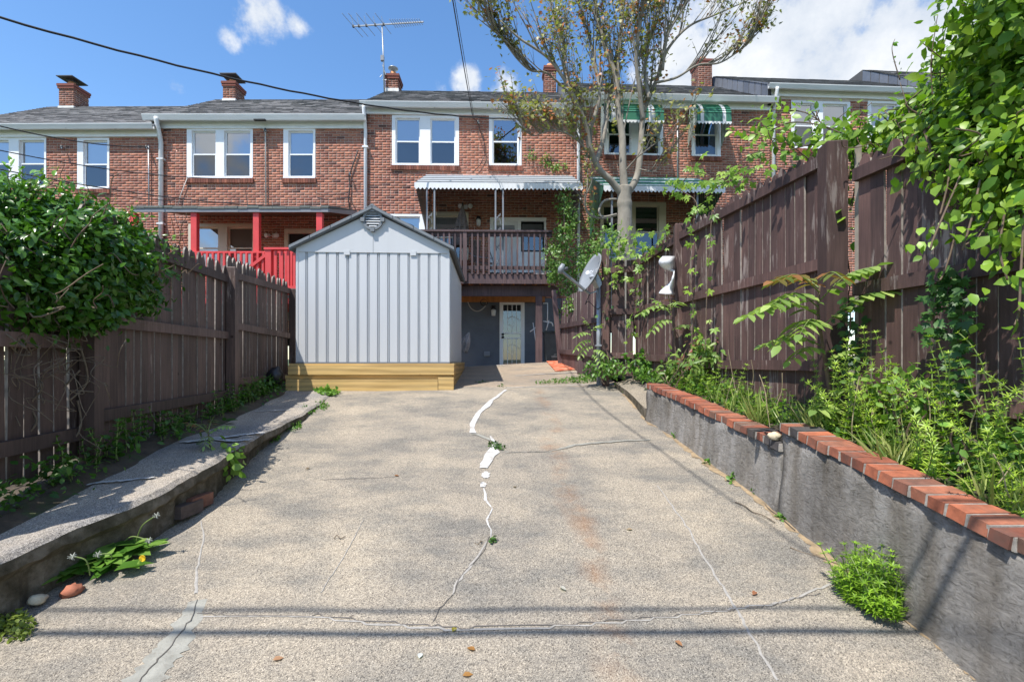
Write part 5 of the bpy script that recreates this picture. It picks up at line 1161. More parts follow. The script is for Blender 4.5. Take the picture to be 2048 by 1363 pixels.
# ================================================================ small things on the patio and balcony
mt = thing('door_mat', 'orange-red woven door mat with fringe on the patio', 'mat', Gd(1150, 735), 0)
q = [Gd(1093, 723.5), Gd(1134, 722.5), Gd(1150, 739.5), Gd(1110, 743)]; q = [Vector(p) + Vector((0, 0, .012)) for p in q]
mb = MB(); mb.prism(q, (0, 0, .012)); mb.build('mat_weave', 'mat', mt)
fr = MB()
for i in range(22):
    p = q[3].lerp(q[2], (i + .5) / 22); fr.bar(p + Vector((0, .0, .006)), p + Vector((.005, -.05, -.004)), .012, .004)
fr.build('fringe', 'mat', mt)
tb = thing('toolbox', 'small black box with handle by the leaning fence foot', 'box', Gd(1107, 722.5), 0); p = Vector((1.02, 11.1, gz(1, 11.1)))
MB().box(p.x - .1, p.x + .12, p.y - .08, p.y + .1, p.z, p.z + .1).build('body', 'black', tb); MB().box(p.x - .11, p.x + .13, p.y - .09, p.y + .11, p.z + .102, p.z + .14).build('lid', 'darkgrey', tb); MB().tube([p + Vector((-.05, 0, .142)), p + Vector((-.05, 0, .17)), p + Vector((.07, 0, .17)), p + Vector((.07, 0, .142))], .01, 6).build('handle', 'darkgrey', tb)
bn = thing('rubbish_bin', 'dark wheeled bin with white tubes standing in the shade beside the balcony post', 'bin', (1.05, 11.9, 1.4), 0)
mb = MB(); mb.add([(.83, 11.7, 1.38), (1.23, 11.7, 1.38), (1.23, 12.15, 1.38), (.83, 12.15, 1.38), (.78, 11.62, 2.28), (1.30, 11.62, 2.28), (1.30, 12.2, 2.28), (.78, 12.2, 2.28)], [(3, 2, 1, 0), (4, 5, 6, 7), (0, 1, 5, 4), (1, 2, 6, 5), (2, 3, 7, 6), (3, 0, 4, 7)]); mb.build('body', 'darkgrey', bn)
MB().box(.76, 1.32, 11.58, 12.22, 2.282, 2.33).build('lid', 'black', bn)
for sx in (.84, 1.22): MB().tube([(sx - .03, 12.15, 1.46), (sx + .03, 12.15, 1.46)], .1, 14).build('wheel', 'black', bn, True)
fc = thing('folded_chair', 'white tube folding chair leaning behind the balcony post', 'chair', (.75, 11.45, 1.5), 0)
for a_1, b_1 in (((1066, 645), (1073, 690)), ((1086, 642), (1104, 645)), ((1098, 640), (1092, 660)), ((1060, 663), (1072, 654)), ((1104, 645), (1106, 652)), ((1095, 606), (1095, 645)), ((1086, 606), (1096, 606))):
    MB().tube([ray(*a_1, 11.5), ray(*b_1, 11.5)], .012, 6).build('tube', 'whitem', fc, True)
def umbrella(name, label, base_, top, rmax, mat, folds, loc, pole=True):
    t = thing(name, label, 'umbrella', loc, 0); b_, tp = Vector(base_), Vector(top); mb = MB(); seg = folds * 4; vs = []; n = 10; d = tp - b_
    for i in range(n + 1):
        q = i / n; rr_ = rmax * (1 - q) ** .75 * (.75 + .35 * math.sin(q * 3)) + .015
        for k in range(seg): vs.append(b_ + d * q + Vector((math.cos(6.28318 * k / seg), math.sin(6.28318 * k / seg), 0)) * rr_ * (1 - .3 * (k % 4 in (1, 2))) + Vector((0, 0, -.05 * (k % 4 == 0) * (1 - q))))
    mb.add(vs, [(i * seg + k, i * seg + (k + 1) % seg, (i + 1) * seg + (k + 1) % seg, (i + 1) * seg + k) for i in range(n) for k in range(seg)]); mb.build('canopy', mat, t, True)
    if pole: MB().tube([b_ - d.normalized() * 1.1, tp + d.normalized() * .06], .02, 8).build('pole', 'iron', t, True)
    MB().tube([b_ + d * .45 + Vector((math.cos(t_) * rmax * .7, math.sin(t_) * rmax * .7, 0)) for t_ in np.linspace(0, 6.28, 18)], .012, 5).build('tie_strap', mat, t, True)
umbrella('patio_umbrella', 'folded dark patterned patio umbrella standing on the balcony', ray(921, 492, 11.9), ray(925, 410, 11.9), .24, 'umb', 8, ray(921, 545, 11.9))
umbrella('beach_umbrella', 'folded grey striped umbrella leaning head up beside the shed corner', ray(922, 702, 11.0), ray(938, 664, 10.9) , .16, 'umb2', 7, ray(922, 720, 11.0), False)
ch = thing('balcony_chair', 'metal lounge chair with slim arms on the balcony', 'chair', ray(965, 548, 12), 0)
for pts in ([(938, 505), (948, 512), (985, 517), (992, 548)], [(955, 515), (950, 548)], [(985, 517), (978, 500)]): MB().tube([ray(a, b, 12.1) for a, b in pts], .014, 6).build('tube', 'ironw', ch, True)
sp_ = [ray(950, 524, 12.0), ray(985, 527, 12.0), ray(985, 525, 12.4), ray(950, 522, 12.4)]; MB().prism(sp_, (0, 0, -.03)).build('seat', 'umb', ch); MB().prism([ray(940, 480, 12.2), ray(962, 480, 12.2), ray(958, 524, 12.2), ray(944, 524, 12.2)], (0, .03, 0)).build('backrest', 'umb', ch)
st_ = thing('storage_crate', 'low white crate on the balcony floor by the vine', 'crate', ray(1080, 545, 11.6), 0)
x, z = LC(1070, 548, OUT - .4); MB().box(x, x + .4, -OUT + .3, -OUT + .6, zf0 + .032, zf0 + .16, None, RC).build('body', 'vinyl', st_); MB().box(x - .01, x + .41, -OUT + .29, -OUT + .61, zf0 + .162, zf0 + .18, None, RC).build('lid', 'whitem', st_)
bag = MB(); p = Vector((lfx(7.35) + .17, 7.15, slabz(7.15) + .30)); rr = random.Random(8)
o = rock('rubbish_bag', (p.x - .02, p.y + .05, p.z - .08), .12, 23, 'black', None, 1.25); tag(o, 'black plastic bag stuffed between the left fence and the shed', 'bag')

# ================================================================ wires
def wire(label, a, b, s, r, extra=None):
    pts = sag(a, b, s, 40)
    if extra: pts = [p + Vector((0, 0, extra * math.sin(i * 1.9))) for i, p in enumerate(pts)]
    return tag(MB().tube(pts, r, 6).build('overhead_wire', 'wire', None, True), label, 'wire')
cw = hC.wpt(hC.L(1040, 238, .05)[0], -.05, hC.L(1040, 238, .05)[1])
wire('thick twisted service cable crossing the sky down to the antenna house', ray(-60, 18, 6.2), cw, .34, .017, .006)
cw2 = hC.wpt(hC.L(946, 237, .05)[0], -.05, hC.L(946, 237, .05)[1])
tag(MB().tube(smooth_pts([(.3, -4, 6.7), (-.48, 1.4, 6.6), (-.9, 4.4, 6.9), ray(895, -60, 7), cw2.lerp(ray(895, -60, 7), .5) + Vector((0, 0, -.03)), cw2], 12), .011, 6).build('overhead_wire', 'wire', None, True), 'steep service cable dropping from above to the brick between the upper windows', 'wire')
wire('second strand of the steep cable above the balcony house', ray(899, -60, 7), cw2 + Vector((.03, 0, 0)), -.03, .006)
aw_ = hA.wpt(hA.L(294, 294, .1)[0], -.1, hA.L(294, 294, .1)[1])
wire('thin cable meeting the conduit head beside the round downspout', ray(-60, 237, 8), aw_, .12, .012)
wire('cable passing the left house at upper window height', ray(-60, 288, 8), hB.wpt(hB.L(480, 357, .1)[0], -.1, hB.L(480, 357, .1)[1]), .16, .010)
wire('long thin cable above the green bush towards the porch roof', ray(-60, 326, 8), hB.wpt(hB.L(690, 412, .3)[0], -.3, hB.L(690, 412, .3)[1]), .24, .010)
wire('lowest thin cable sagging just above the green bush', ray(-60, 336, 8), hB.wpt(hB.L(480, 405, .3)[0], -.3, hB.L(480, 405, .3)[1]), .18, .008)
for (py, r, lb_) in ((1215, .014, 'thin power line high over the driveway entrance'), (1263, .022, 'thick power line high over the driveway entrance')):
    g = G(1024, py); k = 4.8; c = Vector((g.x, g.y, g.z)) - SUNV / (-SUNV.z) * k
    tag(MB().tube(sag(c + Vector((-24, -.15, .5)), c + Vector((24, .1, .5)), .5, 30), r, 8).build('power_line', 'wire', None, True), lb_, 'wire')
# house-wall fittings
def conduit(h, label, pts, r, mat, out=.05):
    R4 = Matrix.Translation(h.P0) @ Matrix.Rotation(h.a, 4, 'Z')
    o = MB().tube([R4 @ Vector((h.L(a, b, out)[0], -out, h.L(a, b, out)[1])) for a, b in pts], r, 7).build('wall_conduit', mat, None, True); return tag(o, label, 'conduit')
conduit(hA, 'thin grey conduit beside the round downspout', [(297, 290), (298, 430)], .016, 'galv'); conduit(hB, 'pale conduit between the upper windows of the red porch house', [(527, 257), (531, 265), (532, 412)], .018, 'wireb')
conduit(hB, 'pale cable slanting from the upper window corner to the porch roof', [(375, 355), (362, 388), (355, 415)], .010, 'wireb')
conduit(hB, 'dark cable bundle on the brick near the white downspout', [(716, 300), (704, 335), (698, 352), (700, 372), (697, 400), (700, 422)], .016, 'wire'); conduit(hB, 'thin cable looping off the dark bundle', [(630, 386), (650, 390), (696, 386), (702, 400), (712, 420)], .007, 'wire')
conduit(hC, 'black cable hanging below the eave of the balcony house', [(947, 237), (957, 245), (960, 262), (968, 282), (970, 310), (960, 330), (945, 345)], .009, 'wire')
conduit(hD, 'dark downpipe line on the green awning house', [(1355, 236), (1355, 362)], .02, 'galv')
for (h, px, py, lb_) in ((hA, 294, 296, 'weatherhead bracket with insulators by the round downspout'), (hA, 125, 296, 'small wall hook between the blue-white windows'), (hB, 531, 262, 'weatherhead on the pale conduit under the peeling frieze'), (hC, 955, 246, 'cable anchor on the brick under the white frieze'), (hB, 699, 350, 'splice box on the dark cable bundle')):
    x, z = h.L(px, py, .08); R4 = Matrix.Translation(h.P0) @ Matrix.Rotation(h.a, 4, 'Z'); t = thing('cable_anchor', lb_, 'bracket', R4 @ Vector((x, 0, z)), 0)
    MB().tube([R4 @ Vector((x, 0.0, z)), R4 @ Vector((x + .02, -.12, z + .03)), R4 @ Vector((x + .05, -.16, z - .05))], .014, 6).build('arm', 'galv', t, True); MB().lathe(R4 @ Vector((x + .02, -.13, z)), [(.02, -.04), (.035, 0), (.02, .05)], 8).build('insulator', 'darkgrey', t, True)
# ================================================================ vegetation
def clumps(ells, per, spread):
    """ells: (centre, (rx,ry,rz), n clumps, n leaves/clump); leaves gather in clumps near the surface of each mass"""
    P, O = [], []
    for c, r, n, k in ells:
        c = np.array(c); r = np.array(r); d = rnd_dirs(n); q = (.55 + .5 * rng.random((n, 1)) ** .6); cc = c + d * r * q
        for j in range(n):
            p = cc[j] + rng.normal(size=(k, 3)) * spread; P.append(p); o = (p - c) / r; O.append(o / (np.linalg.norm(o, axis=1, keepdims=True) + 1e-6))
    return np.vstack(P), np.vstack(O)
def plant_leaves(root, tmpl, P, O, size, ca, cb, mat, matr, npieces, hang=.5, sv=.35, name='foliage', outward=.9, up=.5):
    n = len(P); tip = rnd_dirs(n) * .8 + O * .5 + np.array((0, 0, -hang)); nrm = O * outward + np.array((-.25, -.3, up)) + rng.normal(size=(n, 3)) * .45
    sz = size * (1 - sv + 2 * sv * rng.random(n)); col = greens(n, ca, cb)
    near = np.argsort(np.linalg.norm(P - np.array((0, 0, H)), axis=1) - .0 + .6 * rng.random(n) * 0)
    vis = np.zeros(n, bool)
    if npieces:
        inf = np.array([abs((p[0] / p[1]) * FPX) < 1010 and p[1] > .5 and -700 < (p[2] - H) / p[1] * FPX < 700 for p in P]); order = [i for i in near if inf[i]][:npieces]; vis[order] = True
        cs = [tuple(np.array(ca) * (1 - t) + np.array(cb) * t) for t in (.1, .35, .6, .85)]
        leaf_pieces(root, tmpl, P[vis], tip[vis], nrm[vis], sz[vis], cs, matr)
    k = ~vis; return put(name, scatter(name, tmpl, P[k], tip[k], nrm[k], sz[k], col[k], mat), root, kind='stuff')
def wander(a, b, amp, n=8, seed=0):
    r = random.Random(seed); a, b = Vector(a), Vector(b); return smooth_pts([a.lerp(b, i / n) + Vector((r.uniform(-1, 1), r.uniform(-1, 1), r.uniform(-1, 1))) * amp * (0 if i in (0, n) else 1) for i in range(n + 1)], 4)
DG, MG, LG, YG = (.035, .095, .012), (.085, .20, .022), (.16, .32, .04), (.20, .32, .05)
# --- big bush spilling over the left fence
bush = thing('honeysuckle_bush', 'dense dark green leafy bush spilling over the left picket fence', 'bush', (lfx(3.4) - .2, 3.4, soill(3.4)))
E = []
for (px, py, Y, rx, ry, rz, n) in ((-50, 470, 3.35, .25, .3, .30, 30), (10, 448, 3.2, .36, .4, .26, 70), (90, 452, 3.35, .36, .4, .25, 75), (160, 468, 3.6, .34, .4, .24, 70), (220, 492, 3.95, .30, .4, .21, 60), (275, 520, 4.35, .24, .4, .18, 42), (318, 535, 4.75, .14, .3, .12, 18), (10, 545, 2.98, .26, .2, .26, 60), (100, 550, 3.2, .26, .2, .25, 66), (180, 560, 3.5, .24, .2, .23, 60), (245, 575, 3.85, .19, .2, .19, 36), (210, 628, 3.5, .13, .12, .09, 14), (140, 630, 3.3, .14, .12, .09, 16), (285, 590, 4.2, .11, .14, .10, 12), (40, 620, 3.0, .18, .1, .09, 16), (-40, 560, 2.9, .22, .14, .24, 40), (20, 510, 2.95, .2, .12, .14, 24), (180, 542, 3.45, .2, .1, .16, 26), (170, 478, 3.22, .17, .12, .13, 30), (225, 500, 3.52, .16, .12, .12, 28), (275, 541, 3.95, .15, .14, .14, 22), (120, 460, 3.1, .2, .12, .13, 26)):
    E.append((ray(px, py, Y + (.24 if py < 500 else .14 if py < 540 else -.0)), (rx * (1 if py < 540 else .72), ry, rz), n, 22))
P_, O_ = clumps(E, 22, .055)
plant_leaves(bush, T_oval(.26, .07, .15), P_, O_, .062, DG, MG, 'leafgloss', 'leafgr', 260, hang=.35)
P2, O2 = clumps([(e[0] + Vector((0, .0, e[1][2] * .5)), (e[1][0] * 1.02, e[1][1], e[1][2] * .7), e[2] // 3, 12) for e in E[:7]], 12, .06); plant_leaves(bush, T_oval(.24, .07, .15), P2, O2, .058, MG, LG, 'leafgloss', 'leafgr', 0, name='top_leaves')  # paler green leaves gathered over the top of the bush
st = MB(); r = random.Random(2)
for i in range(60):
    e = E[r.randrange(len(E) - 2)]; a = e[0] + Vector((r.uniform(-.3, .3), r.uniform(-.25, .25), r.uniform(-.1, .25))); b = a + Vector((r.uniform(-.25, .35), r.uniform(-.3, .1), r.uniform(.05, .32))); st.tube(wander(a, b, .05, 4, i), [.004] * 8 + [.003] * 9, 4)
st.build('stems', 'twig', bush, kind='stuff')
sp1, so1 = [], []; st = MB()
for i in range(46):
    e = E[r.randrange(0, 7)]; d = Vector((r.uniform(-1, 1), r.uniform(-.6, .2), r.uniform(.3, 1))).normalized(); a = Vector(e[0]) + Vector((d.x * e[1][0], d.y * e[1][1], d.z * e[1][2])) * .8; L = r.uniform(.12, .34); b = a + Vector((d.x * L + r.uniform(-.08, .08), d.y * L, d.z * L * .8)); q = wander(a, b, .015, 4, 800 + i); st.tube(q, [.0035] * 8 + [.002] * 9, 4)
    for p in q[3::2]: sp1.append(np.array(p) + rng.normal(size=3) * .012); so1.append(np.array(d))
st.build('stray_shoots', 'twig', bush, kind='stuff'); plant_leaves(bush, T_oval(.24, .07, .15), np.array(sp1), np.array(so1), .046, MG, YG, 'leafgloss', 'leafgr', 0, name='shoot_leaves', hang=.1)
dr = MB()
for i in range(45):                                        # dead bare vines under the bush
    px, py = r.uniform(-20, 190), r.uniform(600, 760); Y = 3.0 + px / 500; a = ray(px, py, Y - .02); b = ray(px + r.uniform(-110, 110), py + r.uniform(-60, 190), Y - r.uniform(0, .18)); dr.tube(wander(a, b, .09, 5, 100 + i), .0028 + .003 * (i % 9 == 0), 4)
for pts in ([(40, 640), (58, 720), (62, 800), (75, 860)], [(160, 740), (118, 790), (100, 855), (140, 880), (162, 850), (155, 800)], [(55, 835), (85, 850), (110, 880)], [(160, 690), (175, 760), (140, 800)], [(0, 690), (10, 670), (25, 650)], [(60, 520), (75, 600), (60, 680), (95, 740)]):
    dr.tube(smooth_pts([ray(a, b, 3.1 + a / 520) for a, b in pts], 8), .0065, 5)
dr.build('dead_vines', 'drytwig', bush, True, 'stuff')
# --- large-leaved vine over the right fence
vine = thing('climbing_vine', 'bright green large-leaved vine heaped over the near end of the right fence', 'vine', (rfx(2.6) + .1, 2.6, soilr(2.6)))
E = []
for (px, py, Y, rx, ry, rz, n) in ((2075, 40, 2.75, .27, .4, .38, 110), (1995, 115, 2.95, .20, .4, .22, 90), (2090, 180, 2.6, .27, .4, .33, 105), (2005, 220, 2.75, .23, .35, .20, 100), (1925, 195, 3.1, .16, .3, .13, 60), (1870, 245, 3.3, .19, .3, .10, 54), (1785, 268, 3.6, .20, .3, .08, 40), (1705, 275, 3.9, .20, .3, .08, 24), (1650, 275, 4.3, .18, .3, .08, 12), (2050, 320, 2.5, .21, .25, .22, 84), (1970, 305, 2.72, .17, .22, .13, 52), (1895, 275, 2.98, .15, .2, .08, 30), (2060, 440, 2.42, .12, .16, .20, 22), (2140, 300, 2.3, .3, .3, .5, 40), (2120, -60, 2.6, .4, .4, .4, 60), (1590, 260, 4.5, .2, .25, .08, 7), (1540, 235, 4.8, .12, .2, .08, 4), (2020, -70, 2.55, .22, .35, .2, 60), (1975, 60, 2.6, .10, .3, .12, 26), (1905, 250, 2.9, .11, .2, .08, 18)):
    E.append((ray(px, py, Y), (rx, ry, rz), n, 9))
P_, O_ = clumps(E, 9, .07)
plant_leaves(vine, T_oval(.34, .06, .16), P_, O_, .064, (.075, .18, .015), (.27, .40, .035), 'leaf', 'leafr', 300, hang=.6, sv=.55)
# hanging sprays and shoots
st = MB(); P_, O_, = [], []
for pts in ([(1905, 300, 2.75), (1895, 370, 2.7), (1880, 430, 2.68)], [(1930, 330, 2.6), (1900, 400, 2.58), (1870, 470, 2.56), (1860, 500, 2.56)], [(1960, 360, 2.5), (1945, 430, 2.45), (1925, 500, 2.45)], [(2048, 430, 2.3), (2042, 540, 2.25), (2038, 620, 2.22), (2030, 650, 2.2)], [(2010, 420, 2.4), (2000, 500, 2.36), (2015, 560, 2.34)], [(1690, 270, 3.9), (1640, 250, 4.0), (1580, 245, 4.1), (1540, 262, 4.2)], [(1690, 290, 4.0), (1620, 290, 4.1), (1560, 300, 4.2), (1530, 250, 4.2)], [(1660, 260, 4.1), (1610, 225, 4.2), (1545, 220, 4.3)], [(1620, 320, 4.4), (1570, 285, 4.4), (1500, 265, 4.5), (1485, 258, 4.5)], [(1700, 330, 3.8), (1692, 400, 3.8), (1690, 470, 3.8), (1700, 560, 3.8), (1692, 610, 3.8)], [(1705, 300, 3.75), (1712, 360, 3.75), (1700, 420, 3.75)]):
    q = smooth_pts([ray(*p) for p in pts], 8); st.tube(q, .005, 5)
    for p in q[::2]:
        for _ in range(2): P_.append(np.array(p) + rng.normal(size=3) * .05); O_.append(np.array((-.4, -.6, .4)))
for pts in ([(1868, 230, 3.0), (1862, 130, 2.98), (1872, 50, 2.96), (1876, 30, 2.95)], [(1880, 190, 3.0), (1882, 110, 2.98), (1892, 50, 2.96)], [(1800, 160, 3.3), (1788, 120, 3.3), (1784, 95, 3.3), (1790, 78, 3.3)], [(1820, 230, 3.2), (1800, 165, 3.3)], [(1900, 130, 2.9), (1850, 90, 2.9), (1840, 82, 2.9)]):
    q = smooth_pts([ray(*p) for p in pts], 6); st.tube(q, [.004 * (1 - .7 * i / len(q)) for i in range(len(q))], 5)
P_, O_ = np.array(P_), np.array(O_)
plant_leaves(vine, T_oval(.34, .06, .16), P_, O_, .066, (.12, .24, .02), (.27, .42, .045), 'leaf', 'leafr', 0, hang=.7, sv=.4, name='hanging_leaves', outward=.6)
sh = []
for pts in ([(1868, 200, 3.0), (1872, 50, 2.96)], [(1882, 190, 3), (1892, 50, 2.96)], [(1800, 160, 3.3), (1788, 85, 3.3)]):
    for q in np.linspace(.1, 1, 7): sh.append(np.array(ray(*pts[0]).lerp(ray(*pts[1]), q)) + rng.normal(size=3) * .012)
sh = np.array(sh); plant_leaves(vine, T_oval(.26), sh, np.tile((-.4, -.5, .3), (len(sh), 1)), .035, MG, LG, 'leaf', 'leafr', 0, name='shoot_leaves', hang=-.2)
st.tube(smooth_pts([ray(*p) for p in ((1848, 255, 2.95), (1858, 285, 2.9), (1864, 305, 2.88), (1890, 315, 2.85), (1920, 318, 2.8))], 6), .011, 6); st.tube(smooth_pts([ray(*p) for p in ((1910, 470, 2.75), (1900, 510, 2.74), (1888, 545, 2.74), (1880, 560, 2.74))], 6), .005, 5); st.tube(smooth_pts([ray(*p) for p in ((1985, 430, 2.5), (1960, 470, 2.5), (1930, 490, 2.5))], 6), .005, 5)
r = random.Random(9)
for i in range(70):
    e = E[r.randrange(12)]; a = Vector(e[0]) + Vector((r.uniform(-.2, .2), r.uniform(-.2, .2), r.uniform(-.2, .1))); b = a + Vector((r.uniform(-.3, .2), r.uniform(-.25, .1), r.uniform(-.15, .25))); st.tube(wander(a, b, .05, 4, 300 + i), .004, 4)
st.build('stems', 'twig', vine, True, 'stuff')
# --- creeper with hand-shaped leaves trailing on the right fence
cre = thing('creeper', 'light green five-fingered creeper trailing down the tall right fence and over its top', 'vine', (rfx(6) - .1, 6, soilr(6)))
P_, O_ = [], []; CUR = cre
def trail(pts, dens, spread):
    q = smooth_pts([ray(*p) for p in pts], 8); MB().tube(q, .005, 5).build('stem', 'twig', CUR)
    for p in q:
        for _ in range(int(dens) + (random.random() < dens % 1)): P_.append(np.array(p) + rng.normal(size=3) * spread); O_.append(np.array((-.8, -.5, .35)))
trail([(1384, 460, 5.75), (1380, 540, 5.72), (1386, 620, 5.7), (1382, 700, 5.7)], .62, .045); trail([(1425, 410, 5.3), (1420, 480, 5.28), (1415, 560, 5.3), (1412, 640, 5.3), (1410, 700, 5.3)], .5, .035)
trail([(1395, 430, 5.7), (1390, 400, 5.8), (1360, 380, 6.0), (1340, 370, 6.2)], 1.6, .08); trail([(1470, 355, 5.2), (1440, 370, 5.4), (1410, 395, 5.6)], 1.2, .07); trail([(1520, 330, 4.8), (1480, 345, 5.0), (1450, 360, 5.2)], 1, .06)
trail([(1340, 470, 6.4), (1310, 490, 6.7), (1290, 500, 7.0), (1260, 490, 7.3)], 2.2, .11); trail([(1260, 470, 7.5), (1240, 490, 7.6), (1220, 500, 7.6)], 2.4, .12); trail([(1280, 520, 7.2), (1275, 580, 7.2), (1270, 630, 7.2), (1265, 680, 7.3)], 1, .06); trail([(1240, 500, 7.5), (1235, 545, 7.5), (1225, 570, 7.5)], 1.8, .09)
trail([(1420, 350, 5.6), (1385, 345, 5.8), (1365, 365, 6.0)], 1.2, .08); trail([(1530, 300, 4.8), (1500, 310, 5), (1470, 335, 5.2)], 1, .06)
P_, O_ = np.array(P_), np.array(O_)
plant_leaves(cre, T_creeper(), P_, O_, .068, (.14, .27, .03), (.30, .42, .07), 'leaf', 'leafr', 200, hang=1.1, outward=1.0)
ivy = thing('ivy', 'dark ivy strands hanging on the near boards of the right fence', 'ivy', (rfx(2.9) - .05, 2.9, soilr(2.9))); P_, O_ = [], []; CUR = ivy
trail([(1888, 545, 2.80), (1905, 560, 2.78), (1925, 600, 2.74), (1925, 660, 2.74), (1915, 720, 2.74), (1910, 790, 2.74)], 4, .028); trail([(1880, 565, 2.82), (1868, 610, 2.84), (1868, 670, 2.84)], 3, .025); trail([(1700, 600, 3.6), (1700, 660, 3.6), (1690, 720, 3.6), (1720, 680, 3.55)], 4, .06)
trail([(1205, 640, 7.6), (1215, 600, 7.6)], 1, .05)
P_, O_ = np.array(P_), np.array(O_); plant_leaves(ivy, T_lobed(), P_, O_, .055, (.03, .09, .02), (.09, .2, .04), 'leaf', 'leafr', 60, hang=.9, outward=1.2)
# --- vine on the balcony corner
bv = thing('balcony_vine', 'leafy vine climbing the balcony corner up to the white awning', 'vine', (1.3, 10.9, 1.55)); E = []
for (px, py, Y, rx, ry, rz, n) in ((1128, 400, 11.2, .16, .25, .4, 24), (1135, 440, 11.0, .2, .25, .35, 30), (1125, 480, 10.9, .28, .25, .25, 36), (1110, 510, 10.8, .25, .25, .25, 34), (1125, 545, 10.6, .28, .25, .25, 40), (1140, 575, 10.4, .25, .25, .18, 24), (1150, 520, 10.6, .3, .3, .3, 34), (1180, 500, 10.2, .25, .3, .3, 30), (1175, 540, 10.0, .2, .2, .22, 22), (1105, 550, 10.8, .2, .2, .15, 16), (1185, 450, 10.8, .12, .2, .3, 14), (1095, 320, 12.9, .18, .1, .1, 10), (1120, 335, 12.9, .18, .1, .1, 10), (1140, 250, 12.8, .1, .1, .2, 6), (1065, 310, 12.9, .1, .1, .06, 5), (1140, 610, 9.6, .1, .12, .15, 10), (1215, 480, 9.3, .22, .3, .25, 24), (1120, 640, 11.6, .1, .1, .3, 8)):
    E.append((ray(px, py, Y), (rx, ry, rz), n, 12))
P_, O_ = clumps(E, 12, .05); plant_leaves(bv, T_oval(.33), P_, O_, .062, (.08, .18, .03), (.22, .34, .08), 'leaf', 'leafr', 120)
st = MB(); r = random.Random(4)
for i in range(40):
    e = E[r.randrange(11)]; a = Vector(e[0]) + Vector((r.uniform(-.2, .2), 0, r.uniform(-.2, .2))); st.tube(wander(a, a + Vector((r.uniform(-.2, .2), -.1, r.uniform(-.3, .3))), .05, 4, 500 + i), .006, 4)
st.tube(smooth_pts([ray(*p) for p in ((1150, 720, 10.6), (1148, 640, 10.5), (1140, 560, 10.6), (1130, 470, 10.9), (1128, 390, 11.2))], 6), .018, 6); st.build('stems', 'twig', bv, kind='stuff')

# ================================================================ tree behind the fence
tree = thing('maple_tree', 'bare-limbed grey tree with sparse reddish new leaves behind the right fence', 'tree', ray(1248, 500, 10.4) + Vector((0, 0, -2.6)))
Z8 = lambda x, y: (980 + x * .3522, y * .3522)
def limb(pts, r0, r1, Y0, dY=0.0, name='limb'):
    q = smooth_pts([ray(*Z8(a, b), Y0 + dY * i) for i, (a, b) in enumerate(pts)], 7); mb = MB(); n = len(q)
    mb.tube(q, [0.92 * lerp(r0, r1, i / (n - 1)) for i in range(n)], 8); mb.build(name, 'bark', tree, True); return q
tb_ = ray(*Z8(762, 1300), 10.4); q = smooth_pts([(tb_.x, 10.4, 1.3), (tb_.x - .02, 10.4, 2.6), ray(*Z8(765, 1250), 10.4), ray(*Z8(762, 1130), 10.4), ray(*Z8(768, 1060), 10.4)], 6)
MB().tube(q, [.165, .16, .155, .15, .148] * 4 + [.142] * 5, 12).build('trunk', 'bark', tree, True)
LIMBS = [([(760, 1120), (690, 1030), (620, 960), (570, 850), (548, 720), (500, 600), (440, 480), (330, 330), (170, 220), (60, 120)], .085, .016, -.10),
 ([(765, 1090), (755, 950), (750, 760), (728, 640), (720, 450), (650, 260), (600, 20), (585, -150)], .10, .03, .02),
 ([(780, 1100), (835, 1000), (855, 850), (870, 650), (905, 550), (960, 420), (1010, 280), (1130, 150), (1290, 80), (1470, 0)], .085, .012, .10),
 ([(600, 930), (640, 800), (665, 650), (700, 430), (730, 250), (760, 50), (770, -120)], .055, .02, .16),
 ([(868, 680), (850, 520), (830, 330), (850, 150), (880, -60)], .06, .02, -.12),
 ([(560, 760), (620, 560), (600, 380), (560, 200), (500, 10), (480, -120)], .05, .015, .1),
 ([(905, 560), (880, 420), (900, 250), (960, 90), (1000, -80)], .05, .015, .18),
 ([(940, 470), (1060, 440), (1180, 370), (1300, 358), (1400, 300), (1470, 240), (1530, 130)], .032, .006, -.1),
 ([(980, 400), (1010, 200), (1090, 60), (1150, -60)], .035, .012, -.2),
 ([(520, 640), (430, 420), (420, 260), (360, 100), (330, -60)], .04, .012, .22),
 ([(480, 560), (330, 420), (230, 400), (150, 330), (60, 210), (20, 180)], .032, .006, -.15),
 ([(630, 960), (560, 890), (520, 820), (440, 760), (350, 740), (250, 770), (190, 740)], .03, .006, -.22),
 ([(720, 1130), (650, 1140), (620, 1190), (640, 1230), (720, 1215)], .03, .02, -.12), ([(720, 1220), (640, 1240), (560, 1215), (540, 1130), (580, 1020), (570, 900)], .028, .008, -.15),
 ([(760, 980), (830, 900), (880, 860), (960, 800), (1060, 740)], .018, .005, -.2), ([(850, 960), (940, 970), (1000, 910), (1035, 860)], .014, .004, -.25)]
TW = MB(); tips = []; r = random.Random(17)
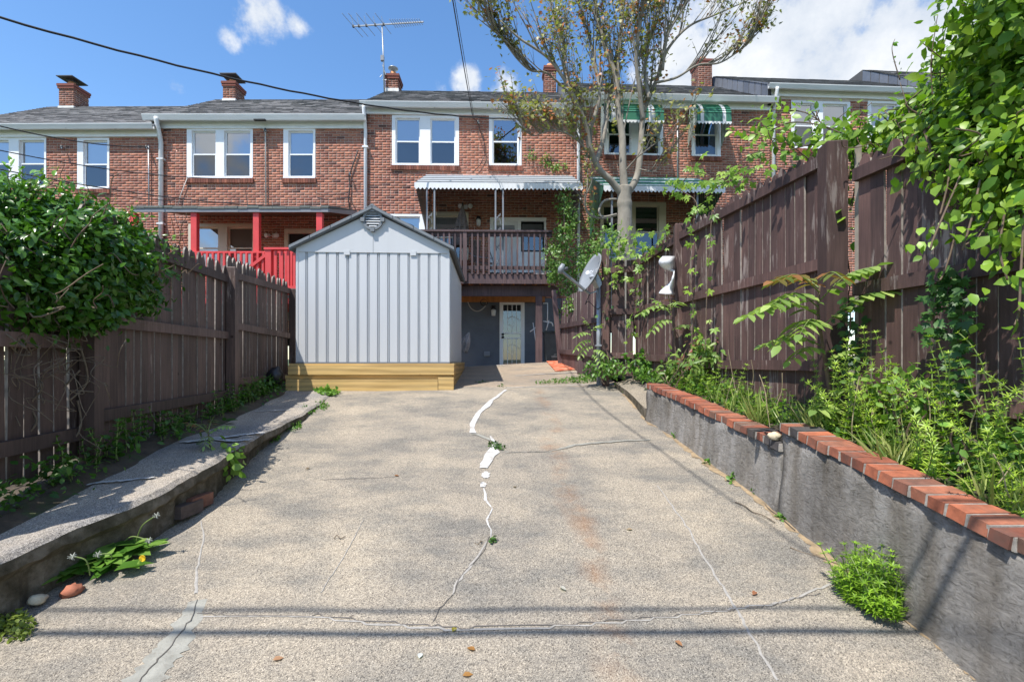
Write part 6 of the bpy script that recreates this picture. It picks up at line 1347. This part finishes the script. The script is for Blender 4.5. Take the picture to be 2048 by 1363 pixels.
for li, (pts, a, b, dy) in enumerate(LIMBS):
    q = limb(pts, a, b, 10.4, dy)
    nsh = 0 if li in (12,) else (5 if li > 11 else 32)
    for s in range(nsh):
        i = r.randrange(len(q) // 4, len(q)); p = q[i]; d = (q[min(i + 1, len(q) - 1)] - q[i - 1]).normalized()
        side = Vector((r.uniform(-1, 1), r.uniform(-1, 1), r.uniform(-.1, .5))); v = (d * .9 + side * .38 + Vector((0, 0, .6))).normalized(); L = r.uniform(.5, 2.3) * (1 if li < 11 else .5)
        n = 7; tw = [p]
        for k in range(n):
            v = (v + Vector((r.uniform(-.11, .11), r.uniform(-.11, .11), r.uniform(-.02, .12)))).normalized(); tw.append(tw[-1] + v * L / n)
        rb_ = r.uniform(.008, .02); TW.tube(tw, [lerp(rb_, .003, k / n) for k in range(n + 1)], 5)
        tips.append((tw[-1], v)); tips.append((tw[4], v))
        for k in range(r.randrange(3, 7)):
            j = r.randrange(2, n); v2 = (v + Vector((r.uniform(-1, 1), r.uniform(-1, 1), r.uniform(-.2, .6))) * .7).normalized(); L2 = r.uniform(.15, .5); e = tw[j] + v2 * L2; TW.tube([tw[j], tw[j] + v2 * L2 * .5 + Vector((0, 0, .02)), e], [.006, .004, .0025], 4); tips.append((e, v2))
    if b < .013: tips.append((q[-1], q[-1] - q[-3])); tips.append((q[-4], q[-1] - q[-3]))
TW.build('twigs', 'bark', tree, True, 'stuff')
P_, O_, C_ = [], [], []
for (p, v) in tips:
    if r.random() < .40: continue
    red = r.random() < .30
    for k in range(r.randrange(4, 9)):
        P_.append(np.array(p) + rng.normal(size=3) * .075); O_.append(np.array((r.uniform(-1, 1), r.uniform(-1, .3), r.uniform(-.2, 1)))); C_.append(np.array((.46, .17, .06) if (red and r.random() < .7) else (.27, .27, .07)) * r.uniform(.6, 1.3))
P_, O_, C_ = np.array(P_), np.array(O_), np.array(C_)
put('crown', scatter('crown', T_lobed(), P_, O_ * .5 + np.array((0, 0, -.6)) + rng.normal(size=P_.shape) * .4, O_ + np.array((-.2, -.3, .5)),  .058 + .045 * rng.random(len(P_)), C_, 'leaf'), tree, kind='stuff')

# ================================================================ tree-of-heaven saplings
def pinnate(root, base_, tipp, n, size, ca, cb, nm='frond', droop=.35, pieces=True, redtip=False, w=.30):
    """one compound leaf: a curved stalk with paired leaflets"""
    a, b = Vector(base_), Vector(tipp); L = (b - a).length; mid = a.lerp(b, .5) + Vector((0, 0, L * .16)); q = smooth_pts([a, mid, b], 10)
    mb = MB(); mb.tube(q, [lerp(.0055, .0018, i / (len(q) - 1)) for i in range(len(q))], 5); fr = mb.build(nm, 'stem', root, True)
    P_, T_, N_, Z_ = [], [], [], []
    for i in range(n):
        t = .16 + .84 * (i // 2 * 2 + 1) / n if i < n - 1 else 1.0; k = min(len(q) - 2, int(t * (len(q) - 1))); p = q[k].lerp(q[k + 1], t * (len(q) - 1) - k) if k < len(q) - 1 else q[-1]
        d = (q[k + 1] - q[k]).normalized(); sd = d.cross(Vector((0, 0, 1))).normalized() * (1 if i % 2 else -1)
        tp = (sd * 1.0 + d * .45 + Vector((0, 0, -droop))) if i < n - 1 else d
        P_.append(tuple(p)); T_.append(tuple(tp)); N_.append((sd.x * .2 + random.uniform(-.1, .1), sd.y * .2 + random.uniform(-.1, .1), 1)); Z_.append(size * (.7 + .45 * math.sin(math.pi * (.2 + .7 * t))) * random.uniform(.9, 1.1))
    P_, T_, N_, Z_ = np.array(P_), np.array(T_), np.array(N_), np.array(Z_); tm = T_oval(w, .05, .14)
    cc = [tuple(np.array(ca) * (1 - t) + np.array(cb) * t) for t in (.2, .5, .8)]
    if redtip: cc = [(.25, .12, .05), (.22, .16, .05), (.16, .20, .05)]
    if pieces: leaf_pieces(fr, tm, P_, T_, N_, Z_, cc, 'leafr', 'leaflet', Matrix.Identity(4))
    else: sub('leaflets', scatter('leaflets', tm, P_, T_, N_, Z_, np.array([cc[i % 3] for i in range(n)]), 'leaf'), None, fr, kind='stuff')
    return fr
ai = thing('tree_of_heaven_sapling', 'tall sapling with feather-like leaves beside the fence post and wall step', 'sapling', (2.28, 3.58, soilr(3.5)))
YS = 3.55
MB().tube(smooth_pts([ray(1672, 855, YS), ray(1660, 780, YS), ray(1645, 690, YS), ray(1636, 620, YS), ray(1640, 570, YS)], 6), [lerp(.017, .008, i / 24) for i in range(25)], 7).build('stem', 'twig', ai, True)
AG, AL = (.18, .30, .07), (.36, .46, .16)
for (a, b, Yb, n, s, rd) in (((1640, 600), (1752, 532), 3.35, 15, .11, False), ((1642, 655), (1795, 578), 3.3, 15, .115, False), ((1640, 585), (1545, 562), 3.3, 13, .10, True), ((1638, 575), (1570, 552), 3.75, 11, .09, True), ((1640, 560), (1690, 560), 3.2, 9, .09, True), ((1638, 615), (1540, 610), 3.25, 15, .115, False), ((1640, 632), (1487, 634), 3.35, 17, .105, False), ((1640, 645), (1560, 690), 3.3, 13, .11, False), ((1640, 660), (1600, 668), 3.15, 13, .10, False), ((1640, 690), (1525, 690), 3.5, 13, .08, False), ((1642, 700), (1580, 722), 3.4, 11, .085, False), ((1650, 740), (1700, 700), 3.4, 11, .08, False), ((1668, 830), (1630, 820), 3.3, 11, .10, False), ((1668, 800), (1700, 780), 3.3, 9, .08, False)):
    pinnate(ai, ray(*a, YS), ray(*b, Yb), n, s * 1.22, AG, AL, redtip=rd, w=.27)
def sapling(label, base_px, Y, top_px, fronds, size, cat='sapling', col=(AG, AL), z0=None):
    t = thing('tree_of_heaven_sapling', label, cat, ray(*base_px, Y)); MB().tube(smooth_pts([ray(*base_px, Y), ray((base_px[0] + top_px[0]) / 2 + 3, (base_px[1] + top_px[1]) / 2, Y), ray(*top_px, Y)], 5), [lerp(.009, .005, i / 10) for i in range(11)], 6).build('stem', 'twig', t, True)
    for (a, b, dY, n, rd) in fronds: pinnate(t, ray(*a, Y), ray(*b, Y + dY), n, size, col[0], col[1], pieces=False, redtip=rd, w=.22)
    return t
sapling('sapling with feathery leaves in front of the white scrap metal', (1352, 730), 6.05, (1340, 610), [((1342, 620), (1278, 628), -.2, 13, False), ((1344, 640), (1300, 665), -.2, 13, False), ((1342, 620), (1362, 605), -.3, 11, False), ((1342, 612), (1330, 580), .1, 9, True), ((1345, 660), (1378, 650), -.1, 9, False), ((1342, 630), (1310, 600), .1, 9, False)], .11)
sapling('leafy sapling at the foot of the satellite dish pole', (1190, 742), 7.6, (1180, 660), [((1182, 670), (1152, 672), -.2, 11, False), ((1182, 680), (1150, 700), -.2, 11, False), ((1182, 665), (1200, 650), -.1, 9, False), ((1184, 690), (1160, 712), -.2, 11, False), ((1182, 662), (1170, 640), 0, 9, False), ((1186, 700), (1212, 712), -.2, 11, False), ((1186, 705), (1205, 735), -.2, 11, False)], .10)
sapling('young pink-tipped seedling growing from the broken walkway edge', (418, 925), 4.05, (416, 862), [((416, 866), (378, 846), -.05, 13, True), ((417, 868), (466, 852), 0, 13, False), ((416, 864), (425, 838), .05, 9, True), ((416, 872), (408, 892), -.15, 11, False), ((416, 864), (400, 848), .1, 7, True)], .062)
# shrubs: nandina like clump on the wall, leafy plants
def shrub(label, ell, size, ca, cb, tmpl, name='shrub', cat='shrub', stems=10, base_=None, hang=.4, matl='leaf', red=0):
    t = thing(name, label, cat, base_); P_, O_ = clumps(ell, 0, .05); plant_leaves(t, tmpl, P_, O_, size, ca, cb, matl, 'leafr', 0, hang=hang)
    if red:
        P2, O2 = clumps([(Vector(e[0]) + Vector((0, 0, e[1][2] * .6)), e[1], max(2, e[2] // 6), 6) for e in ell], 0, .04); plant_leaves(t, tmpl, P2, O2, size, (.25, .07, .05), (.3, .14, .08), matl, 'leafr', 0, name='red_leaves')
    st = MB(); b0 = Vector(base_); r = random.Random(len(label))
    for i in range(stems):
        e = ell[i % len(ell)]; st.tube(wander(b0 + Vector((r.uniform(-.1, .1), r.uniform(-.1, .1), -.03)), Vector(e[0]) + Vector((r.uniform(-1, 1) * e[1][0], r.uniform(-1, 1) * e[1][1], r.uniform(-.3, .8) * e[1][2])), .03, 4, i + 70), .006, 4)
    st.build('stems', 'twig', t, kind='stuff'); return t
shrub('bushy clump with pink-tinged tips behind the lower brick-capped wall', [(ray(1400, 725, 5.6), (.3, .3, .16), 40, 9), (ray(1345, 745, 5.9), (.15, .2, .1), 16, 9), (ray(1440, 705, 5.4), (.12, .15, .1), 12, 9), (ray(1400, 690, 5.6), (.2, .2, .08), 12, 9)], .085, (.10, .2, .04), (.24, .33, .07), T_oval(.2), base_=(rfx(5.6) - .35, 5.6, soilr(5.6)), red=1, hang=.6)
shrub('small leafy plant beside the fence jog behind the kerb', [(ray(1275, 725, 7.2), (.18, .18, .1), 16, 9), (ray(1290, 712, 7.2), (.1, .1, .08), 8, 8)], .08, (.07, .18, .03), (.18, .32, .05), T_oval(.34), base_=(rfx(7.2) - .2, 7.2, soilr(7.2)), stems=6)
shrub('leafy plant growing over the walkway edge beside the seedling', [(ray(452, 930, 3.95), (.06, .06, .06), 8, 7), (ray(460, 905, 3.98), (.05, .05, .06), 6, 6)], .07, (.13, .25, .03), (.25, .4, .07), T_oval(.36), base_=(ray(440, 945, 4.0)), stems=5)
shrub('low weeds round the dish pole base', [(ray(1200, 735, 7.5), (.22, .2, .09), 26, 9), (ray(1225, 740, 7.45), (.15, .15, .08), 14, 9)], .06, (.07, .17, .03), (.17, .3, .05), T_oval(.3), base_=(1.42, 7.5, 1.3), stems=5, name='weed_clump', cat='weeds')
# --- bedstraw: thin stems with whorls
def bedstraw(bases, hts, seed):
    r = random.Random(seed); st = MB(); P_, T_, N_, Z_ = [], [], [], []
    for (b, h) in zip(bases, hts):
        p = Vector(b); v = Vector((r.uniform(-.35, .2), r.uniform(-.3, .2), 1)).normalized(); n = max(4, int(h / .045)); pts = [p]
        for i in range(n):
            v = (v + Vector((r.uniform(-.2, .17), r.uniform(-.19, .19), r.uniform(-.06, .05)))).normalized(); p = p + v * h / n; pts.append(p.copy())
            k = 7; o0 = r.uniform(0, 6); sz = .045 * (1.1 - .45 * i / n) * r.uniform(.8, 1.2); u = v.orthogonal().normalized(); w = v.cross(u)
            for j in range(k):
                t = o0 + 6.283 * j / k; d = u * math.cos(t) + w * math.sin(t) + v * .35; P_.append(tuple(p)); T_.append(tuple(d)); N_.append(tuple(v)); Z_.append(sz)
        st.tube(pts, .0028, 4)
    return st, np.array(P_), np.array(T_), np.array(N_), np.array(Z_)
r = random.Random(31); bs, hs_ = [], []
for i in range(150):
    y = r.uniform(1.9, 3.75) if i % 3 else r.choice((2.1, 2.5, 2.75, 3.2, 3.5)) + r.gauss(0, .06); q = r.random(); x = lerp(WALLX(y) + .22, rfx(y) - .06, q ** .8); h = r.choice((.12, .18, .30, .46, .66)) * r.uniform(.8, 1.2) * (.6 + .6 * q) * (1.1 if y < 3.0 else .95)
    bs.append((x, y, soilr(y))); hs_.append(h)
for i in range(9): y = r.uniform(2.2, 3.4); bs.append((rfx(y) - .2, y, soilr(y))); hs_.append(r.uniform(.6, .85))
bd = thing('bedstraw_weeds', 'thick stand of bright green whorled weeds filling the bed behind the taller brick-capped wall', 'weeds', (2.3, 2.7, soilr(2.7)))
st, P_, T_, N_, Z_ = bedstraw(bs, hs_, 5); st.build('stems', 'stem', bd, kind='stuff'); put('whorl_leaves', scatter('whorl_leaves', T_strap(.095), P_, T_, N_, Z_, greens(len(P_), (.22, .36, .025), (.42, .56, .08)), 'leaf'), bd, kind='stuff')
bs, hs_ = [], []
for i in range(80):
    y = r.uniform(3.6, 5.6); q = r.random(); bs.append((lerp(WALLX(y) + .2, rfx(y) - .08, q), y, soilr(y))); hs_.append(r.uniform(.10, .28) * (.5 + q))
for i in range(7): y = r.uniform(4.4, 5.4); bs.append((rfx(y) - .2, y, soilr(y))); hs_.append(r.uniform(.3, .5))
b2 = thing('bedstraw_weeds', 'low green weeds behind the lower brick-capped wall', 'weeds', (2.2, 4.5, soilr(4.5)))
st, P_, T_, N_, Z_ = bedstraw(bs, hs_, 6); st.build('stems', 'stem', b2, kind='stuff'); put('whorl_leaves', scatter('whorl_leaves', T_strap(.10), P_, T_, N_, Z_, greens(len(P_), (.15, .26, .02), (.32, .46, .06)), 'leaf'), b2, kind='stuff')
bs, hs_ = [], []; c = Vector(Gd(1785, 1215)); c.x = WALLX(c.y) - .10
for i in range(95):
    a = r.uniform(0, 6.28); q = r.random() ** .6; bs.append((c.x - .01 + .13 * q * math.cos(a) * .8, c.y + .02 + .20 * q * math.sin(a), gz(c.x, c.y) + .0)); hs_.append(r.choice((.07, .12, .2, .27)) * r.uniform(.8, 1.15))
for i in range(8): bs.append((c.x + .05, c.y + .05 - .03 * i * .5, c.z)); hs_.append(r.uniform(.26, .34))
b3 = thing('weed_clump', 'bushy bright green weed clump at the foot of the grey rendered wall', 'weeds', c)
st, P_, T_, N_, Z_ = bedstraw(bs, hs_, 7); st.build('stems', 'stem', b3, kind='stuff'); put('whorl_leaves', scatter('whorl_leaves', T_strap(.10), P_, T_, N_, Z_ * 1.0, greens(len(P_), (.15, .28, .02), (.32, .5, .05)), 'leaf'), b3, kind='stuff')
# other weeds mixed in: broad-leaved stalks, grass blades and dry stems
for k, (y, q, hh, sz, ca, cb, lb) in enumerate(((2.95, .72, .5, .055, (.10, .22, .03), (.24, .38, .06), 'broad-leaved green stalk among the whorled weeds'), (2.45, .55, .34, .05, (.07, .17, .03), (.16, .30, .05), 'darker leafy weed among the whorled weeds'), (3.3, .8, .42, .05, (.14, .26, .04), (.30, .42, .08), 'pale leafy weed beside the sapling stem'))):
    b0 = Vector((lerp(WALLX(y) + .22, rfx(y) - .06, q), y, soilr(y))); shrub(lb, [(b0 + Vector((-.03, -.02, hh * .75)), (.10, .12, hh * .22), 12, 8), (b0 + Vector((.02, .03, hh * .4)), (.11, .13, hh * .25), 12, 8)], sz, ca, cb, T_oval(.33), base_=b0, stems=9, name='leafy_weed', cat='weeds')
P_, T_, Z_ = [], [], []
for c in range(34):
    y = r.uniform(1.9, 5.4); x = lerp(WALLX(y) + .19, rfx(y) - .06, r.random() ** 1.4)
    for j in range(r.randrange(8, 18)): P_.append((x + r.gauss(0, .02), y + r.gauss(0, .02), soilr(y))); T_.append((r.gauss(-.1, .4), r.gauss(0, .4), 1)); Z_.append(r.uniform(.10, .30))
n = len(P_); gt = put('grass_tufts', scatter('grass_tufts', T_strap(.022), np.array(P_), np.array(T_), rng.normal(size=(n, 3)) + np.array((-.5, -.5, .2)), np.array(Z_), greens(n, (.14, .24, .04), (.40, .42, .14)), 'leaf'), None); gt['kind'] = 'stuff'; tag(gt, 'thin grass blades scattered through the bed behind the brick-capped walls', 'grass')
dst = MB()
for i in range(26):
    y = r.uniform(1.9, 4.8); a = Vector((lerp(WALLX(y) + .2, rfx(y) - .05, r.random()), y, soilr(y))); dst.tube(wander(a, a + Vector((r.uniform(-.12, .08), r.uniform(-.12, .12), r.uniform(.2, .55))), .02, 3, 1500 + i), .0028, 4)
ds = dst.build('dry_stems', 'dryst', None); ds['kind'] = 'stuff'; tag(ds, 'dry pale stems standing among the green weeds in the bed', 'dead stems')
# leafy undergrowth in the bed and along the fence foot
P_ = []
for i in range(1900):
    y = r.uniform(1.8, 7.2); q = r.random() ** .6; P_.append((lerp(WALLX(min(y, 5.9)) + .2, rfx(y) - .03, q), y, soilr(y) + r.uniform(.0, .13) * (.4 + q)))
P_ = np.array(P_); n = len(P_); o = np_mesh
ug = put('undergrowth', scatter('undergrowth', T_oval(.33), P_, rnd_dirs(n, .2), np.tile((0, 0, 1.0), (n, 1)) + rng.normal(size=(n, 3)) * .4, .035 + .035 * rng.random(n), greens(n, (.05, .13, .02), (.16, .3, .04)), 'leaf'), None); ug['kind'] = 'stuff'; tag(ug, 'low leafy ground cover in the bed behind the brick-capped walls', 'ground cover')
P_ = []
spots = [(r.uniform(1.4, 7.3), r.uniform(.5, 1.4)) for _ in range(26)]
for i in range(1700):
    sy, sk = spots[r.randrange(26)]; y = min(7.3, max(1.4, r.gauss(sy, .13))); w = abs(r.gauss(0, .10 * sk)) ; x = lfx(y) + .05 + w * (1.35 if y < 4.7 else 1.0); P_.append((x, y, soill(y) + max(0, r.gauss(.07, .06)) * (1 if w < .2 else .4)))
P_ = np.array(P_); n = len(P_)
ug = put('undergrowth', scatter('undergrowth', T_oval(.33), P_, rnd_dirs(n, .2), np.tile((.2, 0, 1.0), (n, 1)) + rng.normal(size=(n, 3)) * .4, .03 + .035 * rng.random(n), greens(n, (.035, .10, .015), (.10, .22, .03)), 'leaf'), None); ug['kind'] = 'stuff'; tag(ug, 'dark leafy weeds along the foot of the left fence', 'ground cover')
bs = [(lfx(y) + .08 + r.uniform(0, .16), y, soill(y)) for y in [r.uniform(3.0, 6.6) for _ in range(55)]]; hs_ = [r.uniform(.12, .34) for _ in bs]
b4 = thing('weed_clump', 'upright green weeds against the lower boards of the left fence', 'weeds', (lfx(4.5) + .1, 4.5, soill(4.5)))
st, P_, T_, N_, Z_ = bedstraw(bs, hs_, 9); st.build('stems', 'stem', b4, kind='stuff'); put('whorl_leaves', scatter('whorl_leaves', T_strap(.16), P_, T_, N_, Z_, greens(len(P_), (.05, .13, .02), (.12, .25, .03)), 'leaf'), b4, kind='stuff')
# mats of small weeds on the concrete
def mat_weeds(label, blobs, n, size, ca, cb, hgt=.04, name='weed_mat', zf=Gd):
    P_ = []
    tot = sum(b[4] for b in blobs)
    for (px, py, rx, ry, wgt) in blobs:
        for i in range(int(n * wgt / tot)):
            a = r.uniform(0, 6.28); q = r.random() ** .55; p = zf(px + rx * q * math.cos(a), py + ry * q * math.sin(a)); P_.append((p[0], p[1], p[2] + r.uniform(.003, hgt) * (1 - .6 * q)))
    P_ = np.array(P_); k = len(P_)
    ob = put(name, scatter(name, T_oval(.34), P_, rnd_dirs(k, .15), np.tile((0, 0, 1.0), (k, 1)) + rng.normal(size=(k, 3)) * .45, size * (.6 + .8 * rng.random(k)), greens(k, ca, cb), 'leaf'), None); ob['kind'] = 'stuff'; return tag(ob, label, 'weeds')
mat_weeds('low green weeds in the joint between walkway edge and driveway', [(540, 870, 22, 20, 3), (580, 850, 25, 14, 3), (610, 822, 22, 10, 2), (640, 812, 18, 8, 1.4), (500, 905, 14, 12, 1.2), (480, 925, 12, 12, 1)], 1500, .028, (.06, .16, .02), (.14, .28, .04), .06)
mat_weeds('mossy weeds under the broken walkway edge', [(350, 1015, 30, 22, 3), (330, 1045, 22, 14, 2), (400, 960, 28, 20, 2), (440, 945, 20, 14, 1.5), (305, 1062, 14, 10, 1)], 1300, .018, (.05, .11, .02), (.14, .2, .05), .07)
mat_weeds('grassy weeds on the driveway in front of the lumber platform', [(655, 788, 22, 7, 1)], 220, .06, (.10, .22, .03), (.2, .36, .05), .10)
mat_weeds('creeping weed patch on the patio edge near the dish pole', [(1195, 754, 40, 7, 3), (1150, 762, 45, 5, 2), (1100, 766, 35, 2, .5), (1230, 750, 20, 8, 1.5)], 1500, .034, (.06, .16, .02), (.16, .3, .05), .06)
mat_weeds('tiny weeds along the crack in the driveway', [(985, 890, 9, 6, 2), (998, 897, 12, 5, 1.6), (1003, 773, 8, 2, .6), (965, 765, 14, 2, .7), (985, 1082, 5, 6, .6)], 170, .03, (.03, .08, .02), (.09, .18, .03), .03)
mat_weeds('small weeds at the foot of the lower rendered wall', [(1466, 960, 10, 7, 1), (1576, 1032, 20, 12, 2.4), (1352, 872, 8, 9, 1), (1418, 925, 10, 8, 1), (1255, 785, 8, 6, .7), (1512, 985, 8, 6, .6)], 260, .035, (.06, .16, .02), (.14, .28, .04), .06)
mat_weeds('yellowish weeds at the driveway corner by the walkway end', [(30, 1262, 40, 26, 2), (10, 1215, 22, 20, 1)], 420, .024, (.14, .19, .03), (.24, .3, .06), .07)
# dandelion beside the walkway
dn = thing('dandelion', 'broad-leaved dandelion with seed heads and a yellow flower beside the walkway', 'plant', Gd(225, 1140)); P_, T_, N_, Z_ = [], [], [], []; c0 = Vector(Gd(215, 1150))
for (cx_, cy_, n, sp_w) in ((215, 1145, 34, .10), (150, 1150, 9, .05), (240, 1110, 12, .07), (270, 1120, 16, .07)):
    c = Vector(Gd(cx_, cy_))
    for i in range(n):
        a = r.uniform(0, 6.28); P_.append(tuple(c + Vector((r.gauss(0, sp_w * .5), r.gauss(0, sp_w * .5), r.uniform(.01, .06))))); T_.append((math.cos(a), math.sin(a) - .2, r.uniform(.1, .7))); N_.append((-math.cos(a) * .5, -math.sin(a) * .5, 1)); Z_.append(r.uniform(.10, .19))
P_, T_, N_, Z_ = map(np.array, (P_, T_, N_, Z_)); leaf_pieces(dn, T_oval(.30, .06, .25), P_, T_, N_, Z_, [(.08, .19, .025), (.13, .27, .04), (.20, .34, .07), (.06, .15, .02)], 'leafr')
for (b, mid_, tp, Y0) in (((180, 1150), (172, 1120), (145, 1112), 2.62), ((220, 1130), (222, 1108), (196, 1108), 2.75), ((272, 1082), (285, 1050), (313, 1030), 2.9), ((245, 1085), (265, 1072), (298, 1080), 2.9)):
    q = smooth_pts([ray(*b, Y0), ray(*mid_, Y0 - .02), ray(*tp, Y0 - .05)], 8); MB().tube(q, .0035, 5).build('flower_stalk', 'stem', dn, True); hd = MB(); p = q[-1]; rr = random.Random(3)
    for i in range(16): hd.bar(p, p + Vector((rr.uniform(-1, 1), rr.uniform(-1, 1), rr.uniform(-1, .6))).normalized() * .022, .003, .003)
    hd.build('seed_head', 'fluff', dn)
fl = MB(); p = ray(286, 1115, 2.72)
for i in range(16): a = 6.28 * i / 16; fl.bar(p, p + Vector((math.cos(a) * .018, -.006, math.sin(a) * .018)), .006, .002)
fl.build('flower', 'yellowf', dn)
# rhubarb-like big leaf by the fence, twigs and dry leaves on the concrete
bl_ = thing('broadleaf_weed', 'single large-leaved plant in the shade at the walkway back edge', 'plant', Gs(408, 845)); P_ = np.array([Gs(405 + 14 * i, 846 + 3 * (i % 2)) for i in range(5)]) + np.array((0, 0, .03)); leaf_pieces(bl_, T_oval(.38), P_, np.array([(1, -.3, .15), (.6, -.6, .2), (-.7, -.4, .2), (.9, .2, .2), (.3, -.8, .1)]), np.tile((0, -.2, 1.0), (5, 1)), np.array([.15, .13, .13, .14, .12]), [(.03, .09, .02), (.05, .12, .025)], 'leafr')
for i, (a, b, c_) in enumerate((((1470, 1006), (1550, 1048), .004), ((1580, 1097), (1690, 1134), .005), ((1530, 1010), (1590, 1062), .0035), ((258, 1095), (300, 1078), .004), ((668, 1078), (690, 1075), .003), ((950, 1085), (965, 1088), .003))):
    q = wander(Vector(Gd(*a)) + Vector((0, 0, .006)), Vector(Gd(*b)) + Vector((0, 0, .012)), .015, 4, 900 + i); tag(MB().tube(q, c_, 5).build('fallen_twig', 'drytwig', None, True), ['long thin twig at the foot of the lower rendered wall', 'thicker dry twig pointing at the weed clump', 'short bent twig by the wall step', 'twig beside the dandelion', 'tiny twig left of the dark crack', 'tiny twig right of the crack weed'][i], 'twig', 'twigs lying on the concrete')
for i, (px, py, col) in enumerate(((788, 954, (.30, .13, .04)), (905, 1268, (.4, .33, .05)), (950, 1305, (.35, .17, .05)), (1512, 1190, (.35, .15, .08)), (1350, 1285, (.4, .2, .1)), (925, 1355, (.4, .2, .06)), (838, 1320, (.7, .7, .7)), (1265, 1062, (.4, .3, .2)), (620, 938, (.2, .14, .08)), (1120, 1180, (.5, .47, .42)), (545, 1330, (.45, .25, .14)), (1030, 975, (.2, .15, .08)))):
    p = np.array([Gd(px, py)]) + np.array((0, 0, .007)); a = i * 1.3
    lbl = ['round brown leaf beside the thin crack left of the white sealant', 'yellow leaf just below the long cross crack', 'curled brown leaf between the power line shadows and the camera', 'reddish leaf below the right end of the cross crack', 'reddish leaf near the pale scuff line', 'orange leaf below the power line shadows, alone', 'white scrap below the middle of the cross crack', 'tan leaf beside the rust stain', 'dark sliver near the left end of the thin crack', 'pale chip on the rust stain', 'orange sliver beside the grey patch', 'dark bit of leaf beside the sealant blobs'][i]
    ob = put('fallen_leaf', scatter('fallen_leaf', T_oval(.3, .12, .1), p, np.array([(math.cos(a), math.sin(a), .05)]), np.array([(.1, -.2, 1.0)]), np.array([.045]), np.array([col]), 'leaf'), None); tag(ob, lbl, 'leaf', 'dry leaves on the driveway')
